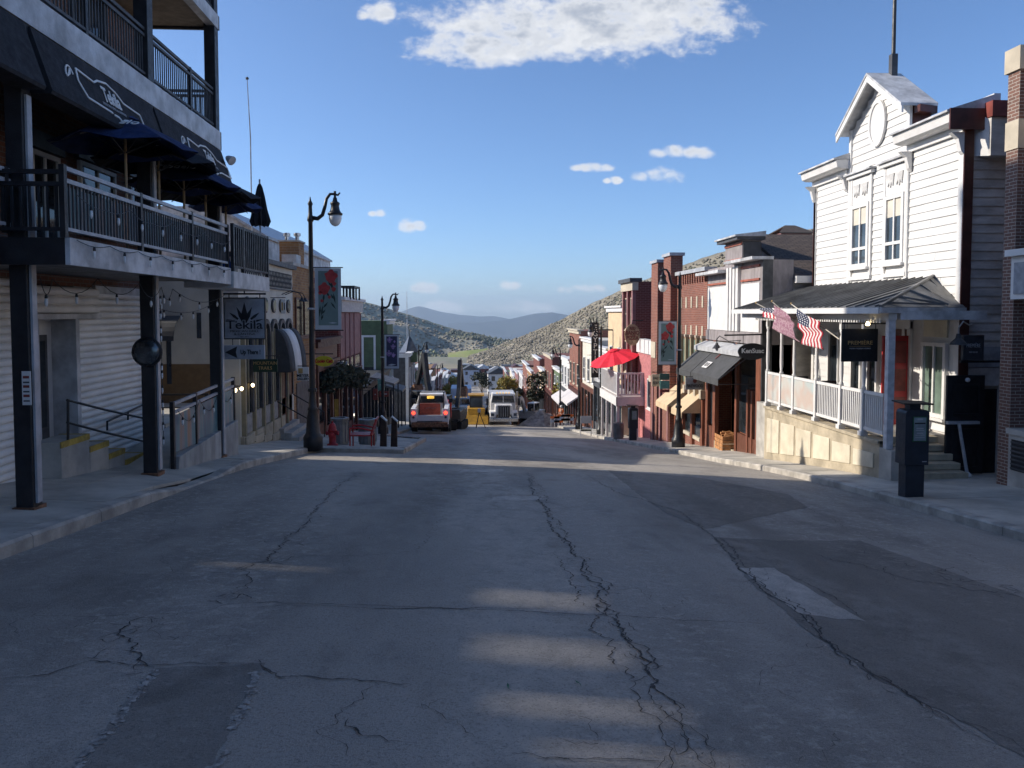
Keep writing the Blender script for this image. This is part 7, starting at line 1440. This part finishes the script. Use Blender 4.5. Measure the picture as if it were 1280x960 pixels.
pg = PX(426, 481, -5.9); o = thing('hanging_garland', 'dark evergreen garland hanging over the left shop fronts', 'plant', (XD, pg.y, pg.z)); b = B(); rnd = random.Random(5)
for k in range(7): leaves(b, (XD + .35 + .12 * k, pg.y - 1.5 + .75 * k, pg.z + .5 - .12 * abs(k - 2)), (.55, .6, .55), 260, rnd, .12)
b.build('foliage', 'leafdark', o, kind='stuff', recalc=False); B().tube([(XD, pg.y - 2, pg.z + .9), (XD + .6, pg.y, pg.z + .9), (XD + .3, pg.y + 3, pg.z + .6)], .03).build('support', 'bark', o)
lb2 = thing('globe_lamp', 'lit round globe lamp beside the garland on the left', 'lamp', PX(439, 462, -5.9)); p = PX(439, 462, -5.9); B().lathe(p, [(.02, -.11), (.09, -.06), (.11, 0), (.08, .08), (.02, .1)], 12).build('globe', 'signal', lb2, smooth=True); B().tube([p + Vector((0, 0, .1)), (XD, p.y, p.z + .2)], .02).build('arm', 'black', lb2)
Yy = 29.5; p, q = PY(393, 445, Yy), PY(416.5, 458, Yy); o = thing('oval_sign', 'yellow oval shop sign with red script behind the left lamp', 'sign', ((p.x + q.x) / 2, Yy, q.z)); cx, cz = (p.x + q.x) / 2, (p.z + q.z) / 2
B().prism([(cx + (q.x - p.x) / 2 * math.cos(t), Yy, cz + (p.z - q.z) / 2 * math.sin(t)) for t in np.linspace(0, 2 * math.pi, 29)[:-1]], (0, .06, 0)).build('board', mat('yellow_sign', (.55, .48, .03), .6, .05), o); text(o, 'Cooks Cat!', .17, (cx, Yy - .008, cz), (R(90), 0, R(0)), 'redpaint', sx=.85, bold=.01); B().tube([(XD, Yy + .03, p.z + .08), (q.x, Yy + .03, p.z + .08)], .02).tube([(cx, Yy + .03, p.z - .02), (cx, Yy + .03, p.z + .08)], .015).build('bracket', 'black', o)
for (u0, v0, u1, v1, Yq, m, lab) in ((419, 452, 434, 458, 37, 'railgrey', 'thin pale sign board beyond the yellow oval sign'), (466, 486, 472, 500, 41, 'redtrim', 'small red shop sign under the metal canopy'), (472, 474, 481, 488, 41, mat('teal_sign', (.1, .2, .2), .6), 'small teal sign on the second left lamp'), (474, 489, 486, 496, 42, 'redtrim', 'half round red sign below the teal one'), (428, 480, 450, 492, 44, mat('dark_brown_sign', (.05, .04, .03), .7), 'dark brown board sign under the garland')):
    o, p, q = sign_S('hanging_sign', lab, u0, v0, u1, v1, Yq, m); B().tube([(XD, Yq + .02, p.z + .05), (q.x, Yq + .02, p.z + .05)], .015).build('bracket', 'black', o); B().box(p.x + .1, q.x - .1, Yq - .008, Yq, (p.z + q.z) / 2 - .03, (p.z + q.z) / 2 + .03).build('printed_line', 'textdim', o)
o = thing('yellow_board', 'narrow orange yellow board leaning by a left shop door', 'sign', PX(421, 520, -6.1)); p, q = PY(418, 499, 34), PY(423, 522, 34); B().box(p.x, q.x, 34, 34.04, walk_l(p.x, 34), p.z).build('board', mat('ochre_board', (.45, .26, .05), .6), o)
# A-frame with planter on the right kerb
x0, x1 = XB(726, 46), XB(740, 46); o = thing('sandwich_board', 'pale sandwich board with a green strip on the right kerb', 'sign', (x0, 46, walk_r(x0, 46))); z = walk_r(8, 46)
for x in (x0, x1 - .04): B().box(x, x + .04, 45.95, 46, z - .02, z + 1.2).build('leg', 'railgrey', o)
B().box(x0 + .041, x1 - .041, 45.95, 46, z + .75, z + 1.2).build('board', 'textdim', o); B().box(x0 + .041, x1 - .041, 45.9, 46.1, z + .28, z + .36).build('planter', 'leafdark', o)

# ================================================================== VEHICLES
def wheel(par, x, y, z, r=.42, w=.28, m='rubber'):
    o = B().lathe((x - w / 2, y, z + r), [(r * .6, 0), (r * .95, .0), (r, .04), (r, w - .04), (r * .95, w), (r * .6, w)], 18, (1, 0, 0)).build('wheel', m, par); sub(B().lathe((x - w / 2 - .005, y, z + r), [(r * .58, 0), (r * .58, w + .01)], 12, (1, 0, 0)), 'rim', 'chrome', o)
# white utility truck, rear view
xc, y = XB(537, 45, 530), 45.0; z = road(xc, y); w = 1.12
tk = thing('utility_truck', 'dirty white utility truck with lit tail lights and rusty bumper', 'truck', (xc, y + 2.5, z))
for s in (-1, 1):
    B().box(xc + s * (w - .28), xc + s * w, y + .1, y + 2.6, z + .55, z + 1.5).build('bed_side', 'truckwhite', tk, bevel=.03); p = B().box(xc + s * (w - .38), xc + s * (w + .003), y, y + .1, z + .72, z + 1.5).build('rear_panel', 'truckwhite', tk, bevel=.02)
    sub(B().lathe((xc + s * (w - .17), y - .002, z + 1.26), [(.1, 0), (.1, .04), (.05, .06)], 14, (0, -1, 0)), 'tail_light', 'taillight', p); sub(B().lathe((xc + s * (w - .17), y - .002, z + 1.0), [(.07, 0), (.07, .03)], 12, (0, -1, 0)), 'reverse_light', 'darkgrey', p)
    for yy in (y + .9, y + 4.6): wheel(tk, xc + s * (w - .18), yy, z, .42, .34)
    B().box(xc + s * (w - .08), xc + s * (w + .18), y + 3.2, y + 3.28, z + 1.5, z + 1.75).build('mirror', 'black', tk)
B().box(xc - w + .39, xc + w - .39, y + .02, y + .1, z + .78, z + 1.12).build('tailgate', 'truckwhite', tk, bevel=.01); B().box(xc - w + .3, xc + w - .3, y + .1, y + 2.6, z + .6, z + .75).build('bed_floor', 'darkgrey', tk)
hb2 = B().box(xc - .72, xc + .55, y + 2.2, y + 2.3, z + .8, z + 1.55).build('headboard', mat('faded_maroon_panel', (.3, .06, .04), .6, .2), tk); sub(B().tube([(xc - .35, y + 2.19, z + 1.25), (xc - .1, y + 2.19, z + 1.32), (xc + .1, y + 2.19, z + 1.24), (xc + .3, y + 2.19, z + 1.33)], .02, 5), 'script', 'mauve', hb2)
B().prism([(xc - .95, y + 2.65, z + .6), (xc + .95, y + 2.65, z + .6), (xc + .95, y + 2.65, z + 1.5), (xc + .78, y + 2.65, z + 2.1), (xc - .78, y + 2.65, z + 2.1), (xc - .95, y + 2.65, z + 1.5)], (0, 1.9, 0)).build('cab', 'truckwhite', tk, bevel=.04); B().prism([(xc - .76, y + 2.62, z + 1.56), (xc + .76, y + 2.62, z + 1.56), (xc + .68, y + 2.62, z + 1.98), (xc - .68, y + 2.62, z + 1.98)], (0, .025, 0)).build('rear_window', 'glass', tk)
B().box(xc - .98, xc + .98, y + 4.55, y + 6.0, z + .5, z + 1.35).build('hood', 'truckwhite', tk, bevel=.06); B().box(xc - w + .05, xc + w - .05, y - .12, y + .02, z + .42, z + .7).build('bumper', 'rust', tk, bevel=.03); B().box(xc - .8, xc + .8, y + .1, y + 5.6, z + .35, z + .55).build('chassis', 'black', tk)
for s in (-.75, .75): B().bar((xc + s, y + 2.45, z + .75), (xc + s, y + 2.45, z + 2.25), .06).build('rack_post', 'black', tk)
B().bar((xc - .85, y + 2.45, z + 2.25), (xc + .85, y + 2.45, z + 2.25), .07).build('rack_bar', 'black', tk); B().lathe((xc - .05, y + 2.3, z + 1.86), [(.12, 0), (.22, .01), (.22, .14), (.1, .16)], 12).build('beacon', 'amber', tk)
def excavator(label, x, y, rz, reach, m='darkgrey', scale=1.0):
    o = local('excavator', label, 'excavator'); o.location = (x, y, road(x, y)); o.rotation_euler.z = rz; o.scale = (scale,) * 3
    for s in (-1, 1): B().prism([(s * .95 - .25, -1.4, .2), (s * .95 - .25, -1.15, 0), (s * .95 - .25, 1.15, 0), (s * .95 - .25, 1.4, .2), (s * .95 - .25, 1.4, .5), (s * .95 - .25, 1.15, .72), (s * .95 - .25, -1.15, .72), (s * .95 - .25, -1.4, .5)], (.5, 0, 0)).build('track', 'rubber', o)
    B().box(-1.15, 1.15, -1.6, 1.0, .8, 1.7).build('house', m, o, bevel=.06); B().box(-.7, .7, -.6, .6, .6, .8).build('turntable', 'black', o); B().box(-1.1, 1.1, -2.0, -1.61, .9, 1.6).build('counterweight', 'black', o, bevel=.05)
    c = B().box(-1.1, -.15, -.2, 1.25, 1.7, 2.75).build('cab', m, o, bevel=.04); sub(B().box(-1.02, -.23, 1.25, 1.27, 1.8, 2.65), 'pane', 'glass', c); sub(B().box(-1.125, -1.102, -.05, 1.1, 1.85, 2.65), 'pane', 'glass', c); sub(B().box(-1.02, -.23, -.225, -.203, 1.9, 2.6), 'pane', 'glassblue', c)
    P = [(.35, .8, 1.5), (.35, 1.6, 3.2), (.35, 2.1, reach)]
    for a, b_ in zip(P[:-1], P[1:]): B().bar(a, b_, .3, .42).build('boom', m, o)
    B().bar(P[2], (.35, 3.3, reach - 2.3), .26, .34).build('stick', m, o); B().tube([(.35, 1.1, 1.5), (.35, 1.75, 3.0)], .08).build('cylinder', 'chrome', o); B().tube([(.35, 1.7, 3.5), (.35, 2.4, reach + .15)], .07).build('cylinder', 'black', o)
    B().prism([(.0, 3.2, reach - 2.3), (.0, 3.7, reach - 2.6), (.0, 3.5, reach - 3.3), (.0, 2.8, reach - 3.2)], (.7, 0, 0)).build('bucket', 'rust', o)
    return o
excavator('dark excavator with raised boom right behind the white truck', XB(540, 53), 53.5, .5, 5.3, 'blacksteel'); excavator('dark compact excavator with folded boom between the trucks', XB(563, 57), 57.0, -.2, 5.6, 'blacksteel', .9)
rd_ = thing('red_generator', 'small red machine beside the white truck', 'machine', (XB(557, 50), 50, road(0, 50))); p = XB(557, 50); B().box(p - .4, p + .35, 50, 51.2, road(p, 50) + .9, road(p, 50) + 2.0).build('housing', 'redpaint', rd_, bevel=.04); B().box(p - .35, p + .3, 50.05, 51.1, road(p, 50) - .02, road(p, 50) + .9).build('base', 'black', rd_)
def big_truck(label, xc, y, mcab, hood, s=1.0, front=True, dump=True):
    z = road(xc, y); w = 1.2 * s; o = thing('dump_truck' if dump else 'cargo_truck', label, 'truck', (xc, y + 3, z))
    B().box(xc - w * .62, xc + w * .62, y + .25, y + 1.7, z + .95 * s, z + 1.75 * s).build('hood', hood, o, bevel=.08)
    g = B().box(xc - w * .42, xc + w * .42, y + .15, y + .26, z + .75 * s, z + 1.68 * s).build('grille', 'black', o, bevel=.02)
    for k in range(5): sub(B().box(xc - w * .38 + k * w * .16, xc - w * .38 + k * w * .16 + .03, y + .125, y + .149, z + .8 * s, z + 1.62 * s), 'grille_bar', 'steelgrey', g)
    sub(B().box(xc - w * .46, xc + w * .46, y + .13, y + .2, z + 1.69 * s, z + 1.76 * s), 'grille_rim', 'chrome', g)
    B().box(xc - w, xc + w, y, y + .2, z + .4 * s, z + .72 * s).build('bumper', 'chrome', o, bevel=.04)
    for q in (-1, 1):
        f_ = B().box(xc + q * w * .55, xc + q * w * .98, y + .2, y + 1.6, z + .72 * s, z + 1.22 * s).build('fender', hood, o, bevel=.07); sub(B().box(xc + q * w * .68, xc + q * w * .92, y + .17, y + .21, z + .85 * s, z + 1.08 * s), 'headlight', 'glassblue' if dump else 'headlight', f_)
        for yy in (y + .85, y + 4.8, y + 6.0): wheel(o, xc + q * (w - .2), yy, z, .5 * s, .36)
        B().tube([(xc + q * (w + .02), y + 2.0, z + 1.0), (xc + q * (w + .02), y + 2.0, z + 2.75 * s)], .08).build('exhaust_stack', 'chrome', o); B().box(xc + q * (w + .05), xc + q * (w + .28), y + 1.55, y + 1.63, z + 1.6 * s, z + 2.2 * s).build('mirror', 'black', o)
    B().prism([(xc - w * .9, y + 1.7, z + .8 * s), (xc + w * .9, y + 1.7, z + .8 * s), (xc + w * .9, y + 1.7, z + 1.8 * s), (xc + w * .78, y + 1.7, z + 2.6 * s), (xc - w * .78, y + 1.7, z + 2.6 * s), (xc - w * .9, y + 1.7, z + 1.8 * s)], (0, 1.6, 0)).build('cab', mcab, o, bevel=.05)
    ws = B().prism([(xc - w * .82, y + 1.66, z + 1.82 * s), (xc + w * .82, y + 1.66, z + 1.82 * s), (xc + w * .73, y + 1.66, z + 2.42 * s), (xc - w * .73, y + 1.66, z + 2.42 * s)], (0, .03, 0)).build('windscreen', 'glass', o); sub(B().box(xc - .02, xc + .02, y + 1.645, y + 1.66, z + 1.82 * s, z + 2.42 * s), 'divider', mcab, ws)
    for k in range(5): B().box(xc - .6 + k * .27, xc - .48 + k * .27, y + 1.75, y + 1.9, z + 2.6 * s, z + 2.68 * s).build('cab_light', 'amber', o)
    B().box(xc - w * .98, xc + w * .98, y + 3.5, y + 7.6, z + 1.0, z + (2.35 if dump else 3.4) * s).build('dump_body' if dump else 'cargo_box', 'steelgrey' if dump else mcab, o, bevel=.04); B().box(xc - .5, xc + .5, y + .3, y + 7.4, z + .55, z + .9).build('chassis', 'black', o)
big_truck('white dump truck with black grille facing up the street', XB(630, 66, 520), 66, 'truckwhite', 'truckwhite', 1.04)
G['bluewhite'] = mat('blue_white_truck_paint', (.36, .43, .55), .45, .1, 2)
big_truck('pale blue and white cargo truck with a lit headlight between the excavators and loader', XB(576, 74, 520), 74, 'bluewhite', 'truckwhite', .9, dump=False)
# yellow loader, dirt mound, tripod
x, y = XB(595, 70), 70; z = road(x, y); o = thing('wheel_loader', 'small yellow loader beyond the tripod in the middle of the street', 'loader', (x, y, z))
B().box(x - .8, x + .8, y, y + 2.4, z + .8, z + 1.5).build('body', 'machyellow', o, bevel=.06); c = B().box(x - .6, x + .6, y + .6, y + 1.9, z + 1.5, z + 2.6).build('cab_frame', 'black', o); sub(B().box(x - .52, x + .52, y + .585, y + .599, z + 1.6, z + 2.4), 'pane', 'glassblue', c); B().box(x - .75, x + .75, y + .4, y + 2.1, z + 2.6, z + 2.72).build('canopy', 'machyellow', o)
for s in (-1, 1):
    for yy in (y + .3, y + 2.0): wheel(o, x + s * .75, yy, z, .5, .35)
B().prism([(x - 1.1, y - .6, z + .1), (x - 1.1, y + .1, z + .1), (x - 1.1, y + .2, z + .9), (x - 1.1, y - .1, z + .9)], (2.2, 0, 0)).build('bucket', 'machyellow', o)
x, y = XB(599, 60, 525), 60; z = road(x, y); o = thing('survey_tripod', 'thin black survey tripod standing on the road', 'tripod', (x, y, z))
for a in (0, 2.1, 4.2): B().tube([(x, y, z + 1.25), (x + .5 * math.cos(a), y + .5 * math.sin(a), z)], .03, 6).build('leg', 'black', o)
B().box(x - .12, x + .12, y - .1, y + .1, z + 1.25, z + 1.55).build('instrument', 'railgrey', o)
def mound(label, x, y, rx, ry, h, m, seed):
    g = []
    for i in range(13):
        row = []
        for j in range(17):
            a, r = j / 16 * 2 * math.pi, i / 12; px_, py_ = x + rx * r * math.cos(a), y + ry * r * math.sin(a); hh = h * max(0, 1 - r ** 1.4) * (1 + .35 * mnoise.noise(Vector((px_ * 1.3, py_ * 1.3, seed)))); row.append((px_, py_, road(px_, py_) - .05 + hh))
        g.append(row)
    tag(B().sheet(g).build('dirt_mound', m, smooth=False), label, 'dirt mound')
mound('brown dirt mound in the middle of the street', XB(607, 74), 75, 2.6, 4, 1.3, 'dirt', 1); mound('grey rubble heap beside the dump truck', XB(680, 68), 69, 2.4, 2.2, 1.3, mat('grey_rubble', (.25, .23, .21), .95, .3, 2, .03, 8), 4)
# concrete mixer-like skip and mini excavator at the right, dark pipe stack
excavator('pale mini excavator working by the rubble heap on the right', XB(664, 72), 72.5, 2.6, 3.4, 'railgrey', .8)
ps2 = thing('pipe_stack', 'stack of dark and silver pipes leaning beside the dump truck', 'pipes', (XB(606, 72), 72, road(0, 72)))
for k in range(9): xk = XB(598 + k * 1.6, 71); B().tube([(xk, 71 + .3 * k, road(xk, 71) - .02), (xk + 1.2, 72 + .3 * k, road(xk, 71) + 2.2 + .12 * (k % 3))], .09, 8).build('pipe', 'chrome' if k % 3 == 0 else 'black', ps2)
for k in range(5):
    x = XB(694 + k * 4.5, 66); z = road(min(x, XR), 66) if x < XR else walk_r(x, 66); o = thing('barricade', ['orange and white work barricade nearest the rubble heap', 'second work barricade from the rubble heap', 'middle work barricade by the orange worker', 'fourth work barricade from the rubble heap', 'work barricade nearest the sandwich board'][k], 'barricade', (x, 66, z), 'work barricades on the right')
    for s in (-.35, .35): B().bar((x + s, 66, z), (x + s, 66, z + 1.0), .05).build('leg', 'white', o)
    for q in range(2): B().box(x - .4, x + .4, 65.95, 65.99, z + .45 + q * .35, z + .65 + q * .35).build('board', mat('safety_orange', (.6, .14, .03), .6) if (q + k) % 2 else 'bluewhite', o)

# ================================================================== PEOPLE
def person(label, x, y, z, h, facing, mats, stride=.12, arm=.1):
    """one continuous skinned body with clothing as close fitting child shells"""
    s = h / 1.75; o = thing('person', label, 'person', (x, y, z))
    J = {'pel': (0, 0, .95), 'chest': (0, 0, 1.28), 'neck': (0, 0, 1.48), 'head': (0, .02, 1.6), 'crown': (0, .01, 1.72), 'hl': (-.1, 0, .9), 'kl': (-.11, stride, .5), 'al': (-.11, stride * .6, .08), 'tl': (-.12, stride * .6 + .16, .04), 'hr': (.1, 0, .9), 'kr': (.11, -stride * .3, .5), 'ar': (.11, -stride, .08), 'tr': (.12, -stride + .16, .04), 'sl': (-.19, 0, 1.42), 'el': (-.25, -.02, 1.14), 'wl': (-.24, arm, .9), 'fl': (-.23, arm + .03, .8), 'sr': (.19, 0, 1.42), 'er': (.25, -.02, 1.14), 'wr': (.24, arm, .9), 'fr': (.23, arm + .03, .8)}
    E_ = [('pel', 'chest'), ('chest', 'neck'), ('neck', 'head'), ('head', 'crown'), ('pel', 'hl'), ('hl', 'kl'), ('kl', 'al'), ('al', 'tl'), ('pel', 'hr'), ('hr', 'kr'), ('kr', 'ar'), ('ar', 'tr'), ('chest', 'sl'), ('sl', 'el'), ('el', 'wl'), ('wl', 'fl'), ('chest', 'sr'), ('sr', 'er'), ('er', 'wr'), ('wr', 'fr')]
    rad = dict(pel=.15, chest=.16, neck=.06, head=.095, crown=.075, hl=.1, kl=.07, al=.05, tl=.04, hr=.1, kr=.07, ar=.05, tr=.04, sl=.075, el=.052, wl=.038, fl=.03, sr=.075, er=.052, wr=.038, fr=.03)
    def skin(names, edges, nm, m, gain=1.0, root='pel'):
        me = bpy.data.meshes.new(nm); idx = {n: i for i, n in enumerate(names)}; c, s_ = math.cos(facing), math.sin(facing)
        me.from_pydata([((J[n][0] * c - J[n][1] * s_) * s, (J[n][0] * s_ + J[n][1] * c) * s, J[n][2] * s) for n in names], [(idx[a], idx[b_]) for a, b_ in edges], []); q = bpy.data.objects.new(nm, me); COL.objects.link(q); q.parent = o
        q.modifiers.new('skin', 'SKIN'); q.modifiers.new('sub', 'SUBSURF').levels = 2; q.modifiers['sub'].render_levels = 2
        if not me.skin_vertices: pass
        for n, v in zip(names, me.skin_vertices[0].data): v.radius = (rad[n] * gain * s,) * 2; v.use_root = (n == root)
        me.materials.append(G[m] if isinstance(m, str) else m); return q
    for nm in ('body',):
        bm = bmesh.new(); bm.free()
    def mk(names, nm, m, gain, root):
        return skin(names, [e for e in E_ if e[0] in names and e[1] in names], nm, m, gain, root)
    return o, mk, J
def add_person(label, x, y, z, h, facing, shirt, trousers, hair, jacket=None):
    o, mk, J = person(label, x, y, z, h, facing, None)
    try:
        mk(list(J), 'body', 'skin', 1.0, 'pel'); mk(['pel', 'hl', 'kl', 'al', 'hr', 'kr', 'ar'], 'trousers', trousers, 1.1, 'pel'); mk(['pel', 'chest', 'sl', 'el', 'sr', 'er'] + (['wl', 'wr'] if jacket else []), 'jacket' if jacket else 'shirt', jacket or shirt, 1.12, 'pel')
    except Exception as ex: print('person', ex)
    s = h / 1.75
    B().lathe((x, y, z + 1.66 * s), [(.1 * s, -.1 * s), (.115 * s, -.02 * s), (.1 * s, .07 * s), (.03 * s, .115 * s)], 12).build('hair', hair, o, smooth=True)
    if jacket:
        c, q = math.cos(facing), math.sin(facing); fx, fy = -q, c; B().prism([(x + fx * .17 * s - c * .09, y + fy * .17 * s - q * .09, z + .98 * s), (x + fx * .17 * s + c * .09, y + fy * .17 * s + q * .09, z + .98 * s), (x + fx * .18 * s + c * .07, y + fy * .18 * s + q * .07, z + 1.42 * s), (x + fx * .18 * s - c * .07, y + fy * .18 * s - q * .07, z + 1.42 * s)], (fx * .02, fy * .02, 0)).build('shirt_front', shirt, o)
    for sx in (-1, 1):
        c, q = math.cos(facing), math.sin(facing)
        B().lathe((x + c * .035 * sx * s - q * .115 * s, y + q * .035 * sx * s + c * .115 * s, z + 1.625 * s), [(.012, -.006), (.012, .006)], 6).build('eye', 'black', o)
x, y = XB(444, 47), 47.0; add_person('pedestrian in a dark jacket and pale shirt walking up the left sidewalk', x, y, walk_l(x, y) + .0, 1.72, math.pi, 'bluewhite', 'black', 'brown', 'darkgrey')
x, y = XB(702, 67.5), 67.5; add_person('road worker in bright orange clothing beside the barricades', x, y, walk_r(x, y), 1.78, 2.4, mat('safety_orange', (.6, .14, .03), .6), mat('safety_orange', (.6, .14, .03), .6), 'white')

# ================================================================== TOWN BEYOND
rnd = random.Random(11); cols = [('clap', 'white'), ('brickD', 'dark brick'), ('beige', 'tan'), ('steelgrey', 'grey'), ('green', 'green'), ('mauve', 'mauve'), ('cream', 'cream'), ('bluewhite', 'pale blue'), ('brickR', 'red brick')]
k = 0
def house(x, y, w, d, h, m, roof):
    global k
    z = ground_z(x, y); o = thing('town_house', 'small distant %s building in the valley at the foot of the street' % dict(cols)[m], 'house', (x, y, z), 'distant buildings in the valley'); k += 1
    B().box(x - w / 2, x + w / 2, y, y + d, z - 3, z + h).build('wall', m, o)
    if rnd.random() < .3: B().prism([(x - w / 2 - .3, y - .3, z + h), (x + w / 2 + .3, y - .3, z + h), (x, y - .3, z + h + w * .3)], (0, d + .6, 0)).build('roof', roof, o)
    else: B().box(x - w / 2 - .25, x + w / 2 + .25, y - .25, y + d + .25, z + h, z + h + .5).build('roof', roof, o)
    n = max(2, int(w / 3))
    for i in range(n):
        for zz in ((1.0, h - 2.2) if h > 5.5 else (h - 2.4,)):
            a = x - w / 2 + w * (i + .5) / n; q = B().box(a - .55, a + .55, y - .06, y - .001, z + zz, z + zz + 1.5).build('window', 'glass', o)
for row in range(9):
    yy = 240 + row * 34
    for x in np.arange(-16 - row * 5, 40 + row * 8, 8.5 + row * .5):
        if -3.5 < x < 7.5 and yy < 330: continue
        m = rnd.choice(cols)[0]; w = rnd.uniform(4.5, 8); house(x + rnd.uniform(-2, 2), yy + rnd.uniform(-8, 8), w, rnd.uniform(7, 11), rnd.uniform(4, 8.5), m, rnd.choice(['darkgrey', 'steelgrey', 'brown', 'railgrey', 'darkgrey']))
for (u, Y, h, rx, m, lab, sd) in ((632, 120, 5.2, 2.4, 'leafyel', 'yellow green tree in spring leaf beyond the dump truck', 1), (567, 140, 5.5, 2.4, 'leafyel', 'small yellowish tree beyond the excavators', 2), (642, 135, 4.5, 2.2, 'leafdark', 'dark green tree right of the yellow one', 3), (686, 95, 6, 2.5, 'leafdark', 'dark tree among the right hand shop fronts', 4), (602, 190, 6.5, 3.2, 'leafdark', 'dark tree far down the street on the left', 6), (716, 82, 7, 2, 'leafyel', 'olive tree behind the slim right lamp', 7)):
    x = XB(u, Y); tree(lab, (x, Y, (road(max(XL, min(XR, x)), Y) if abs(x) < 12 else ground_z(x, Y))), h, rx, m, sd, size=.28, n=1100)
